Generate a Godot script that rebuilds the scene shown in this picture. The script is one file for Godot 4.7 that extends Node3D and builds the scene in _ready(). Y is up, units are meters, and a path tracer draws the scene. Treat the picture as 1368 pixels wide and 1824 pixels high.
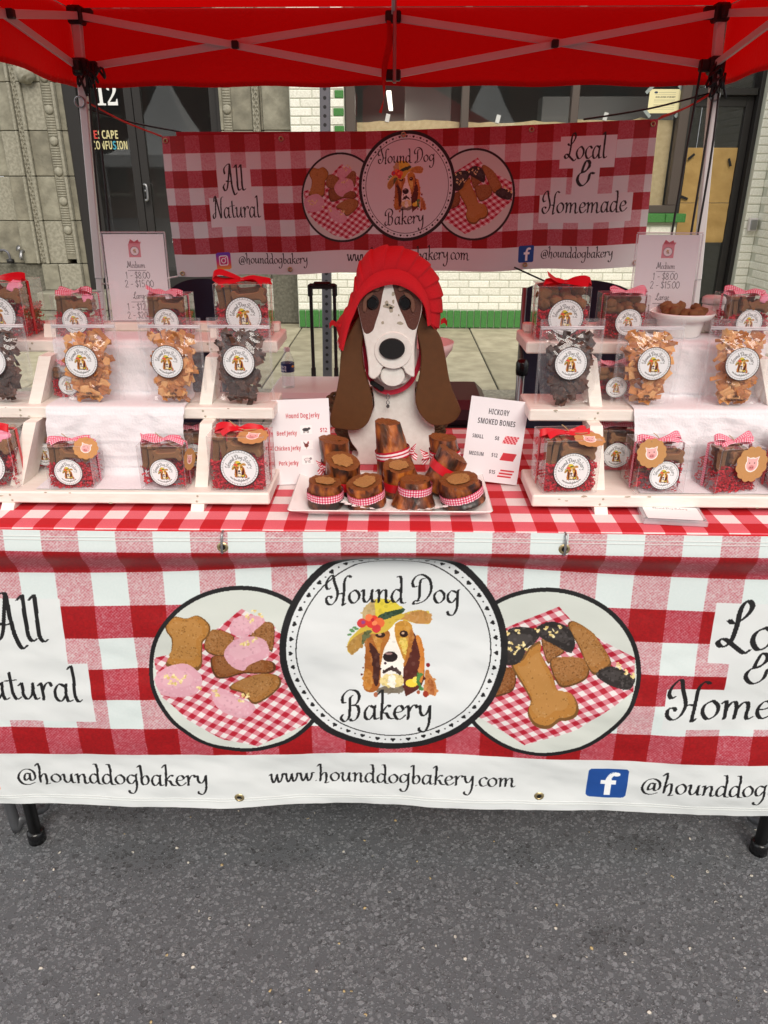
extends Node3D

var used := {}
var boxes := {}
var glyphs := {}
var M := {}
var seeds := 0
var bump_tex: NoiseTexture2D
var fine_tex: NoiseTexture2D
var rng := RandomNumberGenerator.new()

func _ready() -> void:
	rng.seed = 20240611
	# camera
	var cam := Camera3D.new()
	cam.name = "camera"
	cam.fov = 68.08
	cam.position = Vector3(0, 1.52, 0)
	cam.rotation_degrees = Vector3(-23.5, 1.1, 0)
	cam.near = 0.05
	cam.far = 400.0
	add_child(cam)
	cam.current = true
	# overcast sky, exposure
	var sky_mat := ProceduralSkyMaterial.new()
	sky_mat.sky_top_color = Color(0.97, 0.975, 0.98)
	sky_mat.sky_horizon_color = Color(0.70, 0.71, 0.72)
	sky_mat.sky_curve = 0.42
	sky_mat.ground_bottom_color = Color(0.3, 0.3, 0.3)
	sky_mat.ground_horizon_color = Color(0.5, 0.5, 0.5)
	var sky := Sky.new()
	sky.sky_material = sky_mat
	var env := Environment.new()
	env.background_mode = Environment.BG_SKY
	env.sky = sky
	env.tonemap_mode = Environment.TONE_MAPPER_LINEAR
	env.tonemap_exposure = 1.78
	env.sdfgi_enabled = true
	env.ssao_enabled = true
	env.ssil_enabled = true
	var we := WorldEnvironment.new()
	we.name = "world_environment"
	we.environment = env
	add_child(we)
	# veiled sun, high behind the photographer
	var sun := DirectionalLight3D.new()
	sun.name = "sun"
	sun.light_energy = 0.5
	sun.light_angular_distance = 35.0
	sun.light_color = Color(1.0, 0.97, 0.93)
	sun.shadow_enabled = true
	sun.rotation_degrees = Vector3(-40, 14, 0)
	add_child(sun)
	make_materials()
	make_prints()
	build_ground()
	build_stone_building()
	build_brick_building()
	build_across_street()
	build_canopy()
	build_rear_banner()
	build_gear()
	build_table()
	build_front_banner()
	build_displays()
	build_goods()
	build_dog()
	build_platter()
	build_signs()

# ---------------------------------------------------------------- helpers
func numbered(called: String) -> String:
	var n: int = used.get(called, 0)
	used[called] = n + 1
	return called if n == 0 else "%s_%03d" % [called, n]

func thing(called: String, label: String, category: String, at := Vector3.ZERO, turn := 0.0, group := "") -> Node3D:
	var o := Node3D.new()
	o.name = numbered(called)
	add_child(o)
	o.position = at
	o.rotation_degrees.y = turn
	tag(o, label, category, group)
	return o

func tag(o: Node3D, label: String, category: String, group := "") -> Node3D:
	o.set_meta("label", label)
	o.set_meta("category", category)
	if group:
		o.set_meta("group", group)
	return o

func obj(called: String, what, mat: Material, parent: Node = self, xf := Transform3D.IDENTITY) -> MeshInstance3D:
	var o := MeshInstance3D.new()
	o.name = numbered(called) if parent == self else called
	if what is SurfaceTool:
		what.generate_normals()
		o.mesh = what.commit()
	else:
		o.mesh = what
	o.material_override = mat
	o.transform = xf
	parent.add_child(o, true)
	return o

func structure(called: String, what, mat: Material, xf := Transform3D.IDENTITY) -> MeshInstance3D:
	var o := obj(called, what, mat, self, xf)
	o.set_meta("kind", "structure")
	return o

func stuff(o: Node) -> Node:
	o.set_meta("kind", "stuff")
	return o

func st_new(smooth := false) -> SurfaceTool:
	var st := SurfaceTool.new()
	st.begin(Mesh.PRIMITIVE_TRIANGLES)
	st.set_smooth_group(0 if smooth else -1)
	return st

func done(st: SurfaceTool) -> ArrayMesh:
	st.generate_normals()
	return st.commit()

func at3(x: float, y: float, z: float) -> Transform3D:
	return Transform3D(Basis.IDENTITY, Vector3(x, y, z))

func pose(p: Vector3, deg := Vector3.ZERO, sc := 1.0) -> Transform3D:
	var b := Basis.from_euler(deg * PI / 180.0)
	return Transform3D(b.scaled_local(Vector3(sc, sc, sc)), p)

func tri(st: SurfaceTool, a: Vector3, b: Vector3, c: Vector3, ua := Vector2.ZERO, ub := Vector2.ZERO, uc := Vector2.ZERO) -> void:
	st.set_uv(ua); st.add_vertex(a)
	st.set_uv(ub); st.add_vertex(b)
	st.set_uv(uc); st.add_vertex(c)

# a b c d go clockwise as seen from the front
func quad(st: SurfaceTool, a: Vector3, b: Vector3, c: Vector3, d: Vector3, ua := Vector2(0, 0), ub := Vector2(1, 0), uc := Vector2(1, 1), ud := Vector2(0, 1)) -> void:
	tri(st, a, b, c, ua, ub, uc)
	tri(st, a, c, d, ua, uc, ud)

func tri_out(st: SurfaceTool, a: Vector3, b: Vector3, c: Vector3, o: Vector3) -> void:
	var n := (b - a).cross(c - a)
	if n.dot(a + b + c - 3.0 * o) > 0.0:
		tri(st, a, c, b, Vector2(a.x, a.y), Vector2(c.x, c.y), Vector2(b.x, b.y))
	else:
		tri(st, a, b, c, Vector2(a.x, a.y), Vector2(b.x, b.y), Vector2(c.x, c.y))

func quad_out(st: SurfaceTool, a: Vector3, b: Vector3, c: Vector3, d: Vector3, o: Vector3) -> void:
	tri_out(st, a, b, c, o)
	tri_out(st, a, c, d, o)

# chamfered box centred at the transform's origin
func cbox(st: SurfaceTool, xf: Transform3D, size: Vector3, b := 0.002) -> void:
	var h := size * 0.5
	b = minf(b, minf(h.x, minf(h.y, h.z)) * 0.9)
	var o := xf.origin
	var P := func(sx: int, sy: int, sz: int, axis: int) -> Vector3:
		var v := Vector3(sx * (h.x - (0.0 if axis == 0 else b)), sy * (h.y - (0.0 if axis == 1 else b)), sz * (h.z - (0.0 if axis == 2 else b)))
		return xf * v
	for s in [-1, 1]:
		quad_out(st, P.call(s, -1, -1, 0), P.call(s, 1, -1, 0), P.call(s, 1, 1, 0), P.call(s, -1, 1, 0), o)
		quad_out(st, P.call(-1, s, -1, 1), P.call(1, s, -1, 1), P.call(1, s, 1, 1), P.call(-1, s, 1, 1), o)
		quad_out(st, P.call(-1, -1, s, 2), P.call(1, -1, s, 2), P.call(1, 1, s, 2), P.call(-1, 1, s, 2), o)
		for t in [-1, 1]:
			quad_out(st, P.call(s, t, -1, 0), P.call(s, t, 1, 0), P.call(s, t, 1, 1), P.call(s, t, -1, 1), o)
			quad_out(st, P.call(s, -1, t, 0), P.call(s, 1, t, 0), P.call(s, 1, t, 2), P.call(s, -1, t, 2), o)
			quad_out(st, P.call(-1, s, t, 1), P.call(1, s, t, 1), P.call(1, s, t, 2), P.call(-1, s, t, 2), o)
			for r in [-1, 1]:
				tri_out(st, P.call(s, t, r, 0), P.call(s, t, r, 1), P.call(s, t, r, 2), o)

func cbox_mesh(size: Vector3, b := 0.002) -> ArrayMesh:
	var key := "%s/%s" % [size, b]
	if not boxes.has(key):
		var st := st_new()
		cbox(st, Transform3D.IDENTITY, size, b)
		boxes[key] = done(st)
	return boxes[key]

func cb(called: String, center: Vector3, size: Vector3, mat: Material, parent: Node = self, b := 0.002, deg := Vector3.ZERO) -> MeshInstance3D:
	return obj(called, cbox_mesh(size, b), mat, parent, pose(center, deg))

# a bar of rectangular section between two points
func bar(st: SurfaceTool, a: Vector3, b: Vector3, w: float, t: float, up := Vector3.UP, bev := 0.0015) -> void:
	var d := (b - a).normalized()
	var s := d.cross(up).normalized()
	if s.length() < 0.5:
		s = Vector3.RIGHT
	var u := s.cross(d).normalized()
	cbox(st, Transform3D(Basis(s, u, -d), (a + b) * 0.5), Vector3(t, w, a.distance_to(b)), bev)

# tube through points; radius may be a float or an array
func tube(st: SurfaceTool, pts: Array, radius, sides := 8, caps := true, closed := false) -> void:
	var n := pts.size()
	var rings := []
	var ref := Vector3(0.13, 0.97, 0.21)
	for i in n:
		var p: Vector3 = pts[i]
		var q0: Vector3 = pts[(i - 1 + n) % n] if closed else pts[maxi(i - 1, 0)]
		var q1: Vector3 = pts[(i + 1) % n] if closed else pts[mini(i + 1, n - 1)]
		var d := (q1 - q0).normalized()
		var a := ref - d * ref.dot(d)
		if a.length() < 0.05:
			a = Vector3.RIGHT - d * d.x
		a = a.normalized()
		ref = a
		var b := d.cross(a)
		var r: float = radius[i] if radius is Array else radius
		var ring := []
		for k in sides:
			var t := TAU * k / sides
			ring.append(p + a * (cos(t) * r) + b * (sin(t) * r))
		rings.append(ring)
	var m := n if closed else n - 1
	for i in m:
		var A: Array = rings[i]
		var B: Array = rings[(i + 1) % n]
		for k in sides:
			var l := (k + 1) % sides
			quad(st, A[k], B[k], B[l], A[l], Vector2(float(k) / sides, i), Vector2(float(k) / sides, i + 1), Vector2(float(k + 1) / sides, i + 1), Vector2(float(k + 1) / sides, i))
	if caps and not closed:
		for k in range(1, sides - 1):
			tri(st, rings[0][0], rings[0][k], rings[0][k + 1])
			tri(st, rings[n - 1][0], rings[n - 1][k + 1], rings[n - 1][k])

# profile: Vector2(radius, height), bottom to top
func lathe(st: SurfaceTool, profile: Array, segs := 24, xf := Transform3D.IDENTITY, sz := 1.0) -> void:
	for i in profile.size() - 1:
		var p: Vector2 = profile[i]
		var q: Vector2 = profile[i + 1]
		for k in segs:
			var t0 := TAU * k / segs
			var t1 := TAU * (k + 1) / segs
			var a := xf * Vector3(p.x * cos(t0), p.y, p.x * sin(t0) * sz)
			var b := xf * Vector3(p.x * cos(t1), p.y, p.x * sin(t1) * sz)
			var c := xf * Vector3(q.x * cos(t1), q.y, q.x * sin(t1) * sz)
			var d := xf * Vector3(q.x * cos(t0), q.y, q.x * sin(t0) * sz)
			var u0 := float(k) / segs
			var u1 := float(k + 1) / segs
			if p.x < 1e-6:
				tri(st, a, c, d, Vector2(u0, p.y), Vector2(u1, q.y), Vector2(u0, q.y))
			elif q.x < 1e-6:
				tri(st, a, b, d, Vector2(u0, p.y), Vector2(u1, p.y), Vector2(u0, q.y))
			else:
				quad(st, a, b, c, d, Vector2(u0, p.y), Vector2(u1, p.y), Vector2(u1, q.y), Vector2(u0, q.y))

# outline in x,y (any winding), extruded from z0 (back) to z1 (front), front edge bevelled
func slab(st: SurfaceTool, outline: PackedVector2Array, z0: float, z1: float, xf := Transform3D.IDENTITY, bev := 0.0) -> void:
	var o := outline.duplicate()
	if Geometry2D.is_polygon_clockwise(o):
		o.reverse()
	var inner := o
	if bev > 0.0:
		var shr := PackedVector2Array()
		for i in o.size():
			var p: Vector2 = o[i]
			var d0: Vector2 = (p - o[(i - 1 + o.size()) % o.size()]).normalized()
			var d1: Vector2 = (o[(i + 1) % o.size()] - p).normalized()
			var nn := Vector2(-(d0.y + d1.y), d0.x + d1.x)
			nn = nn.normalized() / maxf(0.5, sqrt(maxf(0.0, (1.0 + d0.dot(d1)) * 0.5)))
			shr.append(p + nn * bev)
		inner = shr
	var idx := Geometry2D.triangulate_polygon(inner)
	if idx.is_empty():
		inner = o
		idx = Geometry2D.triangulate_polygon(o)
	for i in range(0, idx.size(), 3):
		var v := [inner[idx[i]], inner[idx[i + 1]], inner[idx[i + 2]]]
		if (v[1] - v[0]).cross(v[2] - v[0]) > 0.0:
			v = [v[0], v[2], v[1]]
		tri(st, xf * Vector3(v[0].x, v[0].y, z1), xf * Vector3(v[1].x, v[1].y, z1), xf * Vector3(v[2].x, v[2].y, z1), v[0], v[1], v[2])
		tri(st, xf * Vector3(v[0].x, v[0].y, z0), xf * Vector3(v[2].x, v[2].y, z0), xf * Vector3(v[1].x, v[1].y, z0), v[0], v[2], v[1])
	var n := o.size()
	var zb := z1 - bev
	for i in n:
		var p: Vector2 = o[i]
		var q: Vector2 = o[(i + 1) % n]
		quad(st, xf * Vector3(p.x, p.y, zb), xf * Vector3(q.x, q.y, zb), xf * Vector3(q.x, q.y, z0), xf * Vector3(p.x, p.y, z0))
		var pi: Vector2 = inner[i]
		var qi: Vector2 = inner[(i + 1) % n]
		quad(st, xf * Vector3(pi.x, pi.y, z1), xf * Vector3(qi.x, qi.y, z1), xf * Vector3(q.x, q.y, zb), xf * Vector3(p.x, p.y, zb))
	var back := Geometry2D.triangulate_polygon(o)
	if bev > 0.0:
		for i in range(0, back.size(), 3):
			tri(st, xf * Vector3(o[back[i]].x, o[back[i]].y, z0), xf * Vector3(o[back[i + 1]].x, o[back[i + 1]].y, z0), xf * Vector3(o[back[i + 2]].x, o[back[i + 2]].y, z0))

# surface f(u, v) -> Vector3 with u, v in 0..1; front faces the side from which u runs right and v runs down
func sheet(st: SurfaceTool, nu: int, nv: int, f: Callable) -> void:
	var g := []
	for j in nv + 1:
		var row := []
		for i in nu + 1:
			row.append(f.call(float(i) / nu, float(j) / nv))
		g.append(row)
	for j in nv:
		for i in nu:
			var u0 := float(i) / nu
			var u1 := float(i + 1) / nu
			var v0 := float(j) / nv
			var v1 := float(j + 1) / nv
			quad(st, g[j][i], g[j][i + 1], g[j + 1][i + 1], g[j + 1][i], Vector2(u0, v0), Vector2(u1, v0), Vector2(u1, v1), Vector2(u0, v1))

# a flat ribbon along points, its width along `side` (one vector or one for each point); u in metres * k
func strip(st: SurfaceTool, pts: Array, side, width: float, k := 20.0) -> void:
	var s := 0.0
	for i in pts.size() - 1:
		var p: Vector3 = pts[i]
		var q: Vector3 = pts[i + 1]
		var w0: Vector3 = (side[i] if side is Array else side) * width * 0.5
		var w1: Vector3 = (side[i + 1] if side is Array else side) * width * 0.5
		var e := s + p.distance_to(q)
		quad(st, p - w0, q - w1, q + w1, p + w0, Vector2(s * k, 0), Vector2(e * k, 0), Vector2(e * k, 1), Vector2(s * k, 1))
		s = e

func spline(pts: Array, per := 8, closed := false) -> Array:
	var out := []
	var n := pts.size()
	var m := n if closed else n - 1
	for i in m:
		var p0 = pts[(i - 1 + n) % n] if closed else pts[maxi(i - 1, 0)]
		var p1 = pts[i]
		var p2 = pts[(i + 1) % n]
		var p3 = pts[(i + 2) % n] if closed else pts[mini(i + 2, n - 1)]
		for k in per:
			var t := float(k) / per
			out.append(0.5 * (2.0 * p1 + (p2 - p0) * t + (2.0 * p0 - 5.0 * p1 + 4.0 * p2 - p3) * t * t + (3.0 * p1 - p0 - 3.0 * p2 + p3) * t * t * t))
	if not closed:
		out.append(pts[n - 1])
	return out

func xy(a: Array) -> Array:
	var out := []
	for i in range(0, a.size(), 2):
		out.append(Vector2(a[i], a[i + 1]))
	return out

func outline(a: Array, per := 6) -> PackedVector2Array:
	return PackedVector2Array(spline(xy(a), per, true))

func letters(called: String, words: String, center: Vector3, height: float, mat: Material, parent: Node, bold := true, deg := Vector3.ZERO, squeeze := 1.0, serif := false) -> MeshInstance3D:
	var f := SystemFont.new()
	f.font_names = PackedStringArray(["Droid Serif" if serif else "Droid Sans"])
	f.font_weight = 700 if bold else 400
	var t := TextMesh.new()
	t.text = words
	t.font = f
	t.font_size = 64
	t.pixel_size = height / 46.0
	t.depth = 0.0008
	t.curve_step = 3.0
	var x := pose(center, deg)
	if squeeze < 0.0:                     # a wanted width in metres, given as a negative number
		squeeze = -squeeze / maxf(t.get_aabb().size.x, 0.001)
	x.basis = x.basis.scaled_local(Vector3(squeeze, 1, 1))
	return obj(called, t, mat, parent, x)
# ---------------------------------------------------------------- printed pictures: a small painter and a pen-drawn script
class Painter:
	var im: Image
	var w: int
	var h: int
	func _init(ww: int, hh: int, c: Color) -> void:
		w = ww
		h = hh
		im = Image.create(w, h, false, Image.FORMAT_RGBA8)
		im.fill(c)
	func poly(p, c: Color) -> void:
		var n: int = p.size()
		var lo := 1e9
		var hi := -1e9
		for q in p:
			lo = minf(lo, q.y)
			hi = maxf(hi, q.y)
		for y in range(maxi(0, ceili(lo - 0.5)), mini(h - 1, floori(hi - 0.5)) + 1):
			var yy := y + 0.5
			var xs := PackedFloat32Array()
			for i in n:
				var a: Vector2 = p[i]
				var b: Vector2 = p[i + 1 if i + 1 < n else 0]
				if (a.y <= yy) != (b.y <= yy):
					xs.append(a.x + (yy - a.y) / (b.y - a.y) * (b.x - a.x))
			xs.sort()
			for k in range(0, xs.size() - 1, 2):
				var x0 := ceili(xs[k] - 0.5)
				var x1 := floori(xs[k + 1] - 0.5)
				if x1 >= x0:
					im.fill_rect(Rect2i(x0, y, x1 - x0 + 1, 1), c)
	func oval(at: Vector2, rx: float, ry: float, c: Color, turn := 0.0, n := 20) -> void:
		var p := PackedVector2Array()
		for k in n:
			p.append(at + Vector2(cos(TAU * k / n) * rx, sin(TAU * k / n) * ry).rotated(turn))
		poly(p, c)
	func ring(at: Vector2, r0: float, r1: float, c: Color, n := 96) -> void:
		for k in n:
			var a := Vector2.from_angle(TAU * k / n)
			var b := Vector2.from_angle(TAU * (k + 1.06) / n)
			poly([at + a * r0, at + b * r0, at + b * r1, at + a * r1], c)
	func pen(pts: Array, nib: Vector2, r: float, c: Color) -> void:
		for i in pts.size() - 1:
			var a: Vector2 = pts[i]
			var b: Vector2 = pts[i + 1]
			poly([a - nib, b - nib, b + nib, a + nib], c)
			var d := (b - a).orthogonal().normalized() * r
			poly([a - d, b - d, b + d, a + d], c)
		for q in [pts[0], pts[pts.size() - 1]]:
			oval(q, r, r, c, 0.0, 8)
	func rect(x0: float, y0: float, x1: float, y1: float, c: Color) -> void:
		im.fill_rect(Rect2i(roundi(x0), roundi(y0), roundi(x1 - x0), roundi(y1 - y0)), c)
	func rounded(x0: float, y0: float, x1: float, y1: float, r: float, c: Color) -> void:
		rect(x0 + r, y0, x1 - r, y1, c)
		rect(x0, y0 + r, x1, y1 - r, c)
		for q in [Vector2(x0 + r, y0 + r), Vector2(x1 - r, y0 + r), Vector2(x0 + r, y1 - r), Vector2(x1 - r, y1 - r)]:
			oval(q, r, r, c)
	func texture() -> ImageTexture:
		return ImageTexture.create_from_image(im)

func rgb8(r: float, g: float, b: float) -> Color:
	return Color(r / 255.0, g / 255.0, b / 255.0)

# each glyph: advance, then strokes of x, y pairs (baseline 0, x-height 1, y up)
func make_script() -> void:
	glyphs = {
		"o": [0.98, [.5, 1, .14, .75, .07, .35, .35, 0, .74, .25, .8, .7, .5, 1, .42, .92]],
		"u": [1.12, [0, .85, .16, 1, .2, .7, .16, .3, .35, .02, .68, .35, .82, 1], [.82, 1, .78, .4, .86, .03, 1.08, .12]],
		"n": [1.1, [0, .85, .16, 1, .22, .6, .18, 0], [.2, .5, .45, .9, .7, .95, .76, .6, .72, .2, .85, -.05, 1.05, .1]],
		"m": [1.68, [0, .85, .16, 1, .22, .6, .18, 0], [.2, .5, .42, .9, .62, .95, .7, .6, .67, 0], [.68, .5, .95, .9, 1.18, .95, 1.27, .6, 1.24, .2, 1.36, -.05, 1.6, .1]],
		"d": [1.1, [.75, .85, .4, 1, .1, .6, .13, .15, .4, 0, .75, .4], [.5, 1.95, .72, 1.95, .8, 1.4, .76, .5, .82, -.02, 1.12, -.05]],
		"g": [1.08, [.75, .85, .4, 1, .1, .65, .16, .2, .45, .1, .75, .5], [.9, 1.1, .82, .8, .82, -.2, .55, -.85, .2, -.85, .1, -.6]],
		"a": [1.08, [.75, .85, .4, 1, .1, .6, .13, .15, .4, 0, .75, .45], [.8, 1.02, .74, .4, .82, .02, 1.08, .1]],
		"k": [1.0, [-.05, 1.75, .2, 2.05, .25, 1.6, .2, .8, .16, -.05], [.78, .9, .62, 1.02, .22, .5, .5, .45, .7, .08, 1.02, .02]],
		"e": [.86, [.1, .5, .5, .55, .7, .75, .5, 1, .2, .85, .08, .4, .3, 0, .62, .08, .85, .32]],
		"r": [.86, [0, .85, .16, 1, .22, .6, .18, 0], [.2, .5, .45, .95, .7, 1.05, .8, .85]],
		"y": [1.0, [0, .9, .14, 1, .2, .5, .42, .28, .7, .6, .84, 1.05], [.84, 1.05, .84, .3, .76, -.4, .48, -.92, .14, -.82, .1, -.6]],
		"h": [1.08, [-.05, 1.75, .2, 2.05, .26, 1.5, .2, .8, .16, 0], [.2, .5, .45, .9, .68, .95, .74, .55, .7, .1, .62, -.2, .95, -.1]],
		"b": [1.0, [-.02, 1.8, .2, 2.0, .24, 1.2, .18, .4, .3, .02, .62, .08, .8, .5, .62, .92, .36, .8, .2, .5]],
		"l": [.52, [-.05, 1.85, .18, 2.05, .2, 1.3, .19, .3, .34, 0, .55, .12]],
		"t": [.68, [.25, 1.6, .25, .5, .4, .02, .68, .15], [-.08, 1.1, .25, 1.12, .6, 1.18]],
		"c": [.8, [.75, .8, .48, 1, .12, .7, .1, .3, .35, 0, .76, .2]],
		"w": [1.36, [0, .85, .13, 1, .2, .4, .36, .05, .6, .6, .68, .95], [.68, .95, .74, .3, .9, .05, 1.15, .6, 1.2, 1, 1.38, .95]],
		"i": [.5, [0, .85, .16, 1, .18, .4, .3, .02, .5, .1], [.2, 1.4, .24, 1.44]],
		".": [.42, [.18, .06, .22, .1]],
		"-": [.8, [.1, .8, .65, .85]],
		" ": [.62],
		"A": [1.35, [.1, .55, -.08, .3, .1, 0, .35, .2, .6, 1.1, .8, 2.1], [.2, 1.35, .15, 1.75, .45, 2.05, .8, 2.1, .86, 1.2, .92, .3, 1.15, -.35, 1.42, -.2], [.3, .8, .6, .72, .92, .85]],
		"N": [1.5, [.12, .5, -.1, .3, .02, 0, .25, .2, .38, 1.1, .5, 2.05], [.2, 1.6, .3, 2.0, .5, 2.05, .72, 1.2, 1.08, .0, 1.16, 1.1, 1.3, 1.9, 1.58, 2.0]],
		"L": [1.15, [.2, 1.25, .4, 1.1, .8, 1.4, 1.0, 1.85, .8, 2.1, .58, 1.75, .52, 1.0, .38, .3, .08, .05, -.1, .25, .12, .42, .55, .12, .95, -.15, 1.15, .0]],
		"H": [1.62, [.28, 1.2, .1, 1.1, -.05, 1.4, .1, 1.85, .45, 2.15, .6, 1.6, .82, .8, .62, .2, .25, -.05, -.03, .2, .0, .55, .28, .6, .35, .45], [.8, .7, 1.05, .78, 1.32, .72], [1.85, 1.95, 1.6, 2.08, 1.35, 1.7, 1.3, .9, 1.2, -.1, 1.38, .02]],
		"D": [1.5, [.25, 1.25, .0, 1.2, -.08, 1.6, .2, 2.0, .65, 2.12, 1.2, 1.75, 1.3, .9, .9, .2, .3, -.1, .0, -.12, .1, .12, .4, .1], [.85, 1.85, .55, 1.75, .45, 1.2, .45, .5, .3, .08]],
		"B": [1.45, [.2, 1.2, -.02, 1.2, .0, 1.65, .4, 2.05, .95, 2.0, 1.15, 1.6, .95, 1.15, .58, 1.02], [.58, 1.02, 1.0, 1.0, 1.12, .6, .95, .1, .62, -.1, .5, .08], [.72, 1.7, .5, 1.5, .48, .8, .4, .15, .1, -.12, -.15, .12, -.02, .4]],
		"M": [1.75, [.05, .5, -.1, .2, .1, 0, .3, .8, .45, 2.0], [.3, 1.8, .45, 2.0, .6, 1.2, .82, .3, 1.1, 1.3, 1.32, 2.0], [1.32, 2.0, 1.35, 1, 1.42, .1, 1.68, .1]],
		"&": [1.15, [.85, 1.35, .75, 1.15, .3, .95, .55, 1.7, .85, 1.5, .6, 1.0, .1, .8, -.02, .35, .35, -.02, .8, .3, .95, .85, 1.25, .8]],
		"@": [1.65, [.98, .85, .7, .95, .5, .5, .62, .22, .95, .55], [1.02, .95, .98, .4, 1.12, .2, 1.42, .5, 1.35, 1.1, .85, 1.38, .28, 1.1, .02, .5, .28, -.08, .8, -.22, 1.3, -.02]],
		"1": [.8, [.15, 1.6, .4, 2.0, .4, 1.0, .4, 0]],
		"2": [1.0, [.08, 1.5, .2, 1.9, .5, 2.0, .75, 1.6, .6, 1.0, .08, .05, .5, .05, .88, .02]],
		"5": [1.0, [.85, 2.0, .3, 1.98, .22, 1.1, .6, 1.2, .85, .7, .6, .05, .1, .15]],
		"8": [1.0, [.5, 1.05, .18, 1.5, .5, 2.0, .82, 1.5, .5, 1.05, .1, .5, .5, 0, .9, .5, .5, 1.05]],
		"0": [1.1, [.55, 2.0, .12, 1.4, .12, .6, .55, 0, 1.0, .6, 1.0, 1.4, .55, 2.0]],
		"$": [1.0, [.85, 1.6, .5, 1.9, .12, 1.5, .5, 1.0, .88, .5, .5, .1, .08, .4], [.5, 2.2, .5, -.2]],
	}

func script_width(s: String) -> float:
	var x := 0.0
	for ch in s:
		x += glyphs[ch][0]
	return x

# writes s centred on `at` (baseline), `wide` pixels wide; with `radius` it bends along a circle round `at`
func write(p: Painter, s: String, at: Vector2, wide: float, c: Color, weight := 0.1, tall := 1.0, radius := 0.0, under := false, mono := false) -> void:
	var k := wide / script_width(s)
	var nib := Vector2.ZERO if mono else Vector2(k * weight, -k * weight * 0.45)
	var x := -wide * 0.5
	for ch in s:
		var g: Array = glyphs[ch]
		for i in range(1, g.size()):
			var pts := []
			for q in spline(xy(g[i]), 5):
				var v := Vector2(x + q.x * k, -q.y * k * tall)
				if radius != 0.0:
					var a := v.x / radius
					if under:
						pts.append(at + Vector2(sin(a), cos(a)) * (radius + v.y))
					else:
						pts.append(at + Vector2(sin(a), -cos(a)) * (radius - v.y))
				else:
					pts.append(at + v)
			p.pen(pts, nib, maxf(k * weight * (1.0 if mono else 0.36), 0.6), c)
		x += g[0] * k

# printed capitals from the sans face, cut into triangles
func type_on(p: Painter, s: String, at: Vector2, tall: float, c: Color, bold := false, wide := 0.0) -> void:
	var f := SystemFont.new()
	f.font_names = PackedStringArray(["Droid Sans"])
	f.font_weight = 700 if bold else 400
	var t := TextMesh.new()
	t.text = s
	t.font = f
	t.font_size = 32
	t.pixel_size = 1.0
	t.depth = 0.0
	t.curve_step = 2.0
	var k := tall / 23.0
	var kx := k if wide <= 0.0 else wide / maxf(t.get_aabb().size.x, 1.0)
	var fs := t.get_faces()
	for i in range(0, fs.size(), 3):
		p.poly([at + Vector2(fs[i].x * kx, -fs[i].y * k), at + Vector2(fs[i + 1].x * kx, -fs[i + 1].y * k), at + Vector2(fs[i + 2].x * kx, -fs[i + 2].y * k)], c)

func pts_in(a: Array, o: Vector2, s: Vector2, at: Vector2, k: float) -> PackedVector2Array:
	var out := PackedVector2Array()
	for i in range(0, a.size(), 2):
		out.append(at + Vector2((a[i] - o.x) / s.x, (a[i + 1] - o.y) / s.y) * k)
	return out

func speckle(p: Painter, pg: PackedVector2Array, n: int, cols: Array, r0: float, r1: float) -> void:
	var lo := pg[0]
	var hi := pg[0]
	for q in pg:
		lo = lo.min(q)
		hi = hi.max(q)
	for i in n:
		var q := Vector2(rng.randf_range(lo.x, hi.x), rng.randf_range(lo.y, hi.y))
		if Geometry2D.is_point_in_polygon(q, pg):
			p.oval(q, rng.randf_range(r0, r1), rng.randf_range(r0, r1), cols[rng.randi() % cols.size()], 0.0, 6)

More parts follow.
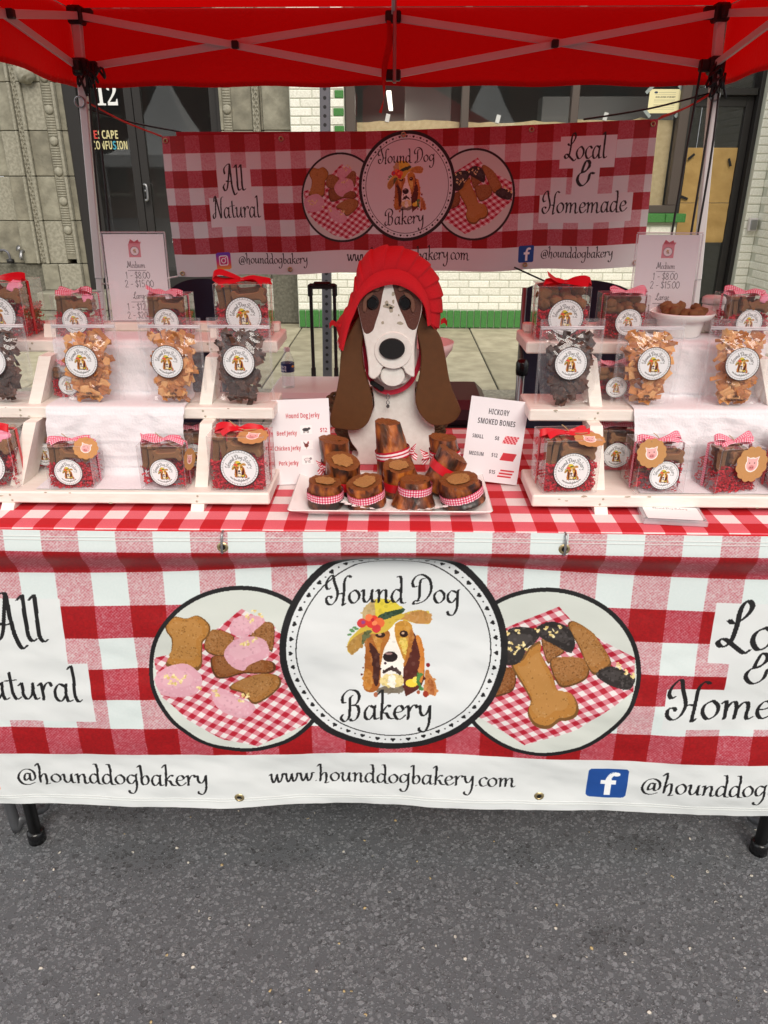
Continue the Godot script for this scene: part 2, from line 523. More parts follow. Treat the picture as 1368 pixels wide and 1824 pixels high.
# the hound in its straw hat; k = radius of the badge in pixels
func paint_hound(p: Painter, at: Vector2, k: float) -> void:
	var o := Vector2(638, 638)
	var s := Vector2(921, 760)
	var F := func(a: Array, c: Color) -> void:
		var q := PackedVector2Array(spline(Array(pts_in(a, o, s, at, k)), 3, true))
		p.poly(q, c)
		if k > 60.0:                     # watercolour blotches
			speckle(p, q, 40, [c.lightened(0.1), c.darkened(0.08), c.lightened(0.07), c.darkened(0.07)], k * 0.006, k * 0.024)
	var E := func(x: float, y: float, rx: float, ry: float, c: Color) -> void:
		p.oval(at + Vector2((x - o.x) / s.x, (y - o.y) / s.y) * k, rx / s.x * k, ry / s.y * k, c, 0.0, 14)
	F.call([900, 790, 960, 840, 990, 900, 988, 970, 940, 962, 900, 965], rgb8(196, 126, 66))
	F.call([930, 840, 965, 880, 975, 960, 940, 940], rgb8(170, 96, 46))
	F.call([500, 935, 620, 890, 730, 905, 700, 955, 540, 955], rgb8(118, 108, 92))
	F.call([590, 480, 650, 470, 690, 560, 730, 640, 730, 800, 640, 910, 560, 880, 515, 790, 540, 640], rgb8(240, 236, 228))
	F.call([450, 520, 590, 505, 605, 560, 560, 640, 530, 780, 500, 770, 450, 640], rgb8(172, 106, 42))
	F.call([470, 560, 530, 560, 530, 640, 490, 690], rgb8(200, 140, 62))
	F.call([650, 465, 720, 435, 785, 470, 785, 560, 765, 690, 725, 720, 690, 640, 655, 560], rgb8(196, 140, 52))
	F.call([690, 560, 750, 580, 745, 680, 715, 650], rgb8(226, 196, 92))
	F.call([415, 560, 455, 535, 520, 690, 535, 870, 500, 940, 430, 948, 392, 910, 400, 800, 412, 640], rgb8(160, 92, 34))
	F.call([440, 590, 500, 640, 528, 720, 515, 890, 480, 885, 470, 720], rgb8(66, 28, 20))
	F.call([400, 800, 450, 790, 470, 880, 440, 935, 398, 905], rgb8(188, 122, 46))
	F.call([772, 500, 830, 560, 868, 660, 892, 780, 872, 900, 765, 970, 735, 962, 718, 800, 755, 640], rgb8(84, 34, 26))
	F.call([815, 545, 860, 560, 892, 720, 872, 880, 835, 830, 855, 690], rgb8(204, 126, 50))
	F.call([770, 500, 800, 520, 790, 600, 745, 740, 720, 760, 750, 640], rgb8(176, 110, 44))
	F.call([530, 855, 640, 815, 720, 850, 705, 905, 600, 912, 545, 890], rgb8(228, 208, 140))
	F.call([600, 850, 640, 830, 655, 905, 610, 910], rgb8(244, 240, 226))
	F.call([555, 800, 620, 765, 690, 800, 690, 815, 620, 790, 560, 815], rgb8(52, 36, 34))
	E.call(532, 536, 40, 20, rgb8(44, 22, 14))
	E.call(528, 532, 14, 8, rgb8(190, 150, 120))
	E.call(720, 528, 34, 24, rgb8(40, 20, 14))
	E.call(714, 522, 12, 9, rgb8(205, 170, 140))
	E.call(612, 695, 60, 40, rgb8(34, 22, 22))
	E.call(600, 672, 30, 10, rgb8(150, 118, 116))
	F.call([265, 600, 272, 645, 310, 658, 370, 620, 440, 530, 520, 528, 600, 500, 680, 432, 790, 450, 900, 458, 936, 440, 932, 400, 900, 370, 840, 358, 760, 372, 703, 386, 690, 345, 650, 300, 600, 284, 500, 279, 440, 308, 395, 360, 388, 400, 400, 440, 360, 490, 290, 550], rgb8(206, 178, 66))
	F.call([267, 610, 300, 560, 400, 508, 452, 520, 400, 590, 330, 652, 285, 650], rgb8(172, 130, 62))
	F.call([400, 515, 450, 515, 400, 585, 380, 590], rgb8(86, 92, 52))
	F.call([690, 430, 780, 378, 860, 362, 930, 392, 934, 442, 880, 455, 800, 450, 730, 428], rgb8(188, 136, 72))
	F.call([388, 400, 395, 352, 440, 306, 492, 286, 502, 418, 402, 432], rgb8(190, 164, 112))
	F.call([492, 284, 600, 286, 656, 308, 700, 368, 530, 405, 502, 418], rgb8(220, 200, 62))
	F.call([530, 390, 690, 354, 706, 382, 530, 428], rgb8(38, 66, 44))
	for f in [[385, 445, 40, 205, 60, 62], [470, 440, 56, 220, 62, 46], [522, 450, 44, 226, 108, 58], [500, 490, 36, 206, 56, 60], [440, 408, 30, 232, 120, 70], [395, 440, 16, 150, 70, 130], [485, 450, 22, 240, 140, 90], [470, 425, 14, 186, 30, 44]]:
		E.call(f[0], f[1], f[2], f[2] * 0.85, rgb8(f[3], f[4], f[5]))
	for f in [[340, 485], [310, 500], [285, 522], [325, 475], [300, 490]]:
		E.call(f[0], f[1], 18, 8, rgb8(96, 142, 92))
	E.call(790, 885, 52, 30, rgb8(232, 206, 62))
	E.call(820, 862, 26, 24, rgb8(240, 222, 96))
	F.call([838, 820, 885, 818, 850, 860, 880, 930, 868, 935, 832, 870], rgb8(70, 128, 62))
	for f in [[905, 962, 22, 150, 46, 26], [495, 968, 18, 170, 100, 70], [380, 820, 9, 90, 30, 30], [392, 770, 6, 90, 30, 30], [920, 750, 16, 130, 30, 36], [845, 950, 14, 160, 80, 50], [572, 742, 10, 70, 50, 60]]:
		E.call(f[0], f[1], f[2], f[2], rgb8(f[3], f[4], f[5]))

# round picture of biscuits on a checked napkin; which: 0 pink icing, 1 chocolate
func paint_biscuits(r: int, which: int) -> Painter:
	var p := Painter.new(2 * r, 2 * r, rgb8(206, 212, 206))
	var o := Vector2(795, 745) if which == 0 else Vector2(550, 768)
	var s := Vector2(765, 650)
	var at := Vector2(r, r)
	var F := func(a: Array, c: Color) -> PackedVector2Array:
		var q := PackedVector2Array(spline(Array(pts_in(a, o, s, at, r)), 4, true))
		p.poly(q, c)
		return q
	var cloth := [50, 620, 350, 560, 620, 380, 830, 240, 1100, 380, 1560, 900, 1340, 1180, 900, 1370, 600, 1300, 300, 1120, 90, 920] if which == 0 else [-200, 640, 200, 420, 610, 230, 720, 330, 980, 470, 1280, 600, 1290, 860, 1130, 980, 850, 1190, 400, 1345, 0, 1140]
	var pg := pts_in(cloth, o, s, at, r)
	var d1 := Vector2(1, .55).normalized() if which == 0 else Vector2(1, -.5).normalized()
	var d2 := Vector2(1, -.95).normalized() if which == 0 else Vector2(.85, .75).normalized()
	var step := r * 0.062
	var red := rgb8(172, 24, 48)
	var pink := rgb8(206, 128, 140)
	var white := rgb8(226, 220, 220)
	for y in 2 * r:
		for x in 2 * r:
			var q := Vector2(x, y)
			if q.distance_squared_to(at) < r * r and Geometry2D.is_point_in_polygon(q, pg):
				var a := posmod(floori(q.dot(d1.orthogonal()) / step), 2) + posmod(floori(q.dot(d2.orthogonal()) / step), 2)
				p.im.set_pixel(x, y, white if a == 0 else pink if a == 1 else red)
	var nut := [rgb8(228, 208, 146), rgb8(240, 226, 176), rgb8(206, 180, 112)]
	var biscuits := []
	var icing := []
	var nuts := []
	if which == 0:
		biscuits = [[890, 440, 1020, 350, 1100, 380, 1080, 560, 1040, 560], [500, 520, 580, 390, 760, 450, 680, 600, 560, 590], [540, 640, 600, 600, 760, 640, 1060, 650, 1070, 750, 820, 750, 680, 790, 570, 780], [680, 870, 920, 760, 1110, 780, 1110, 890, 900, 1020, 800, 930], [195, 340, 270, 285, 370, 300, 470, 280, 560, 350, 550, 430, 490, 490, 480, 560, 430, 720, 160, 690, 200, 600, 230, 470, 195, 400]]
		icing = [[730, 360, 800, 300, 960, 300, 1020, 340, 900, 430, 830, 455, 740, 420], [660, 590, 740, 490, 880, 450, 1010, 480, 1050, 570, 1020, 620, 870, 680, 820, 725, 720, 690], [60, 760, 170, 690, 330, 670, 440, 750, 450, 830, 390, 910, 250, 935, 110, 910, 60, 830], [530, 900, 620, 880, 720, 940, 880, 1020, 880, 1080, 800, 1130, 680, 1100, 560, 1020]]
		nuts = [870, 300, 930, 270, 990, 300, 910, 330, 830, 510, 930, 480, 880, 500, 150, 770, 220, 760, 260, 800, 220, 830, 300, 770, 190, 810, 430, 860, 800, 950, 780, 985, 840, 945, 560, 890, 580, 930]
	else:
		biscuits = [[490, 490, 600, 530, 690, 580, 600, 640, 550, 670], [570, 660, 680, 620, 880, 630, 910, 700, 880, 790, 720, 860, 640, 820], [180, 740, 280, 740, 280, 900, 120, 970, 20, 940], [700, 380, 740, 335, 880, 400, 960, 470, 1090, 650, 1020, 720, 960, 750, 900, 700, 800, 530], [480, 510, 490, 600, 600, 760, 660, 890, 780, 910, 840, 1000, 830, 1080, 760, 1120, 690, 1130, 600, 1195, 480, 1180, 410, 1080, 430, 980, 370, 880, 240, 690, 330, 650, 390, 560]]
		icing = [[190, 460, 340, 410, 480, 440, 430, 530, 380, 560, 330, 660, 260, 700, 190, 680], [430, 420, 560, 350, 700, 390, 770, 500, 750, 580, 690, 575, 600, 530, 490, 485], [1020, 700, 1110, 680, 1280, 740, 1290, 800, 1240, 850, 1080, 820, 970, 750]]
		nuts = [520, 400, 600, 420, 450, 430, 640, 390, 570, 450, 240, 540, 300, 560, 330, 540, 280, 600, 230, 590, 360, 570, 210, 470, 290, 450, 1170, 680, 1220, 710, 1150, 660, 1270, 730]
	var tones := [rgb8(140, 88, 40), rgb8(150, 98, 46), rgb8(134, 78, 34), rgb8(160, 108, 52), rgb8(174, 120, 54)]
	for i in biscuits.size():
		var c: Color = tones[i]
		var q: PackedVector2Array = F.call(biscuits[i], c.darkened(0.35))
		var mid := Vector2.ZERO
		for v in q:
			mid += v / q.size()
		var q2 := PackedVector2Array()
		for v in q:
			q2.append(mid + (v - mid) * 0.93 - Vector2(0, r * 0.012))
		p.poly(q2, c)
		var q3 := PackedVector2Array()
		for v in q:
			q3.append(mid + (v - mid) * 0.74 - Vector2(r * 0.02, r * 0.025))
		p.poly(q3, c.lightened(0.07))
		speckle(p, q2, 420, [c.lightened(0.12), c.darkened(0.14), c.lightened(0.18), c.darkened(0.22), c.lightened(0.06)], 0.5, 2.0)
	for a in icing:
		var c := rgb8(214, 162, 176) if which == 0 else rgb8(42, 37, 36)
		var q: PackedVector2Array = F.call(a, c)
		var im := Vector2.ZERO
		for v in q:
			im += v / q.size()
		var q4 := PackedVector2Array()
		for v in q:
			q4.append(im + (v - im) * Vector2(0.7, 0.5) - Vector2(r * 0.02, r * 0.03))
		p.poly(q4, c.lightened(0.1))
		speckle(p, q, 90, [c.lightened(0.16), c.darkened(0.06), c.lightened(0.1)], 1.0, 3.4)
	for i in range(0, nuts.size(), 2):
		for k in 4:
			var v := at + Vector2((nuts[i] - o.x) / s.x, (nuts[i + 1] - o.y) / s.y) * r + Vector2(rng.randf_range(-4, 4), rng.randf_range(-4, 4)) * r / 160.0
			p.oval(v, rng.randf_range(1.5, 4.0) * r / 160.0, rng.randf_range(1.2, 3.0) * r / 160.0, nut[k % 3], rng.randf() * 3.0, 8)
	return p

func heart(p: Painter, at: Vector2, r: float, turn: float, c: Color) -> void:
	p.oval(at + Vector2(-r * 0.45, -r * 0.3).rotated(turn), r * 0.58, r * 0.55, c, 0.0, 8)
	p.oval(at + Vector2(r * 0.45, -r * 0.3).rotated(turn), r * 0.58, r * 0.55, c, 0.0, 8)
	p.poly([at + Vector2(-r, -r * 0.1).rotated(turn), at + Vector2(r, -r * 0.1).rotated(turn), at + Vector2(0, r).rotated(turn)], c)

# woven look of one check of the printed gingham
func weave(kind: int) -> Image:
	var im := Image.create(32, 32, false, Image.FORMAT_RGBA8)
	var red := rgb8(162, 14, 32)
	var deep := rgb8(170, 8, 18)
	var white := rgb8(212, 224, 224)
	var pale := rgb8(216, 213, 215)
	for y in 32:
		for x in 32:
			var n := sin((x + y) * 2.1 + rng.randf() * 1.2) + sin((x - y) * 2.1 + rng.randf() * 1.2) * 0.7 + rng.randf_range(-0.8, 0.8)
			var c := white
			if kind == 0:
				c = white.lerp(Color.WHITE, rng.randf() * 0.12)
			elif kind == 1:
				c = pale.lerp(red, clampf(0.26 - n * 0.24, 0.05, 0.7))
			elif kind == 2:
				c = red.lerp(pale, clampf(0.3 - n * 0.22, 0.05, 0.7))
			else:
				c = deep.darkened(rng.randf() * 0.2)
			im.set_pixel(x, y, c)
	im.resize(64, 64, Image.INTERPOLATE_BILINEAR)
	return im

# the stall's banner. front: true for the one on the table, false for the one at the back
func paint_banner(front: bool, round_left: Painter, round_right: Painter) -> Painter:
	var H := 628 if front else 538
	var p := Painter.new(2048, H, rgb8(216, 221, 222))
	var first := 40 if front else 0            # strip of pale checks above the first red row
	var tiles := []
	for k in 4:
		tiles.append([weave(k), weave(k), weave(k)])
	for j in range(-1, 7):
		var y0 := first + j * 64
		var red_row := posmod(j, 2) == 0
		for i in range(-1, 33):
			var x0 := i * 64 - 29
			var red_col := posmod(i, 2) == 1
			var kind := (3 if red_col else 2) if red_row else (1 if red_col else 0)
			var sy := maxi(0, -y0)
			var sx := maxi(0, -x0)
			p.im.blit_rect(tiles[kind][(i * 7 + j * 3 + 30) % 3], Rect2i(sx, sy, 64 - sx, 64 - sy), Vector2i(x0 + sx, y0 + sy))
	var band := first + 7 * 64
	p.im.fill_rect(Rect2i(0, band, 2048, H - band), rgb8(218, 223, 224))
	var X := func(x: float) -> float:
		return (x + 1.19) / 2.374 * 2048.0 if front else (x + 1.135) / 2.337 * 2048.0
	var Y := func(y: float) -> float:
		return ((0.1159 + (0.802 - y) / 1.043) / 0.70) * 628.0 if front else (1.757 - y) / 0.0768 * 64.0
	var ink := rgb8(24, 24, 26)
	var paper := rgb8(218, 223, 224)
	if front:
		p.rect(X.call(-.975), Y.call(.744), X.call(-.70), Y.call(.59), paper)
		p.rect(X.call(-1.03), Y.call(.595), X.call(-.66), Y.call(.447), paper)
		write(p, "All", Vector2(X.call(-.795), Y.call(.645)), 98, ink, .095, 1.08)
		write(p, "Natural", Vector2(X.call(-.812), Y.call(.5)), 222, ink, .095, 1.15)
		p.rect(X.call(.655), Y.call(.748), X.call(.97), Y.call(.61), paper)
		p.rect(X.call(.70), Y.call(.612), X.call(.87), Y.call(.54), paper)
		p.rect(X.call(.578), Y.call(.546), X.call(1.06), Y.call(.446), paper)
		write(p, "Local", Vector2(X.call(.795), Y.call(.645)), 205, ink, .1, 1.0)
		write(p, "&", Vector2(X.call(.765), Y.call(.565)), 44, ink, .1, 0.95)
		write(p, "Homemade", Vector2(X.call(.805), Y.call(.474)), 378, ink, .095, 1.0)
		write(p, "@hounddogbakery", Vector2(X.call(-.645), Y.call(.262)), 378, ink, .1, 1.1)
		write(p, "www.hounddogbakery.com", Vector2(X.call(-.006), Y.call(.262)), 482, ink, .1, 1.15)
		write(p, "@hounddogbakery", Vector2(X.call(.775), Y.call(.262)), 378, ink, .1, 1.15)
		paint_marks(p, Vector2(X.call(.478), Y.call(.284)), 39.0, Vector2(X.call(-.955), Y.call(.284)))
	else:
		p.rect(X.call(-.878), Y.call(1.61), X.call(-.712), Y.call(1.46), paper)
		p.rect(X.call(-.928), Y.call(1.48), X.call(-.66), Y.call(1.345), paper)
		write(p, "All", Vector2(X.call(-.795), Y.call(1.51)), 92, ink, .095, 1.2)
		write(p, "Natural", Vector2(X.call(-.795), Y.call(1.385)), 205, ink, .095, 1.35)
		p.rect(X.call(.765), Y.call(1.70), X.call(1.022), Y.call(1.565), paper)
		p.rect(X.call(.83), Y.call(1.57), X.call(.955), Y.call(1.445), paper)
		p.rect(X.call(.683), Y.call(1.452), X.call(1.123), Y.call(1.325), paper)
		write(p, "Local", Vector2(X.call(.885), Y.call(1.605)), 165, ink, .1, 1.2)
		write(p, "&", Vector2(X.call(.89), Y.call(1.49)), 60, ink, .11, 1.0)
		write(p, "Homemade", Vector2(X.call(.9), Y.call(1.37)), 350, ink, .095, 1.08)
		write(p, "@hounddogbakery", Vector2(X.call(-.632), Y.call(1.165)), 305, ink, .1, 1.1)
		write(p, "www.hounddogbakery.com", Vector2(X.call(.05), Y.call(1.165)), 535, ink, .1, 1.2)
		write(p, "@hounddogbakery", Vector2(X.call(.88), Y.call(1.165)), 305, ink, .1, 1.1)
		paint_marks(p, Vector2(X.call(.632), Y.call(1.185)), 33.0, Vector2(X.call(-.885), Y.call(1.185)))
	var mid := Vector2(X.call(-.006), 270.0) if front else Vector2(X.call(.048), Y.call(1.508))
	var R := 209.0 if front else 206.0
	for side in [-1, 1]:
		var c := mid + Vector2(side * 282.0, 38.0)
		p.oval(c, 172, 172, ink, 0.0, 96)
		var src: Painter = round_left if side < 0 else round_right
		var mask := Painter.new(src.w, src.h, Color(0, 0, 0, 0))
		mask.oval(Vector2(src.w, src.h) * 0.5, 164, 164, Color.WHITE, 0.0, 96)
		p.im.blit_rect_mask(src.im, mask.im, Rect2i(0, 0, src.w, src.h), Vector2i(c) - Vector2i(src.w / 2, src.h / 2))
	paint_badge(p, mid, R, false)
	return p

func paint_badge(p: Painter, mid: Vector2, R: float, small: bool) -> void:
	var ink := rgb8(24, 24, 26)
	var paper := rgb8(234, 238, 240) if small else rgb8(218, 223, 225)
	p.oval(mid, R, R, ink, 0.0, 120)
	p.oval(mid, R * (0.955 if small else 0.94), R * (0.955 if small else 0.94), paper, 0.0, 120)
	p.ring(mid, R * 0.848, R * 0.858, ink)
	for k in 40:
		var a := TAU * k / 40.0
		heart(p, mid + Vector2(sin(a), -cos(a)) * R * 0.9, R * 0.022, a + PI if k > 10 and k < 30 else a, ink)
		p.oval(mid + Vector2(sin(a + TAU / 80), -cos(a + TAU / 80)) * R * 0.9, R * 0.008, R * 0.008, ink, 0.0, 6)
	if small:
		paint_hound(p, mid + Vector2(0, R * 0.08), R * 1.0)
		write(p, "Hound Dog Bakery", mid, R * 1.55, ink, .13, 1.25, R * 0.5)
		write(p, "www.hounddogbakery.com", mid, R * 1.15, ink, .13, 1.2, R * 0.72, true)
	else:
		paint_hound(p, mid, R)
		write(p, "Hound Dog", mid + Vector2(0, -R * 0.44), R * 1.15, ink, .1, 1.06)
		write(p, "Bakery", mid + Vector2(-R * 0.05, R * 0.68), R * 0.8, ink, .1, 1.1)

# two round-cornered marks on the banner's lower strip
func paint_marks(p: Painter, at: Vector2, r: float, other: Vector2) -> void:
	p.rounded(at.x - r, at.y - r, at.x + r, at.y + r, r * 0.2, rgb8(26, 74, 150))
	var wh := rgb8(240, 243, 246)
	p.rect(at.x - r * 0.1, at.y - r * 0.3, at.x + r * 0.2, at.y + r * 0.82, wh)
	p.rect(at.x - r * 0.32, at.y - r * 0.2, at.x + r * 0.45, at.y + r * 0.08, wh)
	p.pen(spline([at + Vector2(r * 0.48, -r * 0.6), at + Vector2(r * 0.2, -r * 0.6), at + Vector2(r * 0.05, -r * 0.3)], 6), Vector2(0, r * 0.08), r * 0.13, wh)
	for j in 24:
		var t := j / 23.0
		var c := rgb8(92, 58, 190).lerp(rgb8(206, 40, 120), clampf(t * 2.0, 0, 1)).lerp(rgb8(246, 168, 62), clampf(t * 2.0 - 1.0, 0, 1))
		var y := other.y - r + 2.0 * r * t
		var inset := r * 0.2 * (1.0 - sqrt(maxf(0.0, 1.0 - pow(maxf(0.0, absf(t - 0.5) * 2.0 - 0.8) / 0.2, 2.0))))
		p.rect(other.x - r + inset, y, other.x + r - inset, y + r / 10.0, c)
	p.rounded(other.x - r * .62, other.y - r * .62, other.x + r * .62, other.y + r * .62, r * .24, wh)
	p.rounded(other.x - r * .5, other.y - r * .5, other.x + r * .5, other.y + r * .5, r * .18, rgb8(200, 52, 118))
	p.ring(other, r * 0.22, r * 0.34, wh, 24)
	p.oval(other + Vector2(r * .33, -r * .33), r * .08, r * .08, wh)
# ---------------------------------------------------------------- materials
func mat(c: Color, rough := 0.6, metal := 0.0) -> StandardMaterial3D:
	var m := StandardMaterial3D.new()
	m.albedo_color = c
	m.roughness = rough
	m.metallic = metal
	return m

func noise(freq: float, cols: Array, stops: Array, octaves := 4, kind := FastNoiseLite.TYPE_SIMPLEX_SMOOTH, size := 512) -> NoiseTexture2D:
	var n := FastNoiseLite.new()
	n.noise_type = kind
	n.frequency = freq
	n.fractal_octaves = octaves
	n.seed = 7 + seeds
	seeds += 1
	var g := Gradient.new()
	g.offsets = PackedFloat32Array(stops)
	g.colors = PackedColorArray(cols)
	var t := NoiseTexture2D.new()
	t.width = size
	t.height = size
	t.seamless = true
	t.noise = n
	t.color_ramp = g
	return t

func grey(v: float) -> Color:
	return Color(v, v, v)

# a material whose colour varies by noise; laid on from three sides, `scale` repeats a metre
func rough_mat(a: Color, b: Color, scale: Vector3, rough := 0.8, freq := 0.02, relief := 0.0, world := true) -> StandardMaterial3D:
	var m := mat(Color.WHITE, rough)
	m.albedo_texture = noise(freq, [a, a.lerp(b, 0.5), b], [0.12, 0.5, 0.88], 5)
	m.uv1_triplanar = true
	m.uv1_world_triplanar = world
	m.uv1_scale = scale
	if relief > 0.0:
		m.heightmap_enabled = true
		m.heightmap_texture = bump_tex
		m.heightmap_scale = relief * 0.16
	return m

func print_mat(t: Texture2D, rough := 0.6) -> StandardMaterial3D:
	var m := mat(Color.WHITE, rough)
	m.albedo_texture = t
	m.texture_repeat = false
	return m

func clear(alpha: float, c := Color.WHITE, rough := 0.05) -> StandardMaterial3D:
	var m := mat(Color(c.r, c.g, c.b, alpha), rough)
	m.transparency = BaseMaterial3D.TRANSPARENCY_ALPHA
	return m

func gingham(cells: int, cols: Array, n: int) -> Painter:
	var p := Painter.new(n, n, cols[0])
	var s := n / cells
	for y in n:
		for x in n:
			var a := (x / s) % 2 + (y / s) % 2
			var c: Color = cols[a]
			if a == 1:
				c = cols[2] if (x + y) % 3 == 0 else cols[1]
			p.im.set_pixel(x, y, c.darkened(rng.randf() * 0.08))
	return p

func asphalt_picture() -> Painter:
	var n := 2048
	var p := Painter.new(n, n, rgb8(80, 82, 85))
	# patches of oil and damp, in metres on the sheet, wherever they lie in the photograph
	var spots := [[-.62, -1.36, .1, .05], [-.28, -1.37, .09, .04], [.47, -1.16, .06, .035], [.32, -1.38, .04, .03], [-.75, -1.5, .1, .04], [.62, -1.42, .08, .03]]
	for i in 84000:
		var c := Vector2(rng.randf() * n, rng.randf() * n)
		var r := rng.randf_range(2.0, 5.6) * (1.0 if rng.randf() < 0.85 else 1.5)
		var g := rng.randf_range(80, 116)
		if rng.randf() < 0.1:
			g = rng.randf_range(64, 78)
		var w := Vector2((c.x / n - 0.5) * 2.2, (c.y / n) * 2.2 - 2.2)
		for s in spots:
			var d := Vector2((w.x - s[0]) / s[2], (w.y - s[1]) / s[3]).length() + rng.randf_range(-0.35, 0.35)
			if d < 1.0:
				g *= 0.74
		var col := rgb8(g, g * 1.02, g * 1.05)
		var k := rng.randf()
		if k < 0.004:
			col = rgb8(205, 200, 188)
			r = rng.randf_range(2.5, 5.5)
		elif k < 0.006:
			col = rgb8(186, 164, 118)
			r = rng.randf_range(2.5, 5.5)
		var pg := PackedVector2Array()
		var m := 5 + rng.randi() % 2
		var t0 := rng.randf() * TAU
		for q in m:
			pg.append(c + Vector2.from_angle(t0 + TAU * q / m) * r * rng.randf_range(0.65, 1.1))
		p.poly(pg, col.darkened(0.2) if rng.randf() < 0.7 else col.lightened(0.16))
		for q in m:
			pg[q] = c + (pg[q] - c) * 0.84 + Vector2(-0.4, -0.5)
		p.poly(pg, col)
	for i in 160000:                     # sand and grit
		var g := rng.randf_range(50, 150)
		var z := 1 if rng.randf() < 0.8 else 2
		p.im.fill_rect(Rect2i(rng.randi() % n, rng.randi() % n, z, z), rgb8(g, g * 1.02, g * 1.06))
	return p

func make_materials() -> void:
	bump_tex = noise(0.05, [grey(0), grey(1)], [0.25, 0.75], 5)
	fine_tex = noise(0.18, [grey(0), grey(1)], [0.2, 0.8], 4)
	# ground
	var ap := asphalt_picture()
	var a := mat(Color.WHITE, 0.86)
	var at := ap.texture()
	a.albedo_texture = at
	a.uv1_triplanar = false
	a.heightmap_enabled = true
	a.heightmap_texture = at
	a.heightmap_scale = 0.9
	M.asphalt = a
	M.concrete = rough_mat(rgb8(180, 173, 148), rgb8(152, 145, 122), Vector3(0.7, 0.7, 0.7), 0.9, 0.012, 0.6)
	M.concrete_b = rough_mat(rgb8(170, 163, 138), rgb8(140, 134, 112), Vector3(0.6, 0.6, 0.6), 0.9, 0.012, 0.6)
	M.joint = mat(rgb8(62, 60, 52), 0.95)
	M.kerb = rough_mat(rgb8(150, 146, 130), rgb8(110, 106, 94), Vector3(1.2, 1.2, 1.2), 0.9, 0.04, 0.4)
	M.paver = rough_mat(rgb8(120, 104, 90), rgb8(92, 80, 70), Vector3(2, 2, 2), 0.9, 0.04, 0.4)
	# buildings
	M.stone = rough_mat(rgb8(150, 147, 131), rgb8(118, 115, 101), Vector3(0.9, 0.9, 0.9), 0.9, 0.012, 0.9)
	M.stone_b = rough_mat(rgb8(140, 136, 120), rgb8(108, 105, 92), Vector3(0.8, 0.8, 0.8), 0.9, 0.012, 0.9)
	M.stone_c = rough_mat(rgb8(158, 155, 140), rgb8(128, 125, 111), Vector3(1.2, 1.2, 1.2), 0.9, 0.04, 0.5)
	M.stone_dark = rough_mat(rgb8(112, 110, 98), rgb8(84, 82, 72), Vector3(1.2, 1.2, 1.2), 0.9, 0.04, 0.5)
	M.brick_white = rough_mat(rgb8(240, 240, 230), rgb8(220, 220, 207), Vector3(3, 3, 3), 0.7, 0.03, 0.35)
	M.brick_white_b = rough_mat(rgb8(234, 234, 223), rgb8(208, 208, 194), Vector3(2.6, 2.6, 2.6), 0.7, 0.03, 0.35)
	M.brick_green = rough_mat(rgb8(70, 136, 62), rgb8(48, 104, 46), Vector3(3, 3, 3), 0.6, 0.04, 0.35)
	M.mortar = mat(rgb8(190, 192, 178), 0.9)
	M.mortar_dark = mat(rgb8(40, 62, 34), 0.9)
	M.frame_dark = mat(rgb8(44, 42, 41), 0.45, 0.2)
	M.frame_brown = mat(rgb8(84, 74, 68), 0.5, 0.2)
	M.inside = mat(rgb8(128, 128, 126), 0.9)
	M.inside_dark = mat(rgb8(112, 108, 104), 0.9)
	M.glass = clear(0.04, Color(0.3, 0.32, 0.32), 0.02)
	M.lamp_glow = mat(rgb8(240, 240, 235), 0.5)
	M.lamp_glow.emission_enabled = true
	M.lamp_glow.emission = Color(1.0, 0.97, 0.9)
	M.lamp_glow.emission_energy_multiplier = 1.2
	M.glass.metallic_specular = 0.7
	M.kraft = rough_mat(rgb8(192, 158, 98), rgb8(178, 144, 86), Vector3(1, 1, 1), 0.8, 0.01, 0.6)
	M.cream_paper = rough_mat(rgb8(206, 190, 150), rgb8(190, 172, 132), Vector3(1, 1, 1), 0.8, 0.03, 0.5)
	M.tape = mat(rgb8(28, 28, 30), 0.4)
	M.tape_clear = mat(rgb8(150, 160, 158), 0.3)
	M.brick_far = rough_mat(rgb8(92, 60, 50), rgb8(72, 46, 40), Vector3(0.6, 0.6, 0.6), 0.9)
	M.tent_white = mat(rgb8(232, 232, 228), 0.7)
	# canopy and banners
	var c := mat(rgb8(156, 2, 6), 0.75)
	c.backlight_enabled = true
	c.backlight = Color(0.84, 0.012, 0.014)
	c.heightmap_enabled = true
	c.heightmap_texture = bump_tex
	c.heightmap_scale = 0.15
	c.uv1_triplanar = true
	c.uv1_world_triplanar = true
	c.uv1_scale = Vector3(1.5, 1.5, 1.5)
	M.canopy = c
	M.steel_white = mat(rgb8(206, 202, 202), 0.4, 0.1)
	M.steel = mat(rgb8(150, 150, 152), 0.35, 0.8)
	M.black = mat(rgb8(22, 22, 24), 0.5)
	M.black_gloss = mat(rgb8(16, 16, 18), 0.25)
	M.red_cord = mat(rgb8(196, 70, 60), 0.8)
	M.hem_red = mat(rgb8(176, 24, 40), 0.6)
	M.maroon_grey = mat(rgb8(46, 46, 50), 0.8)
	M.seam = mat(rgb8(206, 210, 208), 0.6)
	M.brass = mat(rgb8(186, 170, 130), 0.35, 0.8)
	M.sign_steel = mat(rgb8(104, 104, 110), 0.5, 0.5)
	# table
	var tc := gingham(4, [rgb8(238, 232, 232), rgb8(216, 84, 98), rgb8(232, 136, 146)], 256)
	for y in 256:
		for x in 256:
			if (x / 64) % 2 == 1 and (y / 64) % 2 == 1:
				tc.im.set_pixel(x, y, rgb8(196, 8, 26).darkened(rng.randf() * 0.12))
	var t := mat(Color.WHITE, 0.9)
	t.albedo_texture = tc.texture()
	M.cloth = t
	M.table_top = rough_mat(rgb8(206, 204, 198), rgb8(196, 194, 188), Vector3(3, 3, 3), 0.6)
	M.table_leg = mat(rgb8(92, 94, 98), 0.45, 0.4)
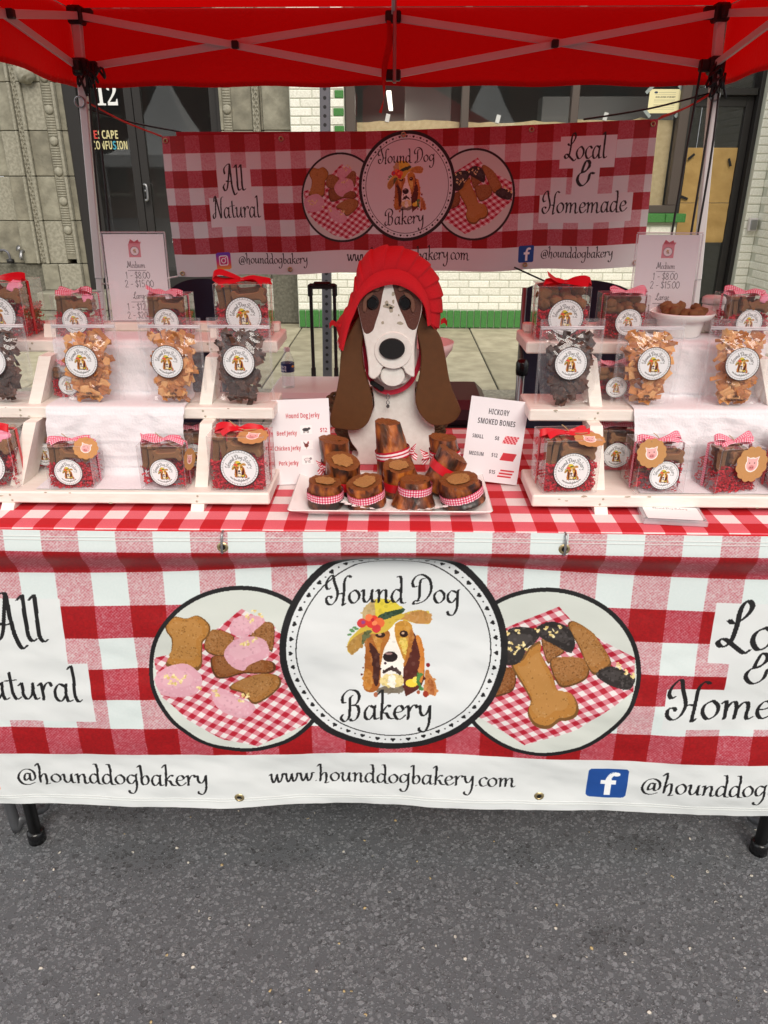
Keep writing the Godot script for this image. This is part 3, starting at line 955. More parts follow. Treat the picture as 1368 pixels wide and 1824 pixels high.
	var wp := rough_mat(rgb8(242, 238, 231), rgb8(234, 228, 219), Vector3(1.2, 7, 7), 0.5, 0.02, 0.1)
	M.white_wood = wp
	M.white_cloth = rough_mat(rgb8(238, 238, 242), rgb8(230, 230, 236), Vector3(6, 6, 6), 0.9, 0.05, 0.25)
	M.paper = mat(rgb8(238, 238, 242), 0.7)
	M.ceramic = mat(rgb8(236, 236, 234), 0.18)
	M.ceramic.clearcoat_enabled = true
	M.ceramic.clearcoat = 0.6
	M.ceramic.clearcoat_roughness = 0.05
	M.doily = mat(rgb8(236, 236, 234), 0.9)
	# dog
	M.dog_white = rough_mat(rgb8(242, 241, 236), rgb8(234, 232, 226), Vector3(5, 5, 5), 0.5, 0.02, 0.08)
	M.dog_brown = rough_mat(rgb8(98, 62, 32), rgb8(92, 58, 30), Vector3(4, 4, 4), 0.45, 0.02, 0.03)
	M.dog_patch = rough_mat(rgb8(98, 56, 44), rgb8(88, 48, 38), Vector3(8, 8, 8), 0.5, 0.03, 0.2)
	M.dog_lid = mat(rgb8(116, 78, 62), 0.5)
	M.worn = mat(rgb8(176, 170, 152), 0.9)
	M.nose = mat(rgb8(16, 16, 18), 0.5)
	var hf := rough_mat(rgb8(204, 14, 32), rgb8(188, 10, 26), Vector3(14, 14, 14), 0.9, 0.06, 0.3)
	M.hat = hf
	M.collar = mat(rgb8(186, 20, 54), 0.7)
	M.wicker = rough_mat(rgb8(118, 92, 58), rgb8(78, 58, 36), Vector3(20, 60, 20), 0.8, 0.05, 0.5)
	# sweets
	M.shell = clear(0.03, Color(0.98, 0.98, 1.0), 0.03)
	M.edge = clear(0.16, Color(0.93, 0.93, 0.95), 0.1)
	M.film = clear(0.05, Color(0.97, 0.97, 0.99), 0.09)
	M.zip = clear(0.6, Color(0.95, 0.94, 0.96), 0.15)
	M.red_satin = mat(rgb8(200, 10, 30), 0.38)
	M.red_satin.rim_enabled = true
	M.red_satin.rim = 0.4
	var rg := gingham(6, [rgb8(242, 228, 233), rgb8(222, 96, 130), rgb8(230, 140, 164)], 96)
	for y in 96:
		for x in 96:
			if (x / 16) % 2 == 1 and (y / 16) % 2 == 1:
				rg.im.set_pixel(x, y, rgb8(196, 22, 66))
	M.check_ribbon = mat(Color.WHITE, 0.7)
	M.check_ribbon.albedo_texture = rg.texture()
	var rs := Painter.new(8, 64, rgb8(186, 12, 44))
	for y in [12, 36]:
		rs.im.fill_rect(Rect2i(0, y, 8, 14), rgb8(238, 222, 226))
	M.stripe_ribbon = mat(Color.WHITE, 0.6)
	M.stripe_ribbon.albedo_texture = rs.texture()
	M.crinkle = mat(rgb8(196, 14, 42), 0.6)
	M.crinkle_pink = mat(rgb8(226, 122, 146), 0.6)
	M.biscuit = rough_mat(rgb8(172, 126, 84), rgb8(128, 88, 54), Vector3(3, 3, 3), 0.95, 0.05, 0.6, false)
	M.biscuit_b = rough_mat(rgb8(156, 110, 70), rgb8(112, 74, 44), Vector3(3, 3, 3), 0.95, 0.05, 0.6, false)
	M.icing = mat(rgb8(236, 150, 178), 0.5)
	M.chip_gold = [rough_mat(rgb8(222, 154, 92), rgb8(188, 116, 56), Vector3(0.6, 0.6, 0.6), 0.6, 0.02, 0.1, false), rough_mat(rgb8(240, 190, 130), rgb8(214, 150, 88), Vector3(0.6, 0.6, 0.6), 0.6, 0.02, 0.1, false), rough_mat(rgb8(196, 126, 66), rgb8(160, 92, 42), Vector3(0.6, 0.6, 0.6), 0.6, 0.02, 0.1, false)]
	M.chip_dark = [rough_mat(rgb8(96, 62, 48), rgb8(60, 38, 30), Vector3(0.6, 0.6, 0.6), 0.5, 0.02, 0.1, false), rough_mat(rgb8(72, 47, 39), rgb8(44, 29, 24), Vector3(0.6, 0.6, 0.6), 0.5, 0.02, 0.1, false), rough_mat(rgb8(124, 82, 64), rgb8(80, 50, 39), Vector3(0.6, 0.6, 0.6), 0.5, 0.02, 0.1, false)]
	M.tag_card = rough_mat(rgb8(196, 146, 92), rgb8(180, 130, 78), Vector3(30, 30, 30), 0.85, 0.05)
	M.twine = mat(rgb8(176, 146, 104), 0.9)
	# smoked bones
	var bones := []
	for k in 3:
		var b := mat(Color.WHITE, 0.42)
		b.albedo_texture = noise(0.012, [rgb8(26, 15, 11), rgb8(76, 33, 14), rgb8(140, 70, 25), rgb8(196, 114, 44)], [[0.36, 0.46, 0.58, 0.78], [0.42, 0.54, 0.68, 0.88], [0.3, 0.42, 0.54, 0.74]][k], 5)
		b.uv1_triplanar = true
		b.uv1_scale = Vector3(4.0, 1.6, 4.0)
		b.heightmap_enabled = true
		b.heightmap_texture = bump_tex
		b.heightmap_scale = 0.12
		b.clearcoat_enabled = true
		b.clearcoat = 0.45
		b.clearcoat_roughness = 0.35
		bones.append(b)
	M.bone = bones
	M.bone_rim = rough_mat(rgb8(170, 104, 44), rgb8(96, 52, 20), Vector3(30, 30, 30), 0.5, 0.05, 0.5, false)
	M.marrow = rough_mat(rgb8(230, 186, 116), rgb8(150, 96, 44), Vector3(45, 45, 45), 0.6, 0.05, 0.5, false)
	# gear
	M.cooler = mat(rgb8(226, 222, 220), 0.4)
	M.bottle = clear(0.1, Color(0.9, 0.95, 1.0), 0.04)
	M.water = clear(0.05, Color(0.92, 0.96, 1.0), 0.02)
	M.navy = rough_mat(rgb8(30, 34, 58), rgb8(22, 25, 44), Vector3(20, 20, 20), 0.85, 0.06, 0.3)
	M.maroon = mat(rgb8(72, 38, 46), 0.45)
	M.pink_plastic = mat(rgb8(232, 206, 206), 0.3)
	M.acrylic = clear(0.05, Color(0.95, 0.95, 1.0), 0.03)
	M.acrylic_edge = clear(0.35, Color(0.9, 0.9, 0.93), 0.1)
	M.ink = mat(rgb8(30, 28, 30), 0.7)
	M.vinyl_white = mat(rgb8(226, 228, 226), 0.6)
	M.vinyl_cream = mat(rgb8(200, 192, 142), 0.6)
	M.vinyl_red = mat(rgb8(196, 62, 52), 0.6)
	M.vinyl_teal = mat(rgb8(62, 150, 170), 0.6)
	M.brown_ink = mat(rgb8(62, 30, 16), 0.7)

func make_prints() -> void:
	make_script()
	var left := paint_biscuits(166, 0)
	var right := paint_biscuits(166, 1)
	M.banner_front = print_mat(paint_banner(true, left, right).texture(), 0.5)
	M.banner_rear = print_mat(paint_banner(false, left, right).texture(), 0.5)
	var s := Painter.new(256, 256, rgb8(234, 238, 240))
	paint_badge(s, Vector2(128, 128), 128, true)
	M.sticker = print_mat(s.texture(), 0.35)
	# price sheet: 560 x 800
	var p := Painter.new(560, 800, rgb8(240, 238, 242))
	var ink := rgb8(40, 38, 44)
	p.rect(224, 92, 336, 208, rgb8(216, 128, 140))
	p.poly([Vector2(224, 92), Vector2(244, 68), Vector2(348, 68), Vector2(336, 92)], rgb8(206, 106, 120))
	p.poly([Vector2(232, 80), Vector2(248, 44), Vector2(284, 68), Vector2(320, 48), Vector2(332, 80)], rgb8(184, 40, 62))
	p.oval(Vector2(280, 152), 42, 42, rgb8(96, 76, 84), 0.0, 28)
	p.oval(Vector2(280, 152), 38, 38, rgb8(236, 224, 228), 0.0, 28)
	paint_hound(p, Vector2(280, 152), 38)
	write(p, "Medium", Vector2(280, 304), 170, ink, .11, 1.2)
	p.rect(196, 328, 368, 332, ink)
	write(p, "1 - $8.00", Vector2(284, 404), 230, ink, .075, 1.0, 0.0, false, true)
	write(p, "2 - $15.00", Vector2(292, 484), 270, ink, .075, 1.0, 0.0, false, true)
	write(p, "Large", Vector2(284, 592), 124, ink, .11, 1.25)
	p.rect(196, 622, 368, 626, ink)
	write(p, "1 - $12.00", Vector2(284, 700), 262, ink, .075, 1.0, 0.0, false, true)
	write(p, "2 - $20.00", Vector2(284, 780), 272, ink, .075, 1.0, 0.0, false, true)
	M.price_sheet = print_mat(p.texture(), 0.6)
	# jerky sheet: 300 x 440
	p = Painter.new(300, 440, rgb8(240, 239, 243))
	var red := rgb8(196, 58, 70)
	type_on(p, "Hound Dog Jerky", Vector2(160, 84), 24, red, true, 176)
	for k in 3:
		var y := 166 + k * 78
		type_on(p, ["Beef Jerky", "Chicken Jerky", "Pork Jerky"][k], Vector2(72, y + 6), 22, red, true, [106, 138, 104][k])
		type_on(p, "$12", Vector2(266, y - 4), 22, red, true, 36)
		p.rect(144, y - 32, 206, y + 16, rgb8(250, 250, 252))
		p.rect(144, y + 16, 206, y + 17, rgb8(214, 212, 218))
		var cc := rgb8(60, 58, 62) if k < 2 else rgb8(150, 140, 146)
		if k == 1:
			p.oval(Vector2(172, y - 6), 11, 10, rgb8(120, 56, 52))
			p.poly([Vector2(160, y - 10), Vector2(156, y - 26), Vector2(168, y - 14)], rgb8(90, 40, 40))
			p.oval(Vector2(181, y - 18), 5, 6, rgb8(120, 56, 52))
			p.oval(Vector2(182, y - 24), 3, 3, rgb8(200, 40, 40))
			p.rect(171, y + 2, 173, y + 12, rgb8(150, 110, 50))
		else:
			p.oval(Vector2(172, y - 10), 17, 9, cc)
			p.oval(Vector2(190, y - 15), 7, 6, cc)
			for x in [160, 166, 178, 184]:
				p.rect(x, y - 8, x + 3, y + 8, cc)
			if k == 2:
				p.oval(Vector2(172, y - 10), 14, 7, rgb8(240, 232, 234))
	M.jerky_sheet = print_mat(p.texture(), 0.6)
	# bones sheet: 300 x 430
	p = Painter.new(300, 430, rgb8(238, 238, 243))
	var dk := rgb8(70, 70, 78)
	type_on(p, "HICKORY", Vector2(152, 68), 28, dk, true, 106)
	type_on(p, "SMOKED BONES", Vector2(148, 120), 28, dk, true, 196)
	type_on(p, "SMALL", Vector2(62, 200), 20, dk, true, 58)
	type_on(p, "MEDIUM", Vector2(66, 290), 20, dk, true, 76)
	for k in 3:
		var y := 200 + k * 88
		type_on(p, ["$8", "$12", "$15"][k], Vector2(162, y), 20, dk, true, [22, 32, 32][k])
		for j in 5:
			for i in 8:
				var c := rgb8(206, 48, 62)
				if k == 0 and (i + j) % 2 == 0:
					c = rgb8(238, 170, 178)
				if k == 2 and j % 2 == 1:
					c = rgb8(236, 220, 224)
				p.rect(196 + i * 9 - j * 3 + 8, y - 18 + j * 8, 196 + i * 9 - j * 3 + 17, y - 10 + j * 8, c)
	M.bones_sheet = print_mat(p.texture(), 0.6)
	# permit 120 x 150
	p = Painter.new(240, 300, rgb8(232, 224, 176))
	type_on(p, "BUILDING PERMIT", Vector2(124, 98), 20, rgb8(60, 60, 60), true, 150)
	p.oval(Vector2(50, 40), 14, 14, rgb8(60, 70, 90))
	for y in [36, 44, 66, 130, 142, 158, 190, 204, 230, 250]:
		p.rect(70 if y < 60 else 40, y, 200, y + 3, rgb8(140, 138, 116))
	M.permit = print_mat(p.texture(), 0.8)
	# bottle wrap
	p = Painter.new(256, 96, rgb8(40, 48, 96))
	for x in [0, 128]:
		type_on(p, "DEER", Vector2(x + 62, 40), 26, rgb8(226, 222, 228), true, 66)
		type_on(p, "PARK", Vector2(x + 62, 74), 26, rgb8(226, 222, 228), true, 66)
		p.oval(Vector2(x + 112, 34), 12, 12, rgb8(224, 150, 40))
	M.bottle_wrap = print_mat(p.texture(), 0.4)
	# kraft tag with a pig's face
	p = Painter.new(128, 128, rgb8(190, 142, 88))
	speckle(p, PackedVector2Array([Vector2(0, 0), Vector2(128, 0), Vector2(128, 128), Vector2(0, 128)]), 500, [rgb8(196, 150, 98), rgb8(180, 130, 78)], 0.5, 1.2)
	var pig := rgb8(232, 178, 176)
	p.oval(Vector2(64, 66), 26, 26, rgb8(244, 238, 234))
	p.poly([Vector2(38, 36), Vector2(58, 44), Vector2(44, 62)], rgb8(244, 238, 234))
	p.poly([Vector2(90, 36), Vector2(70, 44), Vector2(84, 62)], rgb8(244, 238, 234))
	p.poly([Vector2(42, 40), Vector2(56, 46), Vector2(46, 58)], pig)
	p.poly([Vector2(86, 40), Vector2(72, 46), Vector2(82, 58)], pig)
	p.oval(Vector2(64, 66), 22, 22, pig)
	p.oval(Vector2(64, 76), 12, 9, rgb8(214, 140, 140))
	for x in [60, 68]:
		p.oval(Vector2(x, 76), 2, 3, rgb8(120, 60, 60))
	for x in [54, 74]:
		p.oval(Vector2(x, 60), 2.5, 2.5, rgb8(60, 40, 40))
	M.tag_face = print_mat(p.texture(), 0.85)
	# small table card (its square code is left out)
	p = Painter.new(240, 200, rgb8(238, 238, 240))
	write(p, "Hound Dog Bakery", Vector2(120, 40), 150, ink, .1, 1.1)
	p.rect(30, 60, 210, 61, rgb8(180, 180, 186))
	p.rect(30, 168, 210, 169, rgb8(180, 180, 186))
	M.table_card = print_mat(p.texture(), 0.5)
# ---------------------------------------------------------------- ground and buildings
func build_ground() -> void:
	var st := st_new()
	var f := func(x: float, z: float) -> Vector2:
		return Vector2(x / 2.2 + 0.5, (z + 2.2) / 2.2)
	quad(st, Vector3(-90, 0, -5.3), Vector3(90, 0, -5.3), Vector3(90, 0, 90), Vector3(-90, 0, 90), f.call(-90, -5.3), f.call(90, -5.3), f.call(90, 90), f.call(-90, 90))
	structure("road", st, M.asphalt)
	var walk := structure("sidewalk", cbox_mesh(Vector3(60, 0.108, 4.6), 0.004), M.joint, at3(0, 0.054, -7.8))
	var rows := [[-5.512, -6.86], [-6.872, -8.05], [-8.062, -9.4]]
	for j in 3:
		for i in range(-4, 6):
			var x0 := -1.02 + i * 1.76
			if j == 2 and i > -1:
				continue
			var m := cbox_mesh(Vector3(1.747, 0.03, rows[j][0] - rows[j][1]), 0.005)
			obj("slab", m, M.concrete if (i + j) % 2 == 0 else M.concrete_b, walk, at3(x0 + 0.88, 0.0505 + rng.randf() * 0.002, (rows[j][0] + rows[j][1]) * 0.5 + 7.8))
	var kerb := structure("kerb", cbox_mesh(Vector3(60, 0.1, 0.2), 0.004), M.joint, at3(0, 0.05, -5.4))
	for i in range(-5, 6):
		obj("kerb_stone", cbox_mesh(Vector3(1.79, 0.1205, 0.216), 0.012), M.kerb, kerb, at3(i * 1.8 + 0.5, 0.0105, 0.004))
	var gutter := structure("gutter", cbox_mesh(Vector3(60, 0.006, 0.46), 0.001), M.joint, at3(0, 0.005, -5.06))
	for j in 2:
		for i in range(-16, 17):
			obj("paver", cbox_mesh(Vector3(0.22, 0.012, 0.21), 0.004), M.paver, gutter, at3(i * 0.23 + j * 0.11, 0.007 + rng.randf() * 0.002, -0.11 + j * 0.22))
	# low lying ground behind the houses, out to the horizon
	structure("ground", cbox_mesh(Vector3(400, 0.02, 200), 0.005), M.joint, at3(0, -0.02, -105))

func block(parent: Node, x0: float, x1: float, y0: float, y1: float, z: float, m: Material, called := "stone_block", deep := 0.3, bev := 0.006) -> MeshInstance3D:
	return obj(called, cbox_mesh(Vector3(snappedf(x1 - x0, 0.001), snappedf(y1 - y0, 0.001), deep), bev), m, parent, at3((x0 + x1) * 0.5, (y0 + y1) * 0.5, z - deep * 0.5))

func leaf_band(parent: Node, x0: float, x1: float, y0: float, y1: float, z: float) -> void:
	block(parent, x0, x1, y0, y1, z - 0.02, M.stone_b, "band_bed", 0.2, 0.002)
	var st := st_new(true)
	var w := x1 - x0
	var y := y0 + 0.03
	var k := 0
	while y < y1 - 0.03:
		var c := (x0 + x1) * 0.5
		var s := 1.0 if k % 2 == 0 else -1.0
		var path := []
		for q in [[-0.42, -0.03], [-0.2, 0.028], [0.1, -0.018], [0.42, 0.03]]:
			path.append(Vector3(c + q[0] * w * 0.95, y + q[1] * 0.75 * s, z - 0.02))
		tube(st, spline(path, 4), [0.004, 0.007, 0.01, 0.012, 0.011, 0.009, 0.008, 0.009, 0.011, 0.012, 0.009, 0.006, 0.004], 6)
		y += 0.036
		k += 1
	stuff(obj("carved_leaves", st, M.stone_c, parent))

func reed_band(parent: Node, x0: float, x1: float, y0: float, y1: float, z: float) -> void:
	block(parent, x0, x1, y0, y1, z - 0.02, M.stone_b, "band_bed", 0.2, 0.002)
	var c := (x0 + x1) * 0.5
	var y := y0 + 0.06
	var disc := st_new(true)
	lathe(disc, [Vector2(0.042, 0), Vector2(0.042, 0.008), Vector2(0.03, 0.018), Vector2(0, 0.022)], 18, Transform3D(Basis(Vector3.RIGHT, PI / 2), Vector3.ZERO))
	var dm := done(disc)
	var reeds := st_new(true)
	for k in 8:
		tube(reeds, [Vector3(-(x1 - x0) * 0.42, k * 0.0235, 0), Vector3((x1 - x0) * 0.42, k * 0.0235, 0)], 0.0085, 7)
	var rm := done(reeds)
	while y < y1 - 0.05:
		obj("carved_reeds", rm, M.stone_c, parent, at3(c, y, z - 0.022))
		if y + 0.245 < y1:
			obj("carved_disc", dm, M.stone_c, parent, at3(c, y + 0.225, z - 0.02))
		y += 0.277

func build_stone_building() -> void:
	var b := thing("stone_building", "weathered beige stone building with carved door surround and dark glass doors", "building", Vector3(-2.6, 0.12, -8.3))
	var o := Node3D.new()
	var off := Vector3(2.6, -0.12, 8.3)
	var g := StoneGroup.new(b, off)
	var courses := [0.733, 1.156, 1.577, 1.988, 2.41, 2.83, 3.25]
	var m := [M.stone, M.stone_b, M.stone_c]
	# piers: [x0, x1, proud]
	for i in courses.size() - 1:
		var y0: float = courses[i] + 0.003
		var y1: float = courses[i + 1] - 0.003
		var z := -8.3
		g.node = block(b, -14.0, -3.957, y0, y1, z - 0.05, m[(i + 1) % 3]); g.shift()
		g.node = block(b, -3.951, -3.809, y0, y1, z, m[i % 3]); g.shift()
		g.node = block(b, -3.806, -3.777, y0, y1, z + 0.025, M.stone_c, "fillet"); g.shift()
		g.node = block(b, -3.709, -3.674, y0, y1, z + 0.03, M.stone_c, "fillet"); g.shift()
		g.node = block(b, -3.672, -3.488, y0, y1, z, m[(i + 2) % 3]); g.shift()
		g.node = block(b, -3.383, -3.354, y0, y1, z + 0.02, M.stone_c, "fillet"); g.shift()
		g.node = block(b, -3.352, -3.297, y0, y1, z - 0.03, M.stone_b); g.shift()
		g.node = block(b, -1.763, -1.733, y0, y1, z + 0.0, M.stone, "fillet"); g.shift()
		g.node = block(b, -1.643, -1.45, y0, y1, z, m[(i + 1) % 3]); g.shift()
		g.node = block(b, -1.37, -1.343, y0, y1, z - 0.03, M.stone_b, "fillet"); g.shift()
		g.node = block(b, -1.341, -1.05, y0, y1, z + 0.005, m[i % 3]); g.shift()
	o.free()
	var before := b.get_child_count()
	leaf_band(b, -3.775, -3.711, 0.733, 3.25, -8.29)
	leaf_band(b, -1.447, -1.373, 0.733, 3.25, -8.29)
	reed_band(b, -3.486, -3.385, 0.78, 3.25, -8.285)
	reed_band(b, -1.731, -1.645, 0.78, 3.25, -8.285)
	# plinth, ledges, steps
	block(b, -3.76, -3.59, 0.47, 0.73, -8.27, M.stone, "stone_block")
	block(b, -3.585, -3.352, 0.47, 0.73, -8.275, M.stone_c, "stone_block")
	block(b, -3.35, -3.297, 0.47, 0.73, -8.33, M.stone_b, "stone_block")
	block(b, -14.0, -3.765, 0.13, 0.73, -8.33, M.stone_dark, "stone_block")
	block(b, -1.763, -1.345, 0.13, 0.73, -8.28, M.stone_dark, "stone_block")
	block(b, -1.34, -1.05, 0.13, 0.73, -8.29, M.stone_dark, "stone_block")
	block(b, -3.77, -2.9, 0.285, 0.466, -8.06, M.stone, "step", 0.4, 0.012)
	block(b, -2.895, -1.77, 0.285, 0.466, -8.06, M.stone_b, "step", 0.4, 0.012)
	block(b, -3.9, -2.75, 0.115, 0.282, -7.85, M.stone_b, "step", 0.6, 0.012)
	block(b, -2.745, -1.77, 0.115, 0.282, -7.85, M.stone, "step", 0.6, 0.012)
	block(b, -14.0, -1.05, 3.25, 6.5, -8.3, M.stone, "upper_wall", 0.4)
	# weathered carved head jutting out of the pier
	var hd := st_new(true)
	var nz := FastNoiseLite.new()
	nz.seed = 3
	nz.frequency = 14.0
	sheet(hd, 18, 12, func(u: float, v: float) -> Vector3:
		var a := u * TAU
		var t := v * PI
		var d := Vector3(sin(t) * cos(a), cos(t), sin(t) * sin(a))
		var r := 1.0 + 0.35 * nz.get_noise_3dv(d * 0.12) + 0.15 * sin(a * 3.0) * sin(t)
		return Vector3(-3.585, 2.475, -8.27) + Vector3(d.x * 0.085, d.y * 0.085, d.z * 0.1) * r)
	obj("carved_head", hd, M.stone_c, b)
	# dark interior and glazed doors
	var room := st_new()
	for q in [[Vector3(-2.53, 1.9, -11.0), Vector3(3.0, 3.6, 0.1)], [Vector3(-4.0, 1.9, -9.7), Vector3(0.1, 3.6, 2.6)], [Vector3(-1.1, 1.9, -9.7), Vector3(0.1, 3.6, 2.6)], [Vector3(-2.53, 0.4, -9.7), Vector3(3.0, 0.1, 2.6)], [Vector3(-2.53, 3.4, -9.7), Vector3(3.0, 0.1, 2.6)]]:
		cbox(room, Transform3D(Basis.IDENTITY, q[0]), q[1])
	obj("inner_room", room, M.inside_dark, b)
	for q in [[-3.297, -3.165, -8.34, 0.1], [-1.80, -1.765, -8.34, 0.1]]:
		block(b, q[0], q[1], 0.468, 3.25, q[2], M.frame_dark, "door_jamb", q[3], 0.004)
	for k in 2:
		var x0: float = [-3.16, -2.636][k]
		var x1: float = [-2.642, -1.802][k]
		var leaf := block(b, x0, x1, 0.47, 0.66, -8.40, M.frame_dark, "door", 0.05, 0.004)
		var L := func(called: String, a: float, c: float, y0: float, y1: float, mt: Material, dz := 0.0, deep := 0.05) -> void:
			var mid: Vector3 = leaf.position
			obj(called, cbox_mesh(Vector3(c - a, y1 - y0, deep), 0.004), mt, leaf, at3((a + c) * 0.5 - mid.x, (y0 + y1) * 0.5 - mid.y, -8.425 - mid.z + dz))
		L.call("stile", x0, x0 + 0.08, 0.662, 3.2, M.frame_dark)
		L.call("stile", x1 - 0.08, x1, 0.662, 3.2, M.frame_dark)
		L.call("rail", x0 + 0.081, x1 - 0.081, 3.08, 3.2, M.frame_dark)
		L.call("pane", x0 + 0.081, x1 - 0.081, 0.662, 3.079, M.glass, 0.0, 0.006)
		if k == 1:
			var hs := st_new(true)
			tube(hs, spline([Vector3(-2.6, 1.5, -8.4), Vector3(-2.6, 1.5, -8.34), Vector3(-2.575, 1.49, -8.33), Vector3(-2.57, 1.42, -8.33), Vector3(-2.575, 1.36, -8.33), Vector3(-2.6, 1.35, -8.34), Vector3(-2.6, 1.35, -8.4)], 4), 0.012, 8)
			var hx := Transform3D(Basis.IDENTITY, -leaf.position)
			obj("handle", hs, M.steel, leaf, hx)
			obj("lock", cbox_mesh(Vector3(0.05, 0.09, 0.02), 0.004), M.black, leaf, at3(-2.60, 1.43, -8.39) * hx)
			var rs := st_new(true)
			lathe(rs, [Vector2(0.0, 0.0), Vector2(0.014, 0.0), Vector2(0.014, 0.012), Vector2(0, 0.014)], 12, Transform3D(Basis(Vector3.RIGHT, PI / 2), Vector3.ZERO))
			obj("keyhole", rs, M.steel, leaf, at3(-2.60, 1.44, -8.38) * hx)
	# lettering stuck on the glass
	letters("lettering", "12", Vector3(-2.895, 2.31, -8.418), 0.19, M.vinyl_white, b, true, Vector3.ZERO, 0.8, true)
	letters("lettering", "E", Vector3(-3.055, 1.958, -8.418), 0.075, M.vinyl_red, b, true, Vector3.ZERO, -0.036)
	letters("lettering", "SCAPE", Vector3(-2.928, 1.958, -8.418), 0.075, M.vinyl_cream, b, true, Vector3.ZERO, -0.2)
	letters("lettering", "CONFU", Vector3(-3.0, 1.862, -8.418), 0.075, M.vinyl_cream, b, true, Vector3.ZERO, -0.2)
	letters("lettering", "S", Vector3(-2.875, 1.862, -8.418), 0.075, M.vinyl_teal, b, true, Vector3.ZERO, -0.034)
	letters("lettering", "ION", Vector3(-2.797, 1.862, -8.418), 0.075, M.vinyl_cream, b, true, Vector3.ZERO, -0.105)
	var cs := st_new(true)
	for r in [0.21, 0.15]:
		var pts := []
		for k in 48:
			pts.append(Vector3(cos(TAU * k / 48) * r, sin(TAU * k / 48) * r, 0))
		tube(cs, pts, 0.004 if r > 0.2 else 0.002, 5, false, true)
	obj("emblem", cs, M.vinyl_white, b, at3(-2.17, 1.32, -8.418))
	for k in 3:
		letters("lettering", ["B", "R", "B"][k], Vector3(-2.17 + cos(2.5 + k * 0.65) * 0.18, 1.32 + sin(2.5 + k * 0.65) * 0.18, -8.417), 0.04, M.vinyl_white, b, true, Vector3(0, 0, 60 + k * 37), 1.0, true)
	letters("lettering", "Bon", Vector3(-2.32, 1.03, -8.417), 0.05, M.vinyl_white, b, true, Vector3.ZERO, 0.9, true)
	letters("lettering", "Mun", Vector3(-2.325, 0.965, -8.417), 0.05, M.vinyl_white, b, true, Vector3.ZERO, 0.9, true)
	letters("lettering", "Han", Vector3(-2.3, 0.81, -8.417), 0.05, M.vinyl_white, b, true, Vector3.ZERO, 0.9, true)
	for i in range(before, b.get_child_count()):
		b.get_child(i).position += off
	# small fittings on the wall
	var sp := thing("wall_spigot", "small chrome hose spigot on the grey stone pier", "spigot", Vector3(-3.94, 0.84, -8.3))
	var s1 := st_new(true)
	tube(s1, [Vector3(0, 0.02, 0), Vector3(0, 0.02, 0.05), Vector3(0.0, -0.03, 0.07), Vector3(0, -0.06, 0.07)], 0.018, 8)
	obj("spout", s1, M.steel, sp)
	var s2 := st_new(true)
	lathe(s2, [Vector2(0, 0), Vector2(0.032, 0.002), Vector2(0.032, 0.012), Vector2(0, 0.014)], 14, pose(Vector3(-0.02, 0.05, 0.05), Vector3(60, 0, 30)))
	obj("tap_wheel", s2, M.steel, sp)
	var pp := thing("standpipe", "grey bent fire connection pipe with a black cap beside the spigot", "pipe", Vector3(-4.12, 0.85, -8.35))
	var s3 := st_new(true)
	tube(s3, spline([Vector3(-0.12, 0.02, 0), Vector3(-0.1, 0.03, 0.1), Vector3(0.0, 0.03, 0.13), Vector3(0.06, -0.02, 0.14), Vector3(0.07, -0.12, 0.14)], 5), 0.02, 10)
	obj("pipe", s3, M.sign_steel, pp)
	var s4 := st_new(true)
	lathe(s4, [Vector2(0, -0.17), Vector2(0.06, -0.17), Vector2(0.06, -0.11), Vector2(0, -0.1)], 16, at3(0.07, 0, 0.14))
	obj("cap", s4, M.black, pp)
	pp.scale = Vector3(0.62, 0.62, 0.62)

class StoneGroup:
	var root: Node3D
	var off: Vector3
	var node: Node3D
	func _init(r: Node3D, o: Vector3) -> void:
		root = r
		off = o
	func shift() -> void:
		node.position += off

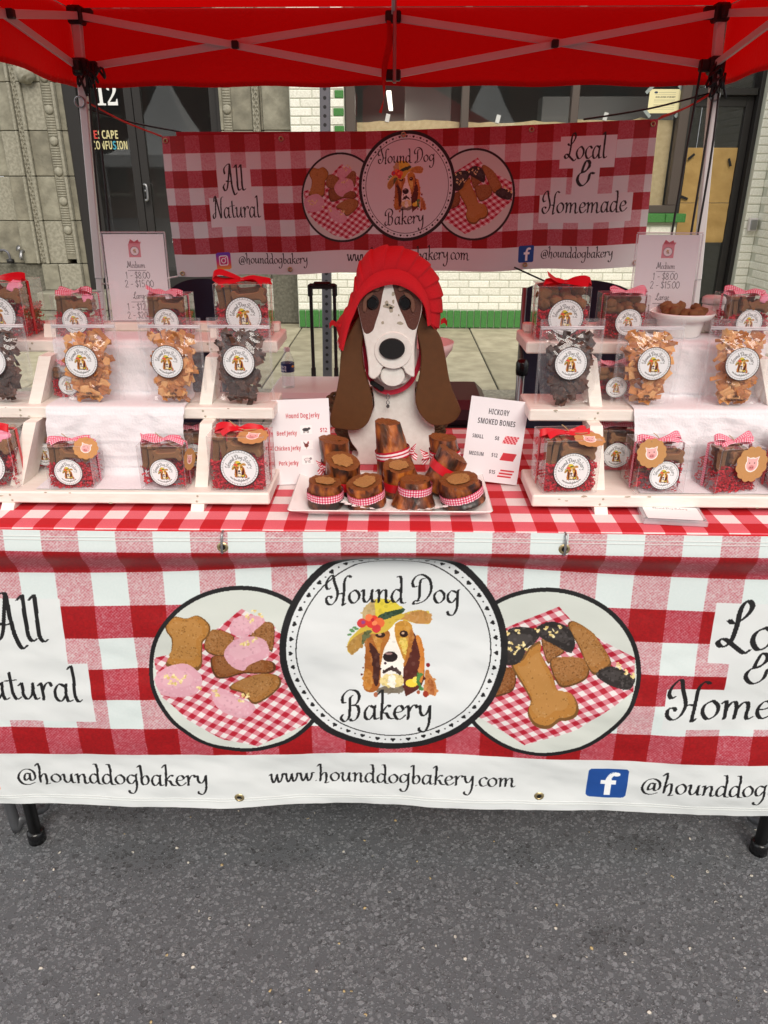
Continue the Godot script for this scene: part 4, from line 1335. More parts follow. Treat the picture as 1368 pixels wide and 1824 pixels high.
func build_brick_building() -> void:
	var org := Vector3(1.2, 0.12, -8.05)
	var b := thing("white_brick_building", "white painted brick building with green base course and papered windows", "building", org)
	var Z := -8.05
	var R := func(p: Vector3) -> Transform3D:
		return Transform3D(Basis.IDENTITY, p - org)
	var wall := st_new()
	for q in [[-1.045, 2.74, 0.12, 1.16], [-1.045, -0.53, 1.16, 3.2], [-1.045, 6.0, 3.2, 6.0], [3.40, 3.53, 0.12, 3.2]]:
		cbox(wall, Transform3D(Basis.IDENTITY, Vector3((q[0] + q[1]) * 0.5, (q[2] + q[3]) * 0.5, Z - 0.14) - org), Vector3(q[1] - q[0], q[3] - q[2], 0.26), 0.003)
	obj("wall", wall, M.mortar, b)
	var lengths := [0.208, 0.2, 0.214]
	var mats := [M.brick_white, M.brick_white_b]
	# soldier course along the foot
	var x := -1.04
	var k := 0
	while x < 2.70:
		var w: float = [0.068, 0.072, 0.07][k % 3]
		obj("green_brick", cbox_mesh(Vector3(w - 0.007, 0.172, 0.03), 0.004), M.brick_green, b, R.call(Vector3(x + w * 0.5, 0.214 + rng.randf() * 0.004, Z - 0.008 + rng.randf() * 0.003)))
		x += w
		k += 1
	# stretcher courses; those higher on the left run only up to the window
	var y := 0.304
	var j := 0
	while y < 3.15:
		var right := 2.74 if y + 0.074 < 1.165 else -0.53
		x = -1.045
		var i := 0
		while x < right - 0.03:
			var w: float = lengths[(i + j) % 3]
			if i == 0 and j % 2 == 1:
				w = 0.1
			w = minf(w, right - x)
			if w < 0.04:
				break
			var green := right < 0 and x + w > right - 0.01 and j % 2 == 0
			obj("green_brick" if green else "brick", cbox_mesh(Vector3(snappedf(w - 0.008, 0.002), 0.066, 0.03), 0.006), M.brick_green if green else mats[rng.randi() % 2], b, R.call(Vector3(x + w * 0.5, y + 0.037, Z - 0.019 + rng.randf() * 0.003)))
			x += w
			i += 1
		y += 0.0745
		j += 1
	# jamb beside the door and the flank of the next bay, which comes forward
	var jamb := st_new()
	y = 0.13
	while y < 3.1:
		cbox(jamb, R.call(Vector3(3.463, y + 0.037, Z - 0.018)), Vector3(0.118, 0.066, 0.03), 0.006)
		y += 0.0745
	stuff(obj("jamb_bricks", jamb, M.brick_white, b))
	obj("flank_wall", cbox_mesh(Vector3(9.0, 5.8, 2.0), 0.004), M.mortar, b, R.call(Vector3(8.03, 3.0, Z + 0.98)))
	var flank := st_new()
	y = 0.13
	j = 0
	while y < 3.1:
		var z := Z - 0.02 + (0.1 if j % 2 else 0.0)
		while z < Z + 1.75:
			cbox(flank, R.call(Vector3(3.539, y + 0.037, z + 0.103)), Vector3(0.03, 0.066, 0.2), 0.006)
			z += 0.208
		y += 0.0745
		j += 1
	stuff(obj("flank_bricks", flank, M.brick_white_b, b))
	# window sill, each brick on edge
	x = -0.6
	while x < 2.74:
		obj("sill_brick", cbox_mesh(Vector3(0.196, 0.08, 0.1), 0.005), M.brick_green, b, R.call(Vector3(x + 0.1, 1.2, Z + 0.005)))
		x += 0.2
	# window
	var win := obj("window", cbox_mesh(Vector3(3.24, 0.07, 0.12), 0.004), M.frame_brown, b, R.call(Vector3(1.1, 1.278, Z - 0.09)))
	var W := func(p: Vector3) -> Transform3D:
		return Transform3D(Basis.IDENTITY, p - Vector3(1.1, 1.278, Z - 0.09))
	for q in [-0.475, 0.612, 1.642, 2.675]:
		obj("mullion", cbox_mesh(Vector3(0.09 if q < 0 or q > 2 else 0.07, 1.86, 0.1), 0.004), M.frame_brown, win, W.call(Vector3(q, 2.245, Z - 0.09)))
	for q in [[-0.428, 0.575], [0.649, 1.605], [1.679, 2.628]]:
		obj("pane", cbox_mesh(Vector3(q[1] - q[0], 1.86, 0.006), 0.001), M.glass, win, W.call(Vector3((q[0] + q[1]) * 0.5, 2.245, Z - 0.1)))
	# paper taped up inside, its top edge uneven
	for q in [[-0.42, 0.57, 2.06], [0.655, 1.6, 2.05], [1.685, 2.62, 2.07]]:
		var ps := st_new()
		var pl := PackedVector2Array([Vector2(q[0], 1.3), Vector2(q[1], 1.3)])
		var n := 9
		for i in n + 1:
			pl.append(Vector2(lerpf(q[1], q[0], float(i) / n), q[2] + rng.randf_range(-0.008, 0.008) + (0.02 if i == 3 else 0.0)))
		slab(ps, pl, Z - 0.17, Z - 0.168, Transform3D(Basis.IDENTITY, -org))
		obj("window_paper", ps, M.cream_paper, b)
		for e in [0.3]:
			obj("tape", cbox_mesh(Vector3(0.04, 0.07, 0.002), 0.0005), M.vinyl_white, b, pose(Vector3(lerpf(q[0], q[1], e), q[2] + 0.03, Z - 0.16) - org, Vector3(0, 0, -25 + 40 * e)))
	var room := st_new()
	for q in [[Vector3(1.4, 1.7, Z - 3.0), Vector3(4.9, 3.4, 0.1)], [Vector3(-0.9, 1.7, Z - 1.65), Vector3(0.1, 3.4, 2.6)], [Vector3(3.9, 1.7, Z - 1.65), Vector3(0.1, 3.4, 2.6)], [Vector3(1.4, 0.1, Z - 1.65), Vector3(4.9, 0.1, 2.6)], [Vector3(1.4, 3.15, Z - 1.65), Vector3(4.9, 0.1, 2.6)], [Vector3(2.2, 1.9, Z - 1.2), Vector3(1.4, 0.9, 0.3)], [Vector3(0.3, 2.3, Z - 1.5), Vector3(0.5, 0.6, 0.4)]]:
		cbox(room, R.call(q[0]), q[1], 0.004)
	obj("inner_room", room, M.inside, b)
	# strip lamps burning inside the shop
	for q in [-0.12]:
		obj("strip_lamp", cbox_mesh(Vector3(0.05, 0.03, 2.0), 0.004), M.lamp_glow, b, R.call(Vector3(q, 2.36, Z - 1.7)))
		var l := AreaLight3D.new()
		l.name = "strip_light"
		l.area_size = Vector2(0.05, 2.0)
		l.light_energy = 0.6
		l.light_color = Color(1.0, 0.97, 0.9)
		l.shadow_enabled = true
		b.add_child(l, true)
		l.position = Vector3(q, 2.34, Z - 1.7) - org
		l.rotation_degrees = Vector3(-90, 0, 0)
	# papered shop door
	var dr := obj("door", cbox_mesh(Vector3(0.6, 0.16, 0.06), 0.004), M.frame_dark, b, R.call(Vector3(3.045, 0.33, Z - 0.2)))
	var D := func(p: Vector3) -> Transform3D:
		return Transform3D(Basis.IDENTITY, p - Vector3(3.045, 0.33, Z - 0.2))
	for q in [2.765, 3.325]:
		obj("stile", cbox_mesh(Vector3(0.07, 1.86, 0.06), 0.004), M.frame_dark, dr, D.call(Vector3(q, 1.342, Z - 0.2)))
	obj("rail", cbox_mesh(Vector3(0.49, 0.09, 0.06), 0.004), M.frame_dark, dr, D.call(Vector3(3.045, 2.225, Z - 0.2)))
	obj("pane", cbox_mesh(Vector3(0.488, 1.77, 0.006), 0.001), M.glass, dr, D.call(Vector3(3.045, 1.297, Z - 0.2)))
	for q in [[2.742, 0.05, 2.74], [3.382, 0.042, 2.74]]:
		obj("door_jamb", cbox_mesh(Vector3(q[1] - 0.004, 2.9, 0.16), 0.004), M.frame_dark, b, R.call(Vector3(q[0], 1.67, Z - 0.16)))
	obj("transom_bar", cbox_mesh(Vector3(0.59, 0.06, 0.12), 0.004), M.frame_dark, b, R.call(Vector3(3.063, 2.303, Z - 0.17)))
	obj("transom_pane", cbox_mesh(Vector3(0.59, 0.75, 0.006), 0.001), M.glass, b, R.call(Vector3(3.063, 2.71, Z - 0.19)))
	obj("door_sill", cbox_mesh(Vector3(0.66, 0.12, 0.3), 0.004), M.concrete_b, b, R.call(Vector3(3.07, 0.185, Z - 0.1)))
	var kp := st_new(true)
	var crease := FastNoiseLite.new()
	crease.seed = 11
	crease.frequency = 4.5
	for half in 2:
		var ya := 1.83 if half == 0 else 1.33
		var yb := 1.335 if half == 0 else 0.96
		sheet(kp, 16, 16, func(u: float, v: float) -> Vector3:
			return Vector3(2.8 + 0.485 * u, lerpf(ya, yb, v), Z - 0.186 + crease.get_noise_2d(u * 0.5 + half, v * 0.6) * 0.012 + half * 0.004) - org)
	obj("door_paper", kp, M.kraft, b)
	for q in [[2.84, 1.75, 40], [3.02, 1.71, 52], [3.22, 1.7, -68], [2.99, 1.5, -50], [2.83, 1.38, -20], [3.0, 1.4, 48]]:
		obj("tape", cbox_mesh(Vector3(0.075, 0.024, 0.002), 0.0005), M.tape, b, pose(Vector3(q[0], q[1], Z - 0.165) - org, Vector3(0, 0, q[2])))
	# torn hole in the paper, filled by a darker patch of card behind
	var permit := thing("permit_notice", "pale yellow building permit sheet taped to the shop window", "notice", Vector3(2.487, 2.222, Z - 0.094))
	var ps2 := st_new()
	quad(ps2, Vector3(-0.148, 0.1, 0), Vector3(0.148, 0.1, 0), Vector3(0.148, -0.1, 0), Vector3(-0.148, -0.1, 0))
	obj("sheet", ps2, M.permit, permit)
	for q in [[-0.15, 0.1, 45], [0.15, 0.1, -45], [-0.15, -0.1, -45], [0.15, -0.1, 45]]:
		obj("tape", cbox_mesh(Vector3(0.09, 0.03, 0.001), 0.0003), M.tape_clear, permit, pose(Vector3(q[0], q[1], 0.002), Vector3(0, 0, q[2])))
	var ob := thing("outlet_box", "small grey weatherproof outlet box on the white brick jamb", "outlet", Vector3(3.462, 1.14, Z + 0.013))
	cb("box", Vector3(0, 0, 0.025), Vector3(0.08, 0.12, 0.05), M.steel_white, ob, 0.006)
	cb("cover", Vector3(0, 0, 0.055), Vector3(0.06, 0.09, 0.012), M.steel, ob, 0.004)

# what the shop windows mirror: the other side of the street with its white stall tents
func build_across_street() -> void:
	for k in 2:
		var b := thing("row_house", ["brown brick row house across the street, mirrored in the glass doors", "dark brick row house with taller windows, mirrored in the shop window"][k], "building", Vector3(-9.0 + k * 17.0, 0, 21.0))
		obj("wall", cbox_mesh(Vector3(16.6, 11, 0.6), 0.02), M.brick_far, b, at3(0, 5.5, 0))
		for j in 3:
			for i in 6:
				var w := obj("window", cbox_mesh(Vector3(1.2, 1.7 + k * 0.3, 0.1), 0.02), M.frame_dark, b, at3(-6.6 + i * 2.6, 2.0 + j * 3.2, -0.33))
				obj("sill", cbox_mesh(Vector3(1.4, 0.12, 0.2), 0.02), M.stone, w, at3(0, -1.0 - k * 0.15, -0.08))
	for k in 2:
		var t := thing("stall_tent", ["white peaked stall tent across the street", "second white peaked stall tent further along the street"][k], "tent", Vector3(-6.6 + k * 9.0, 0, 7.2), 0.0)
		for sx in [-1, 1]:
			for sz in [-1, 1]:
				cb("leg", Vector3(sx * 1.45, 1.05, sz * 1.45), Vector3(0.04, 2.1, 0.04), M.steel_white, t)
		var st := st_new(true)
		sheet(st, 24, 8, func(u: float, v: float) -> Vector3:
			var a := u * TAU + PI / 4
			var c := Vector2(cos(a), sin(a))
			var sq := 1.5 / maxf(absf(c.x), absf(c.y))
			var r := v * sq
			return Vector3(c.x * r, 2.2 + 2.2 * pow(1.0 - v, 1.8), c.y * r))
		obj("roof", st, M.tent_white, t)
		for s in 4:
			obj("valance", cbox_mesh(Vector3(3.0, 0.3, 0.01), 0.002), M.tent_white, t, Transform3D(Basis(Vector3.UP, s * PI / 2), Vector3.ZERO) * at3(0, 2.06, 1.505))
# ---------------------------------------------------------------- canopy and the banner at the back
func build_canopy() -> void:
	var c := thing("canopy_tent", "red pop-up canopy on white legs sheltering the stall", "canopy", Vector3(0, 0, -2.5))
	var o := Vector3(0, 0, 2.5)
	var XL := -1.5
	var XR := 1.46
	var ZF := -0.95
	var ZB := -4.03
	var eave := 2.245
	var peak := Vector3(-0.02, 3.2, -2.5)
	var P := [Vector3(XL, eave, ZB), Vector3(XR, eave, ZB), Vector3(XR, eave, ZF), Vector3(XL, eave, ZF)]
	for s in 4:
		var a: Vector3 = P[s]
		var b: Vector3 = P[(s + 1) % 4]
		var roof := st_new(true)
		sheet(roof, 20, 12, func(u: float, v: float) -> Vector3:
			var e: Vector3 = a.lerp(b, u)
			var q: Vector3 = peak.lerp(e, v)
			q.y -= 0.05 * sin(v * PI) * (1.0 - absf(u - 0.5) * 1.2)
			return q + o)
		obj("roof_panel", roof, M.canopy, c)
		var val := st_new(true)
		var drop := 0.312
		sheet(val, 48, 6, func(u: float, v: float) -> Vector3:
			var e: Vector3 = a.lerp(b, u)
			var out := (b - a).cross(Vector3.UP).normalized()
			var d := drop + 0.004 * sin(u * 37.0)
			if s == 3:
				d -= 0.06 * clampf(1.0 - u, 0.0, 1.0) - 0.01
			return e + o + Vector3(0, -d * v - 0.002, 0) - out * (0.004 + 0.01 * sin(u * 21.0 + v) * v))
		obj("valance", val, M.canopy, c)
		# stitched double hem along the lower edge
		var hem := st_new(true)
		sheet(hem, 48, 2, func(u: float, v: float) -> Vector3:
			var e: Vector3 = a.lerp(b, u)
			var out := (b - a).cross(Vector3.UP).normalized()
			var d := drop + 0.004 * sin(u * 37.0)
			if s == 3:
				d -= 0.06 * clampf(1.0 - u, 0.0, 1.0) - 0.01
			var w := 1.0 - 0.075 * (1.0 - v)
			return e + o + Vector3(0, -d * w - 0.002, 0) - out * (0.0075 + 0.01 * sin(u * 21.0 + w) * w))
		obj("hem", hem, M.canopy, c)
	# legs, brackets, scissor bars
	var legs := [[Vector3(-1.44, 2.24, -3.94), Vector3(-1.575, 0.0, -3.96)], [Vector3(1.395, 2.24, -3.94), Vector3(1.56, 0.0, -3.96)], [Vector3(1.40, 2.24, -1.04), Vector3(1.43, 0, -1.04)], [Vector3(-1.44, 2.24, -1.04), Vector3(-1.47, 0, -1.04)]]
	for l in legs:
		var st := st_new()
		var mid: Vector3 = l[0].lerp(l[1], 0.52)
		bar(st, l[0] + o, mid + o, 0.038, 0.038, Vector3(0, 0, 1), 0.004)
		var leg := obj("leg", st, M.steel_white, c)
		st = st_new()
		bar(st, mid + o + Vector3(0, 0.05, 0), l[1] + o, 0.03, 0.03, Vector3(0, 0, 1), 0.003)
		obj("inner_tube", st, M.steel_white, leg)
		st = st_new()
		cbox(st, pose(l[1] + o + Vector3(0, 0.006, 0)), Vector3(0.09, 0.012, 0.09), 0.003)
		obj("foot", st, M.steel, leg)
		for y in [2.2, 2.0]:
			var q: Vector3 = l[0].lerp(l[1], (2.24 - y) / 2.24)
			st = st_new()
			cbox(st, pose(q + o), Vector3(0.066, 0.072, 0.066), 0.008)
			cbox(st, pose(q + o + Vector3(-signf(q.x) * 0.05, 0, 0)), Vector3(0.05, 0.05, 0.03), 0.006)
			cbox(st, pose(q + o + Vector3(0, 0, 0.05 if q.z < -2.5 else -0.05)), Vector3(0.03, 0.05, 0.05), 0.006)
			obj("bracket", st, M.black, c)
	var hubs := {"n": Vector3(-0.035, 0, -3.94), "s": Vector3(-0.02, 0, -1.04), "w": Vector3(-1.45, 0, -2.5), "e": Vector3(1.4, 0, -2.5)}
	for k in hubs:
		for y in [2.19, 1.965]:
			var st := st_new()
			cbox(st, pose(hubs[k] + o + Vector3(0, y, 0)), Vector3(0.07, 0.045, 0.05) if k in ["n", "s"] else Vector3(0.05, 0.045, 0.07), 0.006)
			obj("bracket", st, M.black, c)
	var spans := [[0, "n"], [1, "n"], [1, "e"], [2, "e"], [2, "s"], [3, "s"], [3, "w"], [0, "w"]]
	for s in spans:
		var l: Array = legs[s[0]]
		var up: Vector3 = l[0].lerp(l[1], 0.04 / 2.24)
		var lo: Vector3 = l[0].lerp(l[1], 0.24 / 2.24)
		var h: Vector3 = hubs[s[1]]
		var side := Vector3(0, 0, 0.012) if s[1] in ["n", "s"] else Vector3(0.012, 0, 0)
		var st := st_new()
		bar(st, up + o + side, h + o + side + Vector3(0, 1.965, 0), 0.03, 0.012)
		obj("truss_bar", st, M.steel_white, c)
		st = st_new()
		bar(st, lo + o - side, h + o - side + Vector3(0, 2.19, 0), 0.03, 0.012)
		obj("truss_bar", st, M.steel_white, c)
		st = st_new()
		cbox(st, pose((up + h + Vector3(0, 1.965, 0)) * 0.5 + o + side * 2.2), Vector3(0.03, 0.032, 0.03), 0.004)
		obj("pivot", st, M.black, c)
	# struts from the hubs to the peak, centre post
	for k in hubs:
		var st := st_new()
		bar(st, hubs[k] + o + Vector3(0, 2.2, 0), Vector3(-0.02, 2.75, -2.5) + o, 0.026, 0.016)
		obj("roof_strut", st, M.steel_white, c)
	var st2 := st_new()
	cbox(st2, pose(Vector3(-0.02, 2.85, 0)), Vector3(0.04, 0.6, 0.04), 0.004)
	obj("centre_post", st2, M.steel_white, c)
	st2 = st_new()
	cbox(st2, pose(Vector3(-0.028, 2.1, -3.90) + o), Vector3(0.016, 0.34, 0.016), 0.003)
	obj("hub_rod", st2, M.steel, c)
	# loose red strap hanging from the hub
	var sp := []
	var sd := []
	for i in 13:
		var t := i / 12.0
		sp.append(Vector3(-0.055 - 0.04 * t * t + 0.008 * sin(t * 9.0), 2.17 - 0.36 * t, -3.9 + 0.02 * t) + o)
		sd.append(Vector3(cos(t * 3.0 - 1.0), 0.1, sin(t * 3.0 - 1.0)).normalized())
	var ss := st_new(true)
	strip(ss, sp, sd, 0.03)
	obj("strap", ss, M.canopy, c)
	# black guy cords hanging slack beside the rear legs
	for q in [[-1.405, -1.47, 0.0], [-1.385, -1.43, 0.012], [1.335, 1.28, 0.0], [1.42, 1.41, 0.015], [1.405, 1.385, 0.0]]:
		var cs := st_new(true)
		tube(cs, spline([Vector3(q[0], 2.02, -3.9) + o, Vector3(lerpf(q[0], q[1], 0.4) + q[2], 1.6, -3.88) + o, Vector3(q[1], 0.7, -3.88) + o], 6), 0.0055, 6)
		obj("guy_cord", cs, M.black, c)
	for s in [-1, 1]:
		var kn := st_new(true)
		for i in 5:
			var a := Vector3(s * 1.40 + rng.randf_range(-0.04, 0.04), 2.0 + rng.randf_range(-0.06, 0.02), -3.89)
			a += o
			tube(kn, spline([a, a + Vector3(rng.randf_range(-0.05, 0.05), -0.06, 0.02), a + Vector3(rng.randf_range(-0.05, 0.05), -0.02, 0.03), a + Vector3(rng.randf_range(-0.04, 0.04), -0.1, 0.01)], 4), 0.006, 5)
		obj("cord_tangle", kn, M.black, c)
	for q in [Vector3(-1.475, 1.86, -3.92), Vector3(1.42, 1.88, -3.92)]:
		var rs := st_new(true)
		var pts := []
		for k in 16:
			pts.append(q + o + Vector3(cos(TAU * k / 16) * 0.022, sin(TAU * k / 16) * 0.022, 0))
		tube(rs, pts, 0.004, 6, false, true)
		obj("ring", rs, M.steel, c)

func build_rear_banner() -> void:
	var TL := Vector3(-1.135, 1.721, -4.0)
	var TR := Vector3(1.165, 1.783, -3.87)
	var BL := Vector3(-1.124, 1.082, -3.99)
	var BR := Vector3(1.178, 1.142, -3.86)
	var org := Vector3(0, 1.1, -3.94)
	var b := thing("rear_banner", "red and white gingham banner strung between the canopy's rear legs", "banner", org)
	var f := func(u: float, v: float) -> Vector3:
		var p: Vector3 = TL.lerp(TR, u).lerp(BL.lerp(BR, u), v)
		p.z += 0.014 * sin(u * 9.0 + v * 2.0) + 0.006 * sin(u * 23.0 + v * 5.0) + 0.012 * sin(v * PI) * cos(u * 5.0)
		p.y -= 0.008 * sin(u * PI) * (1.0 - v) + 0.004 * sin(u * 30.0) * v
		return p - org
	var st := st_new(true)
	sheet(st, 80, 24, f)
	obj("print", st, M.banner_rear, b)
	var hem := st_new(true)
	sheet(hem, 60, 3, func(u: float, v: float) -> Vector3:
		var q: Vector3 = f.call(0.03 + u * 0.4, 0.0)
		return q + Vector3(0, 0.018 * (1.0 - v) * (1.0 - u) - 0.01 * v, -0.012 - 0.01 * v))
	obj("folded_hem", hem, M.hem_red, b)
	var gr := st_new(true)
	var pts := []
	for k in 14:
		pts.append(Vector3(cos(TAU * k / 14) * 0.009, sin(TAU * k / 14) * 0.009, 0))
	tube(gr, pts, 0.0035, 6, false, true)
	var gm := done(gr)
	for q in [[0.008, 0.03], [0.25, 0.035], [0.5, 0.03], [0.755, 0.03], [0.99, 0.03], [0.012, 0.975], [0.25, 0.96], [0.755, 0.965], [0.985, 0.97]]:
		obj("grommet", gm, M.brass, b, Transform3D(Basis.IDENTITY, f.call(q[0], q[1]) + Vector3(0, 0, 0.004)))
	for q in [[TL, Vector3(-1.465, 1.87, -3.93), M.red_cord], [TL + Vector3(0.09, 0.02, -0.02), Vector3(-1.48, 1.84, -3.94), M.black], [TR, Vector3(1.42, 1.9, -3.93), M.red_cord], [TR + Vector3(0.01, 0.008, 0), Vector3(1.425, 1.9, -3.92), M.red_cord], [TR + Vector3(-0.33, -0.0, -0.03), Vector3(1.42, 1.895, -3.94), M.black], [BL, Vector3(-1.5, 1.05, -3.95), M.steel_white], [BR + Vector3(-0.62, 0, 0), Vector3(1.3, 0.86, -3.9), M.black]]:
		var c := st_new(true)
		var a: Vector3 = q[0] - org
		var e: Vector3 = q[1] - org
		tube(c, spline([a, a.lerp(e, 0.5) + Vector3(0, -0.012, 0), e], 5), 0.0042, 6)
		obj("tie_cord", c, q[2], b)
# ---------------------------------------------------------------- table, cloth, front banner
const TOP := 0.885

func build_table() -> void:
	var t := thing("folding_table", "long folding table on dark tube legs behind the front banner", "table", Vector3(0, 0, -1.71))
	var o := Vector3(0, 0, 1.71)
	cb("tabletop", Vector3(0, 0.862, 0), Vector3(2.0, 0.038, 0.69), M.table_top, t, 0.01)
	for sx in [-1, 1]:
		for z in [-1.405, -2.0]:
			var st := st_new(true)
			var x: float = 0.9 * sx
			tube(st, [Vector3(x, 0.02, z) + o, Vector3(x, 0.845, z) + o], 0.0145, 12)
			var leg := obj("leg", st, M.black, t)
			st = st_new(true)
			lathe(st, [Vector2(0, 0), Vector2(0.021, 0), Vector2(0.021, 0.03), Vector2(0.017, 0.034), Vector2(0.0145, 0.035)], 14, at3(x, 0, z) * Transform3D(Basis.IDENTITY, o))
			obj("rubber_foot", st, M.black_gloss, leg)
		var br := st_new(true)
		tube(br, spline([Vector3(0.965 * sx, 0.84, -1.43) + o, Vector3(0.965 * sx, 0.08, -1.43) + o, Vector3(0.955 * sx, 0.035, -1.44) + o, Vector3(0.93 * sx, 0.03, -1.47) + o, Vector3(0.91 * sx, 0.06, -1.52) + o, Vector3(0.90 * sx, 0.4, -1.7) + o], 5), 0.013, 10)
		obj("brace", br, M.table_leg, t)
	# gingham cloth, turned over the front edge
	var c := thing("tablecloth", "red and white checked cotton cloth spread over the table", "tablecloth", Vector3(0, TOP, -1.71))
	var nz := FastNoiseLite.new()
	nz.seed = 5
	nz.frequency = 2.2
	var sts := st_new(true)
	var prof := [Vector2(-2.075, 0.82), Vector2(-2.066, 0.87), Vector2(-2.055, 0.8852), Vector2(-2.03, 0.8862)]
	for i in 14:
		prof.append(Vector2(lerpf(-1.98, -1.385, i / 13.0), 0.8862))
	prof.append_array([Vector2(-1.372, 0.8855), Vector2(-1.362, 0.8815), Vector2(-1.357, 0.875), Vector2(-1.3555, 0.866), Vector2(-1.355, 0.850)])
	var nx := 60
	var acc := [0.0]
	for i in prof.size() - 1:
		acc.append(acc[i] + prof[i].distance_to(prof[i + 1]))
	for j in prof.size() - 1:
		for i in nx:
			var g := func(ii: int, jj: int) -> Vector3:
				var x := lerpf(-1.01, 1.01, float(ii) / nx)
				var q: Vector2 = prof[jj]
				var up := (nz.get_noise_2d(x * 2.0, q.x * 2.0) + 1.0) * 0.0007
				var out := 0.0
				if jj > prof.size() - 5:
					out = nz.get_noise_2d(x * 3.0, 9.0) * 0.003
				return Vector3(x, q.y - TOP + up, q.x + 1.71 + out)
			var uv := func(ii: int, jj: int) -> Vector2:
				return Vector2(lerpf(-1.01, 1.01, float(ii) / nx) / 0.168 + 0.1, acc[jj] / 0.168)
			quad(sts, g.call(i, j), g.call(i + 1, j), g.call(i + 1, j + 1), g.call(i, j + 1), uv.call(i, j), uv.call(i + 1, j), uv.call(i + 1, j + 1), uv.call(i, j + 1))
	obj("cloth", sts, M.cloth, c)
	var hem := st_new(true)
	var hp := []
	for i in 81:
		var x := lerpf(-1.01, 1.01, i / 80.0)
		hp.append(Vector3(x, -0.0005 + nz.get_noise_2d(x * 4.0, 3.0) * 0.0012, -1.3565 + 1.71 + nz.get_noise_2d(x * 3.0, 7.0) * 0.002))
	tube(hem, hp, 0.0032, 6)
	obj("rolled_hem", hem, M.hat, c)
	# dark bag pushed under the table
	var bag := thing("tote_bag", "dark grey bag slumped on the road under the table", "bag", Vector3(-0.16, 0, -1.62))
	var bs := st_new(true)
	lathe(bs, [Vector2(0, 0.002), Vector2(0.11, 0.002), Vector2(0.15, 0.03), Vector2(0.155, 0.1), Vector2(0.13, 0.2), Vector2(0.1, 0.27), Vector2(0, 0.28)], 20, Transform3D.IDENTITY, 0.7)
	obj("sack", bs, M.maroon_grey, bag)
	var hs := st_new(true)
	tube(hs, spline([Vector3(-0.06, 0.26, 0.02), Vector3(-0.05, 0.36, 0.02), Vector3(0.05, 0.36, 0.02), Vector3(0.06, 0.26, 0.02)], 6), 0.008, 8)
	obj("handle", hs, M.black, bag)

func build_front_banner() -> void:
	var org := Vector3(0, 0.19, -1.34)
	var b := thing("front_banner", "large red and white gingham banner hanging down the front of the table", "banner", org)
	var nz := FastNoiseLite.new()
	nz.seed = 21
	nz.frequency = 1.6
	var f := func(u: float, v: float) -> Vector3:
		var x := -1.19 + 2.374 * u
		var s := v * 0.70
		var r := 0.03 + 0.022 * exp(-pow(x / 0.45, 2.0))
		var y := 0.893
		var z := -1.342
		var a := minf(s, 0.0446)
		y -= a * 0.985
		z += a * 0.16
		if s > 0.0446:
			var t := minf((s - 0.0446) / 0.0713, 1.0)
			y -= sqrt(0.0713 * 0.0713 - r * r) * t
			z -= r * (t * t * (3.0 - 2.0 * t))
		if s > 0.1159:
			var t := (s - 0.1159) / 0.5841
			y -= (minf(s, 0.544) - 0.1159) * 1.043 + maxf(s - 0.544, 0.0) * 0.93
			z += (r + 0.006) * sin(t * PI * 0.5) 
		z += nz.get_noise_2d(x * 1.4, s * 2.2) * 0.012 * smoothstep(0.1, 0.3, s) + 0.0025 * sin(x * 9.0) * smoothstep(0.45, 0.7, s)
		y += 0.002 * sin(x * 5.0 + 1.0)
		return Vector3(x, y, z) - org
	var st := st_new(true)
	sheet(st, 160, 84, f)
	obj("print", st, M.banner_front, b)
	# heat-sealed seams along the top and bottom
	for q in [0.018, 0.028, 0.962, 0.972]:
		var ss := st_new(true)
		var pts := []
		for i in 121:
			pts.append(f.call(i / 120.0, q) + Vector3(0, 0, 0.0004))
		tube(ss, pts, 0.0009, 4)
		obj("seam", ss, M.seam, b)
	for q in [[-0.344, 0.046], [0.327, 0.046], [-0.357, 0.957], [0.327, 0.94]]:
		var p: Vector3 = f.call((q[0] + 1.19) / 2.374, q[1])
		var gs := st_new(true)
		lathe(gs, [Vector2(0.0055, 0.0012), Vector2(0.0062, 0.003), Vector2(0.009, 0.003), Vector2(0.0115, 0.0005)], 20, pose(p, Vector3(90, 0, 0)))
		var g := obj("grommet", gs, M.brass, b)
		var hole := st_new()
		lathe(hole, [Vector2(0.0, 0.0012), Vector2(0.0058, 0.0012)], 16, pose(p, Vector3(90, 0, 0)))
		obj("eyelet", hole, M.black, g)
		if q[1] < 0.5:
			var hk := st_new(true)
			tube(hk, spline([p + Vector3(0.001, 0.03, -0.012), p + Vector3(0.001, 0.028, 0.0), p + Vector3(0.0, 0.004, 0.008), p + Vector3(0.0, -0.008, 0.007), p + Vector3(-0.002, -0.01, 0.0)], 6), 0.0024, 8)
			obj("hook", hk, M.steel, b)
